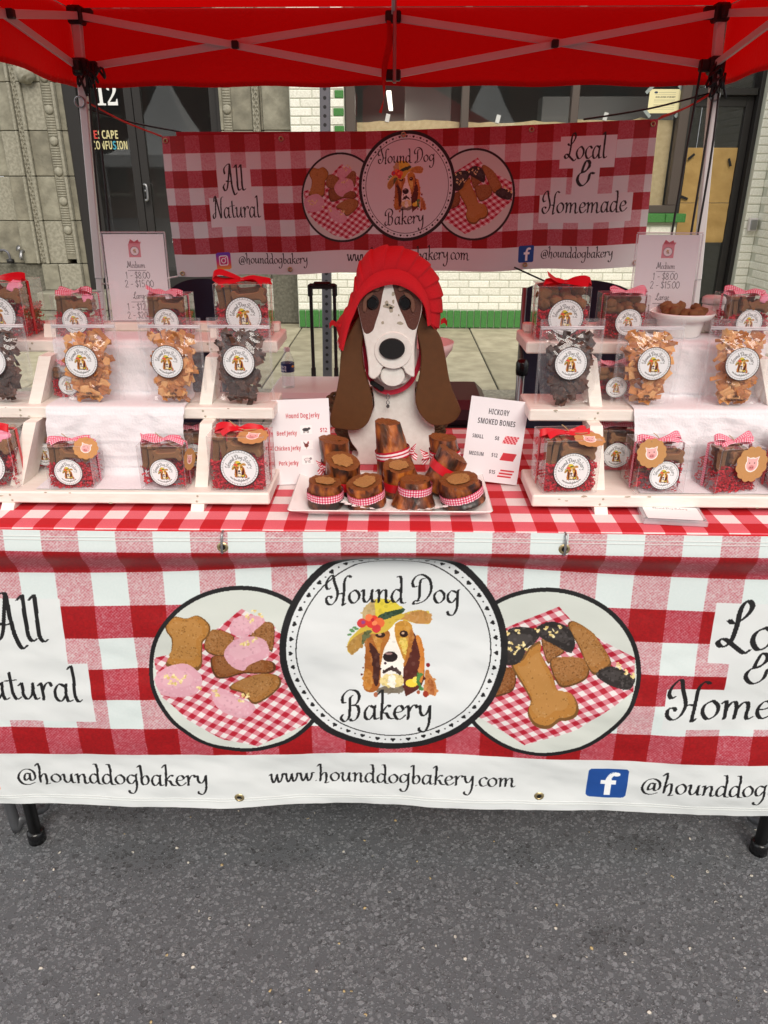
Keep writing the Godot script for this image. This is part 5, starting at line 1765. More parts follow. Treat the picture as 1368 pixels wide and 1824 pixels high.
# ---------------------------------------------------------------- stepped displays and what stands on them
func build_displays() -> void:
	# [x0, x1], then rail x for foot, tier 1, tier 2, top; cloth x range
	var units := [
		[-0.93, -0.268, [[-0.822, -0.8155, -0.786, -0.796, -0.768, -0.787], [-0.42, -0.418, -0.408, -0.42, -0.404, -0.41]], [-0.762, -0.462], "left"],
		[0.28, 0.95, [[0.424, 0.424, 0.418, 0.428, 0.412, 0.42], [0.84, 0.83, 0.803, 0.81, 0.785, 0.80]], [0.503, 0.80], "right"]]
	var sc := st_new(true)
	lathe(sc, [Vector2(0.0026, 0.0), Vector2(0.002, 0.0007), Vector2(0, 0.0009)], 10, pose(Vector3.ZERO, Vector3(90, 0, 0)))
	var screw := done(sc)
	for k in 2:
		var u: Array = units[k]
		var cx: float = (u[0] + u[1]) * 0.5
		var org := Vector3(cx, TOP + 0.002, -1.6)
		var d := thing("display_stand", ["white wooden three-step display stand beside the jerky price sheet", "white wooden three-step display stand holding the bowl of broken biscuits"][k], "display stand", org)
		var w: float = u[1] - u[0]
		for q in [[0.912, -1.46, 0.16], [1.063, -1.575, 0.135], [1.187, -1.675, 0.155]]:
			var sh := cb("shelf", Vector3(cx, q[0], q[1] - q[2] * 0.5) - org, Vector3(w, 0.026, q[2]), M.white_wood, d, 0.003)
			for e in u[2]:
				for dy in [-0.006, 0.006]:
					obj("screw", screw, M.worn, sh, at3(e[1] - cx + rng.randf_range(-0.004, 0.004), dy, q[2] * 0.5 + 0.0002))
			for i in 7:
				var pl := PackedVector2Array()
				var ww := rng.randf_range(0.002, 0.009)
				for k3 in 7:
					pl.append(Vector2.from_angle(TAU * k3 / 7.0) * Vector2(ww, ww * 0.35) * rng.randf_range(0.5, 1.1))
				var cst := st_new()
				slab(cst, pl, 0.0, 0.0004)
				obj("paint_chip", cst, M.worn, sh, at3(rng.randf_range(-0.48, 0.48) * w, [0.0115, -0.0108, rng.randf_range(-0.009, 0.009)][i % 3], q[2] * 0.5 - 0.0001))
		cb("back_rail", Vector3(cx, 1.2105, -1.80) - org, Vector3(w - 0.02, 0.02, 0.03), M.white_wood, d, 0.003)
		cb("apron", Vector3(cx, 0.893, -1.515) - org, Vector3(w * 0.78, 0.0115, 0.018), M.white_wood, d, 0.002)
		for r in u[2]:
			var side := 0.0135
			var spec := [[r[0], -1.45, TOP + 0.002, r[0], -1.462, 0.899, 0.085], [r[1], -1.495, 0.925, r[2], -1.545, 1.05, 0.075], [r[3], -1.602, 1.076, r[4], -1.63, 1.174, 0.075], [r[5], -1.712, 1.2, r[5], -1.722, 1.2275, 0.07]]
			for p in spec:
				var st := st_new()
				var A := []
				for e in [[p[0], p[2], p[1]], [p[3], p[5], p[4]]]:
					A.append([Vector3(e[0] - side, e[1], e[2]) - org, Vector3(e[0] + side, e[1], e[2]) - org, Vector3(e[0] + side, e[1], e[2] - p[6]) - org, Vector3(e[0] - side, e[1], e[2] - p[6]) - org])
				var mid := Vector3((p[0] + p[3]) * 0.5, (p[2] + p[5]) * 0.5, (p[1] + p[4] - p[6]) * 0.5) - org
				for i in 4:
					var j := (i + 1) % 4
					quad_out(st, A[0][i], A[0][j], A[1][j], A[1][i], mid)
				quad_out(st, A[0][0], A[0][1], A[0][2], A[0][3], mid)
				quad_out(st, A[1][0], A[1][1], A[1][2], A[1][3], mid)
				obj("upright", st, M.white_wood, d)
		# linen runner stepping down the shelves
		var c := thing("linen_runner", ["white linen runner draped down the stand beside the jerky price sheet", "white linen runner draped down the stand under the biscuit bowl"][k], "runner", Vector3((u[3][0] + u[3][1]) * 0.5, 1.0, -1.6))
		var co := Vector3((u[3][0] + u[3][1]) * 0.5, 1.0, -1.6)
		var nz := FastNoiseLite.new()
		nz.seed = 31 + k
		nz.frequency = 3.0
		var prof := spline([Vector2(-1.77, 1.2025), Vector2(-1.72, 1.2025), Vector2(-1.685, 1.203), Vector2(-1.6705, 1.199), Vector2(-1.667, 1.18), Vector2(-1.668, 1.13), Vector2(-1.665, 1.09), Vector2(-1.655, 1.0795), Vector2(-1.62, 1.0785), Vector2(-1.585, 1.079), Vector2(-1.5705, 1.075), Vector2(-1.566, 1.055), Vector2(-1.563, 1.03), Vector2(-1.562, 1.0), Vector2(-1.561, 0.97), Vector2(-1.56, 0.95), Vector2(-1.552, 0.931), Vector2(-1.53, 0.9275), Vector2(-1.50, 0.9272), Vector2(-1.472, 0.9272)], 8)
		var st := st_new(true)
		sheet(st, 26, prof.size() - 1, func(a: float, v: float) -> Vector3:
			var q: Vector2 = prof[roundi(v * (prof.size() - 1))]
			var x := lerpf(u[3][0], u[3][1], a)
			var free := 1.0 if (q.y > 0.945 and q.y < 1.065) or (q.y > 1.09 and q.y < 1.19) else 0.12
			return Vector3(x + nz.get_noise_2d(q.y * 3.0, 4.0) * 0.006, q.y + 0.0004, q.x + (absf(nz.get_noise_2d(x * 3.0, q.y * 1.6)) * 0.02 * free) + 0.0022 * free * (exp(-pow((q.y - 1.005) / 0.004, 2.0)) + exp(-pow((q.y - 0.972) / 0.003, 2.0)) + exp(-pow((q.y - 1.135) / 0.004, 2.0)))) - co)
		obj("cloth", st, M.white_cloth, c)

var crinkles := []
var bone_mesh: ArrayMesh
var nuggets := []
var chips := []
var disc_mesh: ArrayMesh
var tag_mesh: ArrayMesh

func flat_disc(n: int, scallop := 0.0, lobes := 12) -> ArrayMesh:
	var st := st_new()
	for k in n:
		var a := TAU * k / n
		var b := TAU * (k + 1) / n
		var ra := 1.0 - scallop * (1.0 - absf(sin(a * lobes * 0.5)))
		var rb := 1.0 - scallop * (1.0 - absf(sin(b * lobes * 0.5)))
		var p := Vector3(cos(a) * ra, sin(a) * ra, 0)
		var q := Vector3(cos(b) * rb, sin(b) * rb, 0)
		tri(st, Vector3(0, 0, 0.0), q, p, Vector2(0.5, 0.5), Vector2(0.5 + q.x * 0.498, 0.5 - q.y * 0.498), Vector2(0.5 + p.x * 0.498, 0.5 - p.y * 0.498))
		tri(st, Vector3(0, 0, -0.012), p + Vector3(0, 0, -0.012), q + Vector3(0, 0, -0.012), Vector2(0.05, 0.05), Vector2(0.06, 0.05), Vector2(0.05, 0.06))
		quad(st, q, q + Vector3(0, 0, -0.012), p + Vector3(0, 0, -0.012), p, Vector2(0.05, 0.05), Vector2(0.06, 0.05), Vector2(0.06, 0.06), Vector2(0.05, 0.06))
	return done(st)

func make_pieces() -> void:
	disc_mesh = flat_disc(40)
	tag_mesh = flat_disc(72, 0.09, 12)
	for k in 3:
		var st := st_new()
		for i in 460:
			var p := Vector3(rng.randf_range(-0.44, 0.44), rng.randf_range(0.02, 0.57), rng.randf_range(-0.4, 0.4))
			if rng.randf() < 0.62:
				p.z = rng.randf_range(0.32, 0.42)
			elif rng.randf() < 0.5:
				p.x = signf(p.x) * rng.randf_range(0.38, 0.46)
			var d := Vector3(rng.randf_range(-1, 1), rng.randf_range(-0.5, 0.5), rng.randf_range(-0.5, 0.5)).normalized()
			var w := d.cross(Vector3(rng.randf_range(-1, 1), rng.randf_range(-1, 1), rng.randf_range(-1, 1))).normalized()
			var n := d.cross(w)
			var pts := []
			for j in 6:
				pts.append(p + d * (j - 2.5) * 0.032 + n * (0.018 if j % 2 else -0.018))
			for j in pts.size():
				pts[j] = pts[j].clamp(Vector3(-0.475, 0.01, -0.43), Vector3(0.475, 0.6, 0.43))
			strip(st, pts, w, 0.036)
		crinkles.append(done(st))
	var o := PackedVector2Array()
	for q in outline([-0.2, 0.075, -0.235, 0.135, -0.295, 0.145, -0.335, 0.1, -0.325, 0.04, -0.305, 0.0, -0.325, -0.04, -0.335, -0.1, -0.295, -0.145, -0.235, -0.135, -0.2, -0.075, 0.0, -0.068, 0.2, -0.075, 0.235, -0.135, 0.295, -0.145, 0.335, -0.1, 0.325, -0.04, 0.305, 0.0, 0.325, 0.04, 0.335, 0.1, 0.295, 0.145, 0.235, 0.135, 0.2, 0.075, 0.0, 0.068], 2):
		o.append(q)
	var bs := st_new()
	slab(bs, o, -0.065, 0.065, Transform3D.IDENTITY, 0.022)
	bone_mesh = done(bs)
	for k in 3:
		var nz := FastNoiseLite.new()
		nz.seed = 40 + k
		nz.frequency = 1.3
		var st := st_new(true)
		sheet(st, 12, 8, func(u: float, v: float) -> Vector3:
			var d := Vector3(sin(v * PI) * cos(u * TAU), cos(v * PI), sin(v * PI) * sin(u * TAU))
			return d * (0.16 + 0.075 * nz.get_noise_3dv(d)) * Vector3(1.15, 0.85, 0.9))
		nuggets.append(done(st))
	for k in 6:
		var pl := [Vector2(-1, -0.6), Vector2(0.9, -0.75), Vector2(1.0, 0.6), Vector2(-0.8, 0.7)]
		if k % 3 == 1:
			pl = [Vector2(-0.9, -0.5), Vector2(0.2, -0.8), Vector2(1.0, -0.2), Vector2(0.7, 0.7), Vector2(-0.6, 0.6)]
		elif k % 3 == 2:
			pl = [Vector2(-1.2, -0.3), Vector2(1.1, -0.45), Vector2(1.2, 0.3), Vector2(-1.0, 0.45)]
		var n := pl.size()
		for i in n:
			pl[i] += Vector2(rng.randf_range(-0.15, 0.15), rng.randf_range(-0.15, 0.15))
		var dense := PackedVector2Array()
		for i in n:
			for j in 4:
				dense.append(pl[i].lerp(pl[(i + 1) % n], j / 4.0) * rng.randf_range(0.95, 1.03))
		var st := st_new()
		var m := dense.size()
		var ring := func(i: int, f: float, z: float) -> Vector3:
			var q: Vector2 = dense[i % m] * f
			return Vector3(q.x, q.y, z)
		for side in [1.0, -1.0]:
			for i in m:
				var p := [Vector3(0, 0, 0.05 * side), ring.call(i, 0.55, 0.05 * side), ring.call(i + 1, 0.55, 0.05 * side), ring.call(i, 0.86, 0.048 * side), ring.call(i + 1, 0.86, 0.048 * side), ring.call(i, 1.0, 0.02 * side), ring.call(i + 1, 1.0, 0.02 * side)]
				for t in [[0, 2, 1], [1, 2, 4], [1, 4, 3], [3, 4, 6], [3, 6, 5]]:
					for k2 in (t if side > 0 else [t[0], t[2], t[1]]):
						st.add_vertex(p[k2])
		for i in m:
			for v in [ring.call(i, 1.0, 0.02), ring.call(i + 1, 1.0, 0.02), ring.call(i + 1, 1.0, -0.02), ring.call(i, 1.0, 0.02), ring.call(i + 1, 1.0, -0.02), ring.call(i, 1.0, -0.02)]:
				st.add_vertex(v)
		var am := done(st)
		# curl the chip
		var mdt := MeshDataTool.new()
		mdt.create_from_surface(am, 0)
		for i in mdt.get_vertex_count():
			var v := mdt.get_vertex(i)
			v.z += 0.16 * v.x * v.x * (1.0 if k % 2 else -0.6) + 0.06 * sin(v.y * 4.0 + k) + 0.03 * sin(v.x * 7.0)
			mdt.set_vertex(i, v)
		var out := ArrayMesh.new()
		mdt.commit_to_surface(out)
		var st2 := SurfaceTool.new()
		st2.create_from(out, 0)
		st2.generate_normals()
		chips.append(st2.commit())

func bow_mesh(seed_: int, width := 0.11, spread := 1.0, lift := 1.0) -> ArrayMesh:
	var r := RandomNumberGenerator.new()
	r.seed = seed_
	var st := st_new(true)
	for s in [-1, 1]:
		var k := r.randf_range(0.85, 1.2) * spread
		var h := r.randf_range(0.45, 1.1) * lift
		var zz := r.randf_range(-0.08, 0.08)
		var dip := r.randf_range(-0.05, 0.05)
		var loop := spline([Vector3(0, 0.04, 0), Vector3(s * 0.15 * k, 0.08 * h + 0.03, 0.03), Vector3(s * 0.31 * k, 0.13 * h + dip, 0.05 + zz), Vector3(s * 0.4 * k, 0.07 * h + dip, 0.03 + zz), Vector3(s * 0.3 * k, 0.02, -0.03), Vector3(s * 0.13 * k, 0.03, -0.02), Vector3(0, 0.04, 0)], 6)
		var sides := []
		for i in loop.size():
			var t := float(i) / (loop.size() - 1)
			var tw := r.randf_range(-0.06, 0.06)
			sides.append(Vector3(-0.2 * s + tw, 0.75, -0.62).normalized() * (0.4 + 0.6 * sin(t * PI)))
		strip(st, loop, sides, width, 6.67)
		var tail := spline([Vector3(0, 0.04, 0.02), Vector3(s * 0.17 * k, 0.03 + r.randf_range(-0.02, 0.08), 0.1), Vector3(s * r.randf_range(0.3, 0.46), r.randf_range(-0.06, 0.2) * lift, 0.16 + zz)], 7)
		var ts := []
		for i in tail.size():
			ts.append(Vector3(0.25 * s, 0.72, -0.62).normalized() * (0.5 + 0.5 * i / tail.size()))
		strip(st, tail, ts, width * 0.9, 6.67)
	var knot := []
	for i in 9:
		var a := TAU * i / 8.0
		knot.append(Vector3(sin(a) * 0.02, 0.035 + cos(a) * 0.035, sin(a) * 0.045))
	strip(st, knot, Vector3(1, 0, 0), width * 0.6, 6.67)
	return done(st)

# a clear cube of treats; s is its width. ribbon: 0 red satin, 1 pink check. inside: 0 bones, 1 nuggets, 2 iced bones
func treat_box(called: String, label: String, at: Vector3, s: float, turn: float, ribbon: int, inside: int, seed_: int, tag_kind := 0, lean := 1.0) -> Node3D:
	var r := RandomNumberGenerator.new()
	r.seed = seed_
	var b := thing(called, label, "treat box", at, turn, "clear boxes of dog treats")
	b.scale = Vector3(s, s, s)
	var shell := BoxMesh.new()
	shell.size = Vector3(1.0, 1.0, 0.9)
	obj("clear_shell", shell, M.shell, b, at3(0, 0.503, 0))
	var es := st_new()
	var e := 0.008
	for sx in [-1, 1]:
		for sz in [-1, 1]:
			cbox(es, at3(sx * 0.5, 0.503, sz * 0.45), Vector3(e, 1.0, e), 0.002)
		for y in [0.006, 1.0]:
			cbox(es, at3(sx * 0.5, y, 0), Vector3(e, e, 0.9), 0.002)
	for sz in [-1, 1]:
		for y in [0.006, 1.0]:
			cbox(es, at3(0, y, sz * 0.45), Vector3(1.0, e, e), 0.002)
	obj("shell_edges", es, M.edge, b)
	stuff(obj("crinkle_paper", crinkles[seed_ % 3], M.crinkle, b, pose(Vector3(0, 0.005, 0), Vector3(0, 180.0 * (seed_ % 2), 0))))
	if inside == 0 or inside == 2:
		for i in 3:
			obj("biscuit", bone_mesh, M.biscuit if i % 2 else M.biscuit_b, b, pose(Vector3(-0.40 + i * 0.135, 0.70 + r.randf_range(-0.02, 0.02), 0.2 - i * 0.02), Vector3(r.randf_range(-6, 6), 90, 90 + r.randf_range(-6, 6)), 0.84))
		obj("biscuit", bone_mesh, M.biscuit, b, pose(Vector3(0.13, 0.76, 0.33), Vector3(-6, r.randf_range(-8, 4), r.randf_range(-7, 7)), 0.95))
		obj("biscuit", bone_mesh, M.biscuit_b, b, pose(Vector3(0.14, 0.74, 0.17), Vector3(0, r.randf_range(-8, 8), r.randf_range(-7, 7)), 0.95))
		obj("biscuit", bone_mesh, M.biscuit, b, pose(Vector3(0.1, 0.72, 0.0), Vector3(0, r.randf_range(-8, 8), 4), 0.95))
		obj("biscuit", bone_mesh, M.biscuit_b, b, pose(Vector3(0.05, 0.8, -0.18), Vector3(0, r.randf_range(-20, 20), 8), 0.95))
		if inside == 2:
			var ib := obj("biscuit", bone_mesh, M.biscuit, b, pose(Vector3(0.2, 0.84, 0.30), Vector3(-30, 10, 24), 0.8))
			obj("icing", nuggets[seed_ % 3], M.icing, ib, Transform3D(Basis.from_scale(Vector3(0.95, 0.95, 0.45)), Vector3(0.2, 0.0, 0.07)))
	else:
		for i in 13:
			var q := Vector3(-0.34 + (i % 4) * 0.225 + r.randf_range(-0.03, 0.03), 0.66 + r.randf_range(-0.02, 0.05) + 0.14 * (i / 8), 0.27 - 0.25 * ((i / 4) % 3))
			obj("biscuit", nuggets[r.randi() % 3], M.biscuit if r.randf() < 0.6 else M.biscuit_b, b, pose(q, Vector3(r.randf() * 180, r.randf() * 180, 0), r.randf_range(0.72, 0.92)))
	var big := s > 0.105
	var rad := 0.345 if big else 0.315
	obj("sticker", disc_mesh, M.sticker, b, Transform3D(Basis.from_euler(Vector3(0, 0, r.randf_range(-0.06, 0.06))).scaled(Vector3(rad, rad, 0.2)), Vector3(r.randf_range(-0.02, 0.06), 0.43 if big else 0.40, 0.456)))
	var rm: Material = M.red_satin if ribbon == 0 else M.check_ribbon
	var rs := st_new(true)
	var ro := 0.512
	var path := []
	for q in [[-ro, 0.012], [-ro, 0.5], [-ro, 0.99], [-0.47, 1.014], [0, 1.02], [0.47, 1.014], [ro, 0.99], [ro, 0.5], [ro, 0.012]]:
		path.append(Vector3(q[0], q[1], 0.1 if seed_ % 2 else -0.04))
	strip(rs, path, Vector3(0, 0, 1), 0.09 if ribbon == 0 else 0.1, 6.67)
	obj("ribbon", rs, rm, b)
	obj("bow", bow_mesh(seed_ * 3 + 1, 0.15, 1.15, 1.1 * lean), rm, b, pose(Vector3(r.randf_range(-0.06, 0.06), 1.01, 0.1), Vector3(0, r.randf_range(-14, 14), 0)))
	if tag_kind > 0:
		var p: Transform3D = [Transform3D.IDENTITY, pose(Vector3(0.42, 0.93, 0.36), Vector3(-38, 22, -24)), pose(Vector3(0.3, 1.0, 0.36), Vector3(-78, 0, -8)), pose(Vector3(0.56, 0.62, 0.18), Vector3(0, 74, -16)), pose(Vector3(-0.3, 0.9, 0.5), Vector3(-8, 0, 6)), pose(Vector3(0.22, 0.66, 0.5), Vector3(-4, 4, -4))][tag_kind]
		var tr: float = [0, 0.27, 0.28, 0.25, 0.31, 0.40][tag_kind]
		p.basis = p.basis.scaled_local(Vector3(tr, tr, tr))
		var tg := obj("tag", tag_mesh, M.tag_face, b, p)
		var tw := st_new(true)
		tube(tw, spline([Vector3(0.05, 1.04, 0.12), (p.origin + Vector3(0.05, 1.04, 0.12)) * 0.5 + Vector3(0, 0.06, 0.02), p * Vector3(0, 0.8, 0.03)], 5), 0.009, 5)
		tube(tw, spline([Vector3(0, 1.05, 0.1), Vector3(-0.08, 1.14, 0.12), Vector3(-0.16, 1.2, 0.1)], 4), 0.009, 5)
		obj("twine", tw, M.twine, b)
		tg.name = "tag"
	return b

# a clear stand-up pouch of jerky
func pouch(label: String, at: Vector3, turn: float, dark: bool, seed_: int, group: String) -> Node3D:
	var r := RandomNumberGenerator.new()
	r.seed = seed_
	var b := thing("jerky_pouch", label, "pouch", at, turn, group)
	var w := 0.0675
	var h := 0.181
	var nz := FastNoiseLite.new()
	nz.seed = seed_
	nz.frequency = 9.0
	var half := func(v: float) -> float:
		return w * (0.84 + 0.16 * smoothstep(0.0, 0.6, v))
	var bulge := func(x: float, v: float) -> float:
		var side := maxf(0.0, 1.0 - pow(absf(x) / (w * 0.86), 2.6))
		return side * (0.0245 * smoothstep(-0.02, 0.12, v) * (1.0 - smoothstep(0.5, 0.9, v)) + 0.0012)
	for s in [-1, 1]:
		var st := st_new(true)
		sheet(st, 26, 40, func(u: float, q: float) -> Vector3:
			var v := 1.0 - q
			var x: float = (u * 2.0 - 1.0) * half.call(v) * s
			var z: float = bulge.call(x, v) * s
			if v > 0.05 and v < 0.88:
				z += nz.get_noise_2d(x * 6.0 + s, v * 1.4) * 0.0045
			elif v > 0.93:
				z += nz.get_noise_2d(x * 2.0, v * 0.6) * 0.004
			# the gusset lifts the corners of the foot
			var y := h * v + 0.004 * pow(x / w, 2.0) * (1.0 - smoothstep(0.0, 0.15, v))
			return Vector3(x, y, z + 0.0008 * s))
		obj("film", st, M.film, b)
	for q in [0.885, 0.905]:
		var zs := st_new(true)
		tube(zs, [Vector3(-w * 0.98, h * q, 0), Vector3(w * 0.98, h * q, 0)], 0.0021, 6)
		obj("zip", zs, M.zip, b)
	for s in [-1, 1]:
		var sl := st_new()
		cbox(sl, at3(s * w * 0.97, h * 0.5, 0), Vector3(0.006, h * 0.98, 0.0012), 0.0003)
		obj("side_seal", sl, M.film, b)
	var mats: Array = M.chip_dark if dark else M.chip_gold
	for i in 150:
		var v := r.randf_range(0.06, 0.82)
		var sc := r.randf_range(0.0085, 0.0135)
		var front := i < 80
		var most: float = lerpf(0.033, 0.053, smoothstep(0.0, 0.45, v)) - sc * 0.95
		var x: float = r.randf_range(-1, 1) * most
		var zb: float = maxf(bulge.call(x, v) - sc * 0.3, 0.001)
		var z := zb * (r.randf_range(0.7, 1.0) if front else r.randf_range(-1.0, 0.6))
		var lean := 0.28 if front else 0.5
		var lay := atan(-x * 14.0) * 0.35
		var bs := Basis.from_euler(Vector3(r.randf_range(-lean, lean), r.randf_range(-lean, lean) - lay, r.randf() * TAU)).scaled_local(Vector3(sc * r.randf_range(0.85, 1.35), sc, sc))
		obj("jerky_piece", chips[r.randi() % 6], mats[r.randi() % 3], b, Transform3D(bs, Vector3(x, h * v, z)))
	var sz: float = bulge.call(0.0, 0.52)
	obj("sticker", disc_mesh, M.sticker, b, Transform3D(Basis.from_euler(Vector3(-0.06, 0, r.randf_range(-0.08, 0.08))).scaled_local(Vector3(0.0345, 0.0345, 0.03)), Vector3(r.randf_range(-0.006, 0.006), h * 0.52, sz + 0.006)))
	for k in 2:
		letters("lettering", ["100%", "BEEF TREATS" if dark else "CHICKEN TREATS"][k], Vector3(0, 0.024 - k * 0.0075, 0.0255), 0.0048, M.brown_ink, b, true, Vector3(-10, 0, 0), 0.8)
	return b

func build_goods() -> void:
	make_pieces()
	var yb := 0.9285
	var ym := 1.0795
	var yt := 1.2035
	var zb := -1.512
	var big := "large_treat_box"
	var med := "treat_box"
	# lowest steps
	treat_box(big, "large clear treat box with wide red ribbon at the outer end of the lowest step", Vector3(-0.862, yb, zb - 0.01), 0.118, 2, 0, 2, 11)
	treat_box(med, "clear treat box with pink check bow and kraft tag tipped over its corner", Vector3(-0.688, yb, zb), 0.093, 4, 1, 0, 22, 1)
	treat_box(med, "clear treat box with pink check bow and kraft tag hanging down its side", Vector3(-0.49, yb, zb), 0.095, 0, 1, 0, 33, 3)
	treat_box(big, "large clear treat box with red bow and kraft tag lying flat, beside jerky sheet", Vector3(-0.331, yb, zb - 0.006), 0.117, -1, 0, 0, 44, 2)
	treat_box(big, "large clear treat box with red bow and tag, next to the hickory bones sheet", Vector3(0.353, yb, zb - 0.006), 0.113, 5, 0, 0, 56, 2)
	treat_box(med, "clear treat box with pink check bow and round pig tag above its sticker", Vector3(0.54, yb, zb), 0.1, 3, 1, 0, 67, 4)
	var pig := treat_box(med, "turned clear treat box with a large round pig tag covering its front", Vector3(0.693, yb, zb - 0.004), 0.096, 12, 1, 0, 78, 5, 1.5)
	pig.get_node("sticker").queue_free()
	pig.remove_child(pig.get_node("sticker"))
	treat_box(big, "large clear treat box at the far end of the step beside the pig tag box", Vector3(0.835, yb, zb - 0.006), 0.113, 0, 0, 0, 80)
	# tucked in behind, under the middle steps
	treat_box(med, "clear treat box tucked behind the leaning upright, under the middle step", Vector3(-0.79, yb, -1.628), 0.086, 2, 1, 0, 91)
	treat_box(med, "clear treat box tucked behind the runner and the upright beside the jerky sheet", Vector3(-0.455, yb, -1.628), 0.086, 0, 1, 0, 92)
	treat_box(med, "clear treat box in shadow behind the large red bow box by the bones sheet", Vector3(0.485, yb, -1.64), 0.094, 0, 1, 0, 93)
	# middle steps, in the shade behind the pouches
	treat_box(med, "small treat box in shade behind the golden jerky pouch, under the top step", Vector3(-0.735, ym, -1.672), 0.07, 0, 1, 1, 94)
	treat_box(med, "small treat box with check bow behind the dark jerky pouch, under the top step", Vector3(0.475, ym, -1.672), 0.074, 0, 1, 1, 95)
	# top steps
	var zt := -1.728
	treat_box(big, "large clear treat box with iced biscuits and red ribbon at the top step's outer end", Vector3(-0.88, yt, zt - 0.004), 0.118, 0, 0, 2, 101)
	treat_box(med, "clear treat box with iced biscuits and check bow left of the price sheet", Vector3(-0.717, yt, zt), 0.09, 2, 1, 2, 112)
	treat_box(med, "clear treat box with brown biscuits and check bow standing before the price sheet", Vector3(-0.512, yt, zt), 0.089, 0, 1, 0, 123)
	treat_box(big, "large clear treat box with glossy red bow at the top step's inner end, brown bones", Vector3(-0.344, yt, zt - 0.004), 0.116, 2, 0, 0, 134)
	treat_box(big, "large clear treat box of broken nuggets with wide red bow on the top step", Vector3(0.357, yt, zt - 0.004), 0.112, -2, 0, 1, 146)
	treat_box(med, "clear treat box of nuggets with looped check bow beside the biscuit bowl", Vector3(0.494, yt, zt), 0.093, 0, 1, 1, 157)
	treat_box(med, "clear treat box with pink iced bone and check bow right of the biscuit bowl", Vector3(0.757, yt, zt), 0.093, 3, 1, 2, 168)
	# pouches
	var zm := -1.612
	pouch("clear pouch of dark jerky at the outer end of the middle step", Vector3(-0.862, ym, zm), 3, true, 201, "jerky pouches")
	pouch("clear pouch of golden jerky standing before the iced biscuit box", Vector3(-0.667, ym, zm), 2, false, 202, "jerky pouches")
	pouch("clear pouch of golden jerky on the runner before the brown biscuit box", Vector3(-0.484, ym, zm), -2, false, 203, "jerky pouches")
	pouch("clear pouch of dark jerky before the large glossy red bow box", Vector3(-0.337, ym, zm), -3, true, 204, "jerky pouches")
	pouch("clear pouch of dark jerky before the large nugget box", Vector3(0.363, ym, zm), 3, true, 205, "jerky pouches")
	pouch("clear pouch of golden jerky before the looped check bow box", Vector3(0.528, ym, zm), 0, false, 206, "jerky pouches")
	pouch("clear pouch of golden jerky standing before the biscuit bowl and iced bone box", Vector3(0.718, ym, zm), -5, false, 207, "jerky pouches")
	# bowl of broken biscuits
	var bw := thing("biscuit_bowl", "white glazed bowl of broken brown biscuits on the top step", "bowl", Vector3(0.632, yt, -1.742))
	var st := st_new(true)
	lathe(st, [Vector2(0, 0.002), Vector2(0.042, 0.0), Vector2(0.044, 0.004), Vector2(0.05, 0.025), Vector2(0.053, 0.036), Vector2(0.066, 0.04), Vector2(0.071, 0.052), Vector2(0.0695, 0.054), Vector2(0.064, 0.045), Vector2(0.05, 0.038), Vector2(0.0, 0.034)], 40)
	obj("bowl", st, M.ceramic, bw)
	for i in 26:
		var a := rng.randf() * TAU
		var q := sqrt(rng.randf()) * 0.046
		obj("biscuit", nuggets[i % 3], M.biscuit if i % 2 else M.biscuit_b, bw, pose(Vector3(cos(a) * q, 0.048 + rng.randf() * 0.012, sin(a) * q), Vector3(rng.randf() * 180, rng.randf() * 180, 0), rng.randf_range(0.06, 0.085)))
	var jar := thing("lidded_jar", "small white lidded jar standing behind the price sheet by the bowl", "jar", Vector3(0.722, yt - 0.0, -1.80))
	st = st_new(true)
	lathe(st, [Vector2(0, 0), Vector2(0.022, 0), Vector2(0.024, 0.005), Vector2(0.024, 0.06), Vector2(0.02, 0.063)], 24)
	obj("body", st, M.ceramic, jar)
	st = st_new(true)
	lathe(st, [Vector2(0.026, 0.0632), Vector2(0.026, 0.075), Vector2(0.02, 0.079), Vector2(0, 0.08)], 24)
	obj("lid", st, M.steel_white, jar)
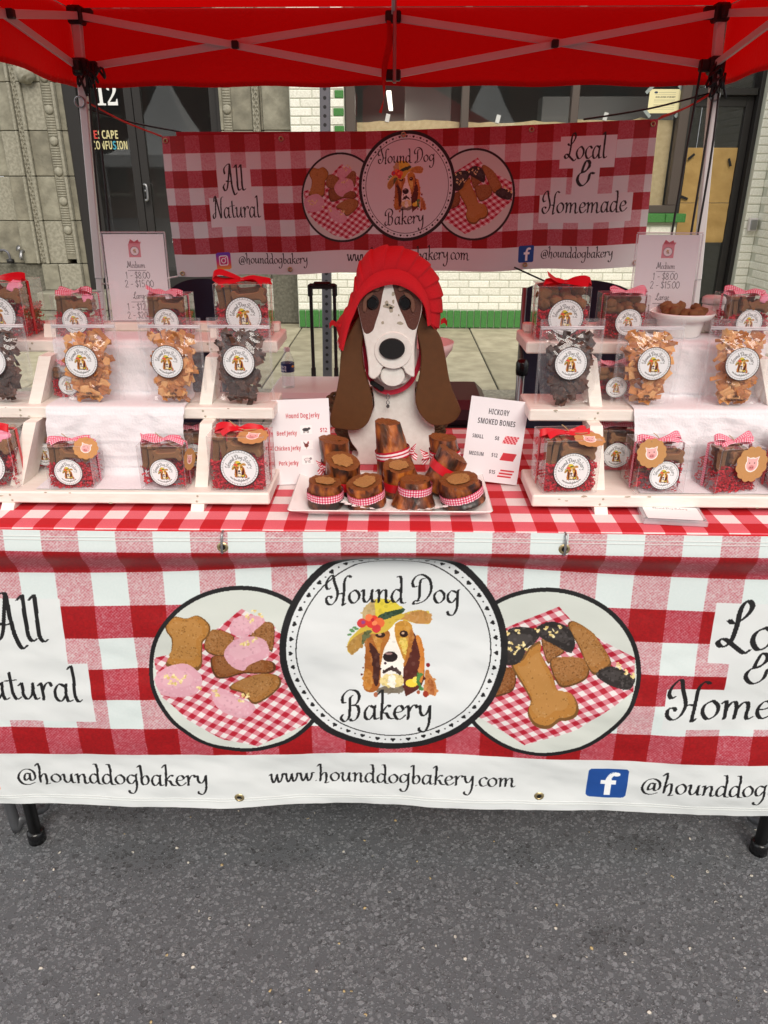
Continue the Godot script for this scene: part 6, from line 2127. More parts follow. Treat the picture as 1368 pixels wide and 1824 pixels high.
# ---------------------------------------------------------------- the wooden hound, the platter, the sheets
func build_dog() -> void:
	var org := Vector3(-0.012, TOP + 0.002, -1.75)
	var d := thing("hound_figure", "painted wooden hound cutout with brown ears and white body behind the platter", "figure", org)
	var X := Transform3D(Basis.IDENTITY, -org)
	var S := func(called: String, o: Array, z0: float, z1: float, m: Material, parent: Node, per := 4, bev := 0.002) -> MeshInstance3D:
		var st := st_new()
		slab(st, outline(o, per), z0, z1, X, bev)
		return obj(called, st, m, parent)
	var O := func(called: String, x: float, y: float, rx: float, ry: float, z0: float, z1: float, m: Material, parent: Node) -> MeshInstance3D:
		var p := PackedVector2Array()
		for k in 32:
			p.append(Vector2(x + cos(TAU * k / 32) * rx, y + sin(TAU * k / 32) * ry))
		var st := st_new()
		slab(st, p, z0, z1, X, 0.0015)
		return obj(called, st, m, parent)
	S.call("body", [-0.052, 1.26, -0.065, 1.125, -0.058, 1.057, -0.058, 1.027, -0.075, 0.999, -0.102, 0.983, -0.120, 0.975, -0.113, 0.945, -0.097, 0.919, -0.101, 0.9, -0.11, 0.888, 0.0, 0.8875, 0.09, 0.888, 0.077, 0.904, 0.077, 0.92, 0.080, 0.946, 0.088, 0.972, 0.084, 0.985, 0.064, 0.997, 0.044, 1.037, 0.039, 1.077, 0.042, 1.125, 0.032, 1.26], -1.765, -1.745, M.dog_white, d)
	cb("foot_board", Vector3(-0.015, TOP + 0.0085, -1.79) - org, Vector3(0.2, 0.012, 0.05), M.dog_white, d)
	var ear := S.call("ear", [-0.080, 1.262, -0.117, 1.199, -0.129, 1.172, -0.135, 1.116, -0.146, 1.063, -0.158, 1.019, -0.155, 0.997, -0.134, 0.990, -0.095, 0.988, -0.071, 1.005, -0.059, 1.039, -0.061, 1.069, -0.070, 1.107, -0.079, 1.140, -0.081, 1.190, -0.070, 1.24], -1.714, -1.702, M.dog_brown, d) as MeshInstance3D
	ear = S.call("ear", [0.04, 1.27, 0.062, 1.240, 0.081, 1.222, 0.095, 1.200, 0.105, 1.163, 0.119, 1.098, 0.142, 1.045, 0.144, 1.031, 0.132, 1.011, 0.106, 1.001, 0.077, 1.003, 0.053, 1.025, 0.040, 1.055, 0.042, 1.088, 0.049, 1.126, 0.050, 1.172, 0.040, 1.218], -1.714, -1.702, M.dog_brown, d)
	var head := S.call("head", [-0.091, 1.299, -0.090, 1.275, -0.078, 1.216, -0.071, 1.176, -0.067, 1.140, -0.066, 1.121, -0.054, 1.114, -0.041, 1.126, -0.034, 1.141, -0.012, 1.146, 0.008, 1.141, 0.017, 1.128, 0.033, 1.119, 0.036, 1.130, 0.035, 1.185, 0.040, 1.225, 0.050, 1.265, 0.046, 1.29, 0.027, 1.312, -0.018, 1.33, -0.068, 1.308], -1.7, -1.682, M.dog_white, d) as MeshInstance3D
	S.call("brown_patch", [-0.0895, 1.299, -0.0885, 1.275, -0.076, 1.219, -0.058, 1.221, -0.050, 1.242, -0.042, 1.266, -0.036, 1.297, -0.033, 1.322, -0.066, 1.307], -1.6825, -1.6812, M.dog_patch, head, 4, 0.0004)
	S.call("brown_patch", [-0.012, 1.326, -0.009, 1.300, 0.001, 1.271, 0.012, 1.248, 0.022, 1.228, 0.038, 1.227, 0.048, 1.266, 0.044, 1.29, 0.026, 1.311], -1.6825, -1.6812, M.dog_patch, head, 4, 0.0004)
	for s in [-1, 1]:
		var ex: float = -0.022 + s * 0.0355
		O.call("eye_rim", ex, 1.282, 0.0145, 0.016, -1.6822, -1.679, M.nose, head)
		var e := O.call("eye", ex, 1.281, 0.0115, 0.0128, -1.6792, -1.6755, M.black_gloss, head) as MeshInstance3D
		S.call("eyelid", [ex - s * 0.002, 1.304, ex + s * 0.012, 1.299, ex + s * 0.02, 1.285, ex + s * 0.021, 1.268, ex + s * 0.016, 1.262, ex + s * 0.012, 1.272, ex + s * 0.011, 1.286, ex, 1.297], -1.6822, -1.677, M.dog_lid, head, 4, 0.001)
		S.call("brow", [ex - s * 0.012, 1.306, ex + s * 0.006, 1.312, ex + s * 0.014, 1.318, ex - s * 0.004, 1.322, ex - s * 0.014, 1.315], -1.6822, -1.677, M.dog_lid, head, 4, 0.001)
	O.call("muzzle", -0.012, 1.179, 0.042, 0.041, -1.6822, -1.6785, M.dog_white, head)
	O.call("nose", -0.0145, 1.184, 0.0285, 0.0228, -1.6788, -1.671, M.nose, head)
	O.call("chin", -0.013, 1.120, 0.0275, 0.0245, -1.71, -1.69, M.dog_white, d)
	S.call("jaw", [-0.056, 1.125, -0.045, 1.105, -0.03, 1.096, -0.012, 1.092, 0.01, 1.096, 0.024, 1.105, 0.033, 1.125, 0.02, 1.14, -0.04, 1.14], -1.726, -1.712, M.dog_white, d)
	# chipped paint down the blaze
	for q in [[-0.022, 1.274, 0.012, 0.006], [-0.017, 1.266, 0.005, 0.008], [-0.027, 1.28, 0.004, 0.007], [-0.012, 1.283, 0.003, 0.006], [0.002, 1.238, 0.009, 0.004], [-0.035, 1.239, 0.004, 0.004], [0.0, 1.255, 0.002, 0.003], [-0.013, 1.3, 0.004, 0.006]]:
		var pts := []
		for k in 9:
			var a := TAU * k / 9.0
			var w := rng.randf_range(0.55, 1.1)
			pts.append_array([q[0] + cos(a) * q[2] * w, q[1] + sin(a) * q[3] * w])
		S.call("worn_spot", pts, -1.6821, -1.6817, M.worn, head, 2, 0.0)
	# cloth cap
	var hat := thing("chef_hat", "pleated bright red cloth cap worn by the wooden hound", "hat", Vector3(-0.015, 1.25, -1.72))
	var ho := Vector3(-0.015, 1.25, -1.72)
	var N := 300
	var arc := func(a: Array) -> Array:
		var sp := spline(xy(a), 24)
		var lens := [0.0]
		for i in sp.size() - 1:
			lens.append(lens[i] + sp[i].distance_to(sp[i + 1]))
		var out := []
		var j := 0
		for i in N + 1:
			var t: float = lens[lens.size() - 1] * i / N
			while j < lens.size() - 2 and lens[j + 1] < t:
				j += 1
			out.append(sp[j].lerp(sp[j + 1], clampf((t - lens[j]) / maxf(lens[j + 1] - lens[j], 1e-6), 0, 1)))
		return out
	var rim: Array = arc.call([-0.122, 1.18, -0.108, 1.231, -0.097, 1.257, -0.081, 1.290, -0.054, 1.311, -0.015, 1.321, 0.016, 1.313, 0.042, 1.294, 0.056, 1.271, 0.062, 1.235])
	var band: Array = arc.call([-0.133, 1.185, -0.122, 1.246, -0.106, 1.274, -0.084, 1.313, -0.054, 1.341, -0.015, 1.351, 0.020, 1.343, 0.048, 1.318, 0.064, 1.286, 0.071, 1.235])
	var puff: Array = arc.call([-0.131, 1.165, -0.140, 1.228, -0.123, 1.253, -0.103, 1.300, -0.092, 1.348, -0.076, 1.374, -0.049, 1.390, -0.016, 1.394, 0.025, 1.385, 0.061, 1.361, 0.086, 1.327, 0.097, 1.288, 0.096, 1.252, 0.088, 1.212])
	var mid := Vector2(-0.015, 1.25)
	var bandst := st_new(true)
	sheet(bandst, N, 8, func(u: float, v: float) -> Vector3:
		var i := roundi(u * N)
		var p: Vector2 = band[i].lerp(rim[i], v)
		return Vector3(p.x, p.y, -1.686 + 0.018 * sin(v * PI * 0.5) + 0.003 * sin(v * PI)) - ho)
	obj("band", bandst, M.hat, hat)
	var lining := st_new(true)
	sheet(lining, N, 3, func(u: float, v: float) -> Vector3:
		var p: Vector2 = rim[roundi(u * N)]
		p = p.lerp(mid, -0.02 + 0.03 * v)
		return Vector3(p.x, p.y, -1.668 - 0.075 * v) - ho)
	obj("lining", lining, M.hat, hat)
	var crown := st_new(true)
	var pleats := 15.0
	sheet(crown, N, 22, func(u: float, v: float) -> Vector3:
		var i := roundi(u * N)
		var ph := fposmod(u * pleats + 0.12 * sin(v * 5.0), 1.0)
		var saw := (ph if ph < 0.9 else (1.0 - ph) / 0.1 * 0.9) - 0.4
		var deep := sin(minf(v * 1.6, 1.0) * PI * 0.5)
		var a: Vector2 = band[i].lerp(mid, 0.03)
		var p: Vector2
		var z := 0.0
		if v < 0.5:
			var t := v / 0.5
			p = a.lerp(puff[i], sin(t * PI * 0.5))
			z = -1.69 - 0.06 * t * t
		else:
			var t := (v - 0.5) / 0.5
			p = puff[i].lerp(mid + Vector2(0, 0.03), t * t * 0.95)
			z = -1.75 - 0.08 * sin(t * PI * 0.5)
		var away: Vector2 = (p - mid).normalized()
		var amp := 0.013 * deep * (1.0 - smoothstep(0.5, 0.95, v))
		p += away * saw * amp * 0.4
		return Vector3(p.x, p.y, z + saw * amp) - ho)
	obj("crown", crown, M.hat, hat)
	for q in [[-0.139, 1.232, -1.7], [0.093, 1.236, -1.71]]:
		var ts := st_new(true)
		var c := Vector3(q[0], q[1], q[2]) - ho
		strip(ts, spline([c, c + Vector3(signf(q[0]) * 0.008, 0.004, 0), c + Vector3(signf(q[0]) * 0.014, -0.003, 0.004)], 4), Vector3(0, 1, 0.2), 0.012)
		obj("tie_end", ts, M.hat, hat)
	# collar with buckle and charm
	var col := thing("dog_collar", "narrow red collar with black buckle and silver charm on the hound", "collar", Vector3(-0.014, 1.07, -1.728))
	var co := Vector3(-0.014, 1.07, -1.728)
	var cp := []
	for q in spline(xy([-0.084, 1.21, -0.079, 1.198, -0.075, 1.162, -0.069, 1.115, -0.052, 1.086, -0.026, 1.072, 0.005, 1.078, 0.028, 1.096, 0.042, 1.125, 0.051, 1.162, 0.047, 1.2]), 6):
		cp.append(Vector3(q.x, q.y, -1.728) - co)
	var sides := []
	for i in cp.size():
		var dd: Vector3 = (cp[mini(i + 1, cp.size() - 1)] - cp[maxi(i - 1, 0)]).normalized()
		sides.append((dd.cross(Vector3(0, 0, 1)) + Vector3(0, 0, 0.5)).normalized())
	var cs := st_new(true)
	strip(cs, cp, sides, 0.011)
	obj("strap", cs, M.collar, col)
	cb("buckle", Vector3(-0.049, 1.089, -1.722) - co, Vector3(0.036, 0.011, 0.009), M.black, col, 0.003, Vector3(0, 0, -32))
	var ring := st_new(true)
	for q in [[1.064, 0.006], [1.05, 0.0045]]:
		var pts := []
		for k in 14:
			pts.append(Vector3(-0.024 + cos(TAU * k / 14) * q[1] * 0.7, q[0] + sin(TAU * k / 14) * q[1], -1.72) - co)
		tube(ring, pts, 0.0011, 5, false, true)
	obj("ring", ring, M.steel, col)
	var star := PackedVector2Array()
	for k in 10:
		star.append(Vector2.from_angle(TAU * k / 10.0) * (0.0045 if k % 2 else 0.002))
	var ss := st_new()
	slab(ss, star, -0.001, 0.001, at3(-0.024 + 0.014, 1.041 - 1.07, 0.008))
	obj("charm", ss, M.steel, col)
	# basket and dish standing behind the figure
	var bk := thing("wicker_basket", "dark brown wicker basket standing behind the hound", "basket", Vector3(-0.02, TOP + 0.003, -1.9))
	for i in 14:
		var rs := st_new(true)
		var pts := []
		var rr := 0.105 + 0.0016 * i
		for k in 40:
			var a := TAU * k / 40.0
			var rip := 0.003 * (1.0 if (k + i) % 2 else -1.0)
			pts.append(Vector3(cos(a) * (rr * 1.25 + rip), 0.006 + i * 0.0092, sin(a) * (rr * 0.8 + rip)))
		tube(rs, pts, 0.0055, 5, false, true)
		obj("woven_strand", rs, M.wicker, bk)
	var bb := st_new()
	lathe(bb, [Vector2(0, 0.004), Vector2(0.125, 0.004)], 30, Transform3D.IDENTITY, 0.65)
	obj("base", bb, M.wicker, bk)
	var dish := thing("pedestal_dish", "wide white oval dish on a stem, its rims showing beside the hound's ears", "dish", Vector3(-0.008, TOP + 0.09, -1.9))
	var ds := st_new(true)
	lathe(ds, [Vector2(0, 0), Vector2(0.06, 0), Vector2(0.05, 0.012), Vector2(0.018, 0.03), Vector2(0.016, 0.1), Vector2(0.03, 0.112)], 28)
	obj("stem", ds, M.pink_plastic, dish)
	ds = st_new(true)
	lathe(ds, [Vector2(0, 0.112), Vector2(0.06, 0.112), Vector2(0.115, 0.125), Vector2(0.142, 0.165), Vector2(0.146, 0.182), Vector2(0.141, 0.182), Vector2(0.11, 0.135), Vector2(0.0, 0.122)], 40, Transform3D.IDENTITY, 0.7)
	obj("bowl", ds, M.pink_plastic, dish)

func rounded_rect(hx: float, hz: float, r: float) -> Array:
	var out := []
	for c in 4:
		var sx: float = [1, -1, -1, 1][c]
		var sz: float = [1, 1, -1, -1][c]
		for k in 5:
			var a := (c * 0.5 + k / 8.0) * PI
			out.append(Vector2(sx * (hx - r) + cos(a) * r, sz * (hz - r) + sin(a) * r))
	return out

func build_platter() -> void:
	var pc := Vector3(-0.015, TOP + 0.002, -1.513)
	var p := thing("serving_platter", "white rectangular ceramic platter holding the smoked bones", "platter", pc)
	var st := st_new(true)
	var rings := []
	for q in [[0.0, 0.0, 0.0, 0.0], [0.165, 0.075, 0.0, 0.02], [0.17, 0.08, 0.003, 0.02], [0.206, 0.112, 0.0235, 0.008], [0.208, 0.1135, 0.026, 0.008], [0.204, 0.110, 0.0262, 0.008], [0.172, 0.081, 0.0075, 0.02], [0.16, 0.07, 0.0055, 0.02], [0.0, 0.0, 0.0055, 0.0]]:
		var ring := []
		for v in rounded_rect(maxf(q[0], 0.001), maxf(q[1], 0.001), minf(q[3], maxf(q[1], 0.001))):
			ring.append(Vector3(v.x, q[2], v.y))
		rings.append(ring)
	for i in rings.size() - 1:
		for k in 20:
			var l := (k + 1) % 20
			quad(st, rings[i][k], rings[i][l], rings[i + 1][l], rings[i + 1][k])
	obj("dish", st, M.ceramic, p)
	# lacy paper doily
	var dly := thing("paper_doily", "white lacy paper doily on the platter beneath the bones", "doily", pc + Vector3(0.02, 0.0062, 0.018))
	var ds := st_new()
	var n := 120
	for k in n:
		var a := TAU * k / n
		var b := TAU * (k + 1) / n
		var e := func(t: float) -> float:
			return 0.92 + 0.08 * absf(sin(t * 20.0))
		var P := func(t: float, f: float) -> Vector3:
			var rr: float = e.call(t) * f
			var y := 0.0004 + 0.0172 * smoothstep(0.62, 1.0, f) 
			return Vector3(cos(t) * 0.15 * rr, y, sin(t) * 0.088 * rr)
		quad(ds, P.call(a, 0.02), P.call(b, 0.02), P.call(b, 0.78), P.call(a, 0.78))
		if k % 3 != 0:
			quad(ds, P.call(a, 0.78), P.call(b, 0.78), P.call(b, 0.9), P.call(a, 0.9))
		quad(ds, P.call(a, 0.9), P.call(b, 0.9), P.call(b, 1.0), P.call(a, 1.0))
	obj("lace", ds, M.doily, dly)
	# bones: x, z, radius, height, top scale, tilt x, tilt z, ribbon (0 check 1 stripe 2 red), ribbon height, seed
	var list := [
		[-0.134, -1.592, 0.031, 0.106, 1.02, 2, 4, 1, 0.48, 1, "tall smoked bone with striped ribbon behind the red ribbon bone"],
		[0.002, -1.588, 0.043, 0.14, 0.62, -2, 11, 1, 0.5, 2, "tallest smoked bone, leaning, with a striped ribbon and flared foot"],
		[0.112, -1.592, 0.036, 0.11, 0.8, 0, 7, 1, 0.66, 3, "smoked bone with striped ribbon beside the hickory bones sheet"],
		[-0.121, -1.537, 0.037, 0.074, 0.98, 9, -6, 2, 0.42, 4, "squat smoked bone with red satin ribbon behind the check ribbon bones"],
		[0.002, -1.537, 0.035, 0.066, 0.95, 9, 2, 2, 0.4, 5, "smoked bone with pale marrow and red ribbon at the platter's middle"],
		[0.084, -1.538, 0.034, 0.086, 1.0, 4, -24, 2, 0.58, 6, "tilted smoked bone with a red satin ribbon crossing it"],
		[-0.15, -1.472, 0.0345, 0.054, 1.0, 3, 2, 0, 0.5, 7, "straight short smoked bone with pink check ribbon at the platter's end"],
		[-0.064, -1.474, 0.0375, 0.05, 1.0, 9, 3, 0, 0.5, 8, "short smoked bone with pale marrow top and pink check ribbon"],
		[0.034, -1.474, 0.042, 0.058, 0.74, 0, -3, 0, 0.68, 9, "dark charred short smoked bone with pink check ribbon near its top"],
		[0.138, -1.474, 0.044, 0.05, 0.9, 7, 13, 0, 0.42, 10, "broad smoked bone tipped to one side with slanting check ribbon"]]
	for q in list:
		smoked_bone(q)

func smoked_bone(q: Array) -> void:
	var r := RandomNumberGenerator.new()
	r.seed = 500 + q[9]
	var nz := FastNoiseLite.new()
	nz.seed = 70 + q[9]
	nz.frequency = 1.0
	var R: float = q[2]
	var h: float = q[3]
	var lift: float = absf(sin(deg_to_rad(q[6]))) * R * 0.92 + absf(sin(deg_to_rad(q[5]))) * R * 0.92
	var b := thing("smoked_bone", q[10], "smoked bone", Vector3(q[0], TOP + 0.0092 + lift, q[1]), 0.0, "hickory smoked bones on the platter")
	b.rotation_degrees = Vector3(q[5], r.randf_range(-20, 20), q[6])
	var rad := func(a: float, v: float) -> float:
		var k := lerpf(1.0, q[4], v) + 0.12 * pow(1.0 - v, 3.0)
		return R * k * (1.0 + 0.13 * nz.get_noise_3d(cos(a) * 0.9, sin(a) * 0.9, v * 1.1) + 0.06 * nz.get_noise_3d(cos(a) * 2.2, sin(a) * 2.2, v * 1.6) + 0.025 * nz.get_noise_3d(cos(a) * 6.0, sin(a) * 6.0, v * 1.5))
	var st := st_new(true)
	var slope := r.randf_range(-0.22, 0.22)
	sheet(st, 44, 18, func(u: float, v: float) -> Vector3:
		var a := u * TAU
		var t := 1.0 - v
		var rr: float = rad.call(a, t)
		if t < 0.04:
			rr *= 0.96
		var ytop := h * t + cos(a) * R * slope * t + (0.003 * nz.get_noise_2d(cos(a) * 3.0, sin(a) * 3.0 + 5.0) * smoothstep(0.7, 1.0, t) if t > 0.7 else 0.0)
		return Vector3(cos(a) * rr, ytop, -sin(a) * rr))
	obj("shaft", st, M.bone[q[9] % 3], b)
	var top := st_new(true)
	sheet(top, 44, 6, func(u: float, v: float) -> Vector3:
		var a := u * TAU
		var rr: float = rad.call(a, 1.0) * v
		var y: float = h + cos(a) * R * slope * v + 0.003 * nz.get_noise_2d(cos(a) * 3.0, sin(a) * 3.0 + 5.0) * v
		if v < 0.75:
			y -= 0.004 * (1.0 - v) + 0.0025 * nz.get_noise_2d(a + v * 4.0, 2.0)
		return Vector3(cos(a) * rr, y, -sin(a) * rr))
	obj("cut_end", top, M.bone_rim, b)
	var mar := st_new(true)
	sheet(mar, 28, 4, func(u: float, v: float) -> Vector3:
		var a := u * TAU
		var rr: float = rad.call(a, 1.0) * 0.62 * v * (1.0 + 0.2 * nz.get_noise_2d(a * 2.0, 8.0))
		var y: float = h + cos(a) * R * slope * v * 0.62 + 0.0012 + 0.0022 * nz.get_noise_2d(cos(a) * v * 5.0, sin(a) * v * 5.0)
		return Vector3(cos(a) * rr, y, -sin(a) * rr))
	if q[9] in [4, 5, 8, 10, 7]:
		obj("marrow", mar, M.marrow, b)
	var bot := st_new()
	sheet(bot, 24, 1, func(u: float, v: float) -> Vector3:
		var a := -u * TAU
		return Vector3(cos(a), 0.0, -sin(a)) * (rad.call(a, 0.0) * 0.96 * v))
	obj("foot_end", bot, M.bone[0], b)
	var rs := st_new(true)
	var pts := []
	var slant := r.randf_range(-0.12, 0.12)
	for k in 41:
		var a := TAU * k / 40.0
		var v: float = q[8]
		pts.append(Vector3(cos(a), 0, -sin(a)) * (maxf(rad.call(a, v), (rad.call(a - 0.35, v) + rad.call(a + 0.35, v)) * 0.5) + 0.0022) + Vector3(0, h * v + cos(a) * R * slant, 0))
	strip(rs, pts, Vector3(0, 1, 0), 0.02 if q[7] > 0 else 0.0165, [60.0, 30.0, 30.0][q[7]])
	var rm: Material = [M.check_ribbon, M.stripe_ribbon, M.red_satin][q[7]]
	obj("ribbon", rs, rm, b)
	if q[7] == 1:
		var s := -1.0 if q[0] < -0.1 or q[0] > 0.05 else 1.0
		var kn := st_new(true)
		var c := Vector3(s * R * 0.95, h * q[8], R * 0.2)
		for e in [Vector3(s * 0.016, 0.012, 0.008), Vector3(s * 0.015, -0.014, 0.008), Vector3(s * 0.012, 0.002, 0.012)]:
			strip(kn, spline([c, c + e * 0.6 + Vector3(0, 0, 0.003), c + e], 4), Vector3(0.25 * s, 0.85, -0.4).normalized(), 0.014, 30.0)
		obj("ribbon_knot", kn, rm, b)

func sheet_sign(called: String, label: String, category: String, at: Vector3, w: float, h: float, m: Material, deg: Vector3, framed: bool) -> void:
	var s := thing(called, label, category, at)
	s.rotation_degrees = deg
	var st := st_new(true)
	sheet(st, 8, 10, func(u: float, v: float) -> Vector3:
		return Vector3((u - 0.5) * w, h * (1.0 - v) + 0.002, 0.0012 * sin(u * PI) * (0.0 if framed else 1.0)))
	obj("paper", st, m, s)
	st = st_new(true)
	sheet(st, 8, 10, func(u: float, v: float) -> Vector3:
		return Vector3((0.5 - u) * w, h * (1.0 - v) + 0.002, -0.0006))
	obj("backing", st, M.paper, s)
	if framed:
		cb("acrylic_front", Vector3(0, h * 0.5 + 0.003, 0.0025), Vector3(w + 0.006, h + 0.008, 0.0018), M.acrylic, s, 0.0005)
		var e := st_new()
		for q in [[0, h + 0.006, w + 0.008, 0.003], [-w * 0.5 - 0.004, h * 0.5, 0.0025, h + 0.008], [w * 0.5 + 0.004, h * 0.5, 0.0025, h + 0.008]]:
			cbox(e, at3(q[0], q[1], 0.001), Vector3(q[2], q[3], 0.005), 0.0006)
		obj("acrylic_edge", e, M.acrylic_edge, s)
		cb("acrylic_foot", Vector3(0, 0.0015, -0.002), Vector3(w + 0.006, 0.003, 0.022), M.acrylic_edge, s, 0.0005)

func build_signs() -> void:
	sheet_sign("price_sign", "price sheet in clear holder, medium and large, behind the brown biscuit box", "price sign", Vector3(-0.602, 1.2212, -1.799), 0.136, 0.19, M.price_sheet, Vector3(-3, 2, 0), true)
	sheet_sign("price_sign", "price sheet in clear holder, medium and large, rising behind the biscuit bowl", "price sign", Vector3(0.603, 1.2212, -1.799), 0.136, 0.19, M.price_sheet, Vector3(-3, -2, 0), true)
	sheet_sign("jerky_sign", "white jerky price sheet with red type and small animal pictures", "price sign", Vector3(-0.212, TOP + 0.0025, -1.607), 0.128, 0.192, M.jerky_sheet, Vector3(-10, 3, 1.5), false)
	sheet_sign("bones_sign", "white hickory smoked bones price sheet with grey capitals, standing tilted", "price sign", Vector3(0.206, TOP + 0.009, -1.612), 0.128, 0.188, M.bones_sheet, Vector3(-10, -4, -5.5), false)
	var c := thing("card_block", "clear acrylic block with a small printed card lying on the cloth", "card", Vector3(0.562, TOP + 0.0025, -1.432), -6)
	cb("block", Vector3(0, 0.0065, 0), Vector3(0.125, 0.011, 0.075), M.acrylic_edge, c, 0.001)
	var st := st_new()
	quad(st, Vector3(-0.055, 0.0128, -0.032), Vector3(0.055, 0.0128, -0.032), Vector3(0.055, 0.0128, 0.032), Vector3(-0.055, 0.0128, 0.032))
	obj("card", st, M.table_card, c)
	for q in [[-0.056, -0.031], [0.056, -0.031], [-0.056, 0.031], [0.056, 0.031]]:
		var m := st_new(true)
		lathe(m, [Vector2(0.0025, 0.012), Vector2(0.0025, 0.0138), Vector2(0, 0.014)], 10, at3(q[0], 0, q[1]))
		obj("magnet", m, M.steel, c)
# ---------------------------------------------------------------- things behind the stall
func camp_chair(label: String, at: Vector3, w: float, turn: float) -> void:
	var c := thing("camp_chair", label, "chair", at, turn, "folding chairs behind the stall")
	var st := st_new(true)
	sheet(st, 12, 12, func(u: float, v: float) -> Vector3:
		var x := (u - 0.5) * w
		var sag := 0.05 * sin(u * PI)
		var top := 0.03 * (1.0 - pow(absf(u - 0.5) * 2.0, 3.0))
		return Vector3(x, lerpf(1.13 + top, 0.5, v), -0.1 - sag + 0.14 * v))
	obj("backrest", st, M.navy, c)
	st = st_new(true)
	sheet(st, 10, 8, func(u: float, v: float) -> Vector3:
		return Vector3((u - 0.5) * w, 0.5 - 0.04 * sin(u * PI) - 0.02 * v + 0.03 * v, 0.03 + 0.42 * v))
	obj("seat", st, M.navy, c)
	for s in [-1, 1]:
		for q in [[Vector3(s * w * 0.52, 1.13, -0.1), Vector3(s * w * 0.52, 0.0, 0.12)], [Vector3(s * w * 0.52, 0.92, 0.42), Vector3(s * w * 0.52, 0.0, 0.4)]]:
			st = st_new(true)
			tube(st, [q[0], q[1]], 0.011, 8)
			obj("leg", st, M.steel, c)
		st = st_new(true)
		tube(st, [Vector3(s * w * 0.52, 0.9, -0.05), Vector3(s * w * 0.52, 0.9, 0.42)], 0.011, 8)
		obj("armrest", st, M.black, c)
		st = st_new(true)
		lathe(st, [Vector2(0, -0.03), Vector2(0.02, -0.028), Vector2(0.022, -0.01), Vector2(0.022, 0.014), Vector2(0.016, 0.026), Vector2(0, 0.028)], 14, at3(s * w * 0.52, 0.925, 0.425))
		obj("end_cap", st, M.black_gloss, c)
	for q in [[-1, 1], [1, -1]]:
		st = st_new(true)
		tube(st, [Vector3(q[0] * w * 0.52, 0.04, 0.4), Vector3(q[1] * w * 0.52, 0.48, 0.42)], 0.008, 6)
		obj("cross_brace", st, M.steel, c)

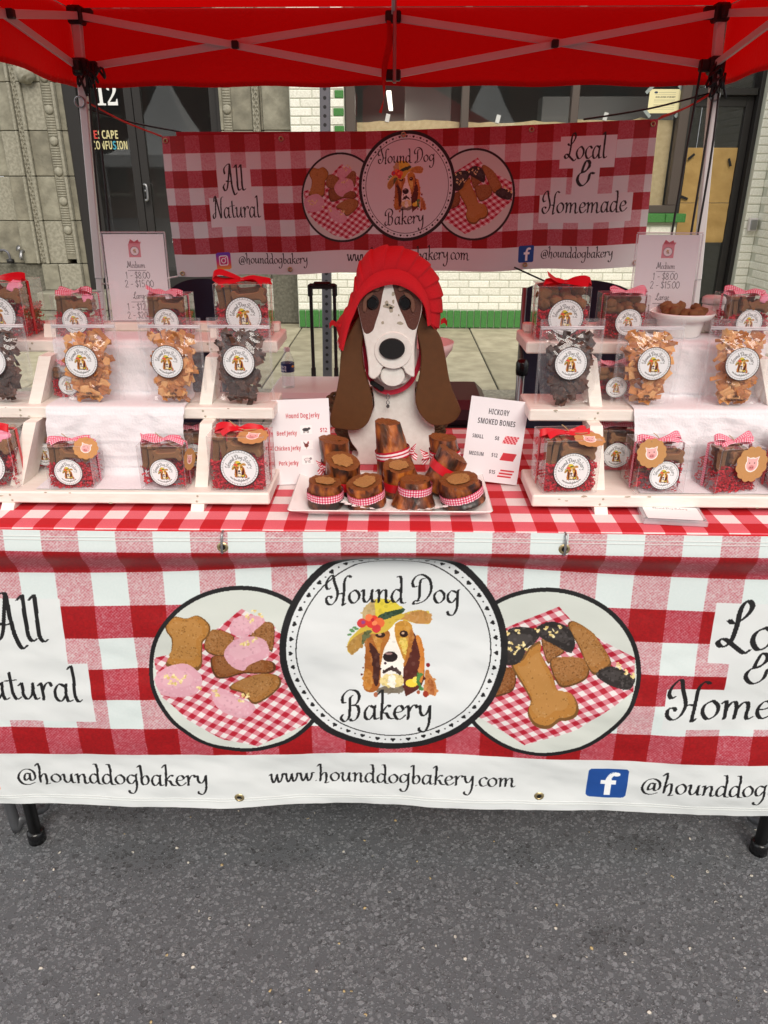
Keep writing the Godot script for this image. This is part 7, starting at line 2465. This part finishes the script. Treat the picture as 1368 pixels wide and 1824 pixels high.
func build_gear() -> void:
	# wheeled cooler with its pull handle up
	var c := thing("wheeled_cooler", "white wheeled cooler with a tall black pull handle raised", "cooler", Vector3(-0.34, 0, -3.62))
	cb("body", Vector3(0, 0.31, 0), Vector3(0.52, 0.48, 0.34), M.cooler, c, 0.02)
	var lid := cb("lid", Vector3(0, 0.585, 0), Vector3(0.55, 0.07, 0.37), M.cooler, c, 0.022)
	cb("lid_groove", Vector3(0.05, -0.012, 0.186), Vector3(0.22, 0.016, 0.004), M.maroon_grey, lid, 0.001)
	for x in [-0.2, 0.2]:
		var ws := st_new(true)
		lathe(ws, [Vector2(0, -0.02), Vector2(0.075, -0.02), Vector2(0.08, -0.012), Vector2(0.08, 0.012), Vector2(0.075, 0.02), Vector2(0, 0.02)], 20, pose(Vector3(x, 0.08, -0.17), Vector3(0, 0, 90)))
		obj("wheel", ws, M.black, c)
		cb("foot", Vector3(x, 0.035, 0.13), Vector3(0.05, 0.07, 0.05), M.black, c, 0.006)
	var h := obj("pull_handle", cbox_mesh(Vector3(0.136, 0.026, 0.03), 0.008), M.black, c, at3(-0.035, 1.055, -0.21))
	for s in [-1, 1]:
		var st := st_new()
		cbox(st, at3(s * 0.058, -0.22, 0), Vector3(0.016, 0.41, 0.02), 0.003)
		obj("rod", st, M.black, h)
		st = st_new()
		cbox(st, at3(s * 0.058, -0.6, 0), Vector3(0.022, 0.4, 0.026), 0.003)
		obj("rod_sleeve", st, M.black, h)
		st = st_new()
		cbox(st, at3(s * 0.06, -0.02, 0), Vector3(0.024, 0.06, 0.03), 0.006)
		obj("corner", st, M.black, h)
	cb("grip", Vector3(0, 0.012, 0), Vector3(0.09, 0.02, 0.034), M.black_gloss, h, 0.008)
	# water bottle on the lid
	var b := thing("water_bottle", "clear plastic water bottle with dark blue wrap on the cooler lid", "bottle", Vector3(-0.525, 0.6215, -3.56))
	var st := st_new(true)
	lathe(st, [Vector2(0, 0), Vector2(0.028, 0), Vector2(0.031, 0.008), Vector2(0.0295, 0.02), Vector2(0.031, 0.03), Vector2(0.0295, 0.045), Vector2(0.031, 0.06), Vector2(0.0315, 0.115), Vector2(0.029, 0.135), Vector2(0.018, 0.16), Vector2(0.0125, 0.168), Vector2(0.0125, 0.18)], 24)
	obj("bottle", st, M.bottle, b)
	st = st_new(true)
	lathe(st, [Vector2(0.0, 0.003), Vector2(0.0275, 0.003), Vector2(0.0285, 0.1), Vector2(0, 0.1)], 20)
	obj("water", st, M.water, b)
	st = st_new(true)
	sheet(st, 24, 1, func(u: float, v: float) -> Vector3:
		var a := -u * TAU + 2.2
		return Vector3(cos(a) * 0.0322, 0.118 - 0.042 * v, -sin(a) * 0.0322))
	obj("wrap", st, M.bottle_wrap, b)
	st = st_new(true)
	lathe(st, [Vector2(0.0145, 0.17), Vector2(0.0145, 0.186), Vector2(0.013, 0.188), Vector2(0, 0.188)], 18)
	obj("cap", st, M.cooler, b)
	# storage boxes
	var m := thing("storage_bin", "dark maroon lidded storage bin on black drawers behind the table", "bin", Vector3(0.14, 0, -2.95))
	cb("body", Vector3(0, 0.33, 0), Vector3(0.38, 0.66, 0.32), M.black, m, 0.015)
	cb("lid", Vector3(0, 0.715, 0), Vector3(0.41, 0.1, 0.35), M.maroon, m, 0.03)
	for y in [0.2, 0.42, 0.6]:
		cb("drawer_line", Vector3(0, y, 0.161), Vector3(0.34, 0.008, 0.004), M.steel, m, 0.001)
	camp_chair("navy folding chair with steel frame behind the large nugget box", Vector3(0.70, 0, -3.05), 0.40, -8)
	camp_chair("navy folding chair behind the brown biscuit box and price sheet", Vector3(-0.79, 0, -3.05), 0.24, 4)
	# perforated sign post at the kerb
	var p := thing("sign_post", "grey perforated steel sign post standing at the kerb", "post", Vector3(-0.545, 0.118, -5.75))
	p.rotation_degrees.z = -1.2
	var ps := st_new()
	cbox(ps, at3(0, 1.4, 0), Vector3(0.068, 2.8, 0.06), 0.006)
	obj("post", ps, M.sign_steel, p)
	var hs := st_new()
	lathe(hs, [Vector2(0, 0.0), Vector2(0.0115, 0.0)], 12, pose(Vector3(0, 0, 0.0305), Vector3(90, 0, 0)))
	var hm := done(hs)
	for i in 50:
		obj("hole", hm, M.black, p, at3(0, 0.1 + i * 0.0535, 0))
	cb("bracket", Vector3(-0.06, 2.13, 0), Vector3(0.05, 0.04, 0.03), M.sign_steel, p)
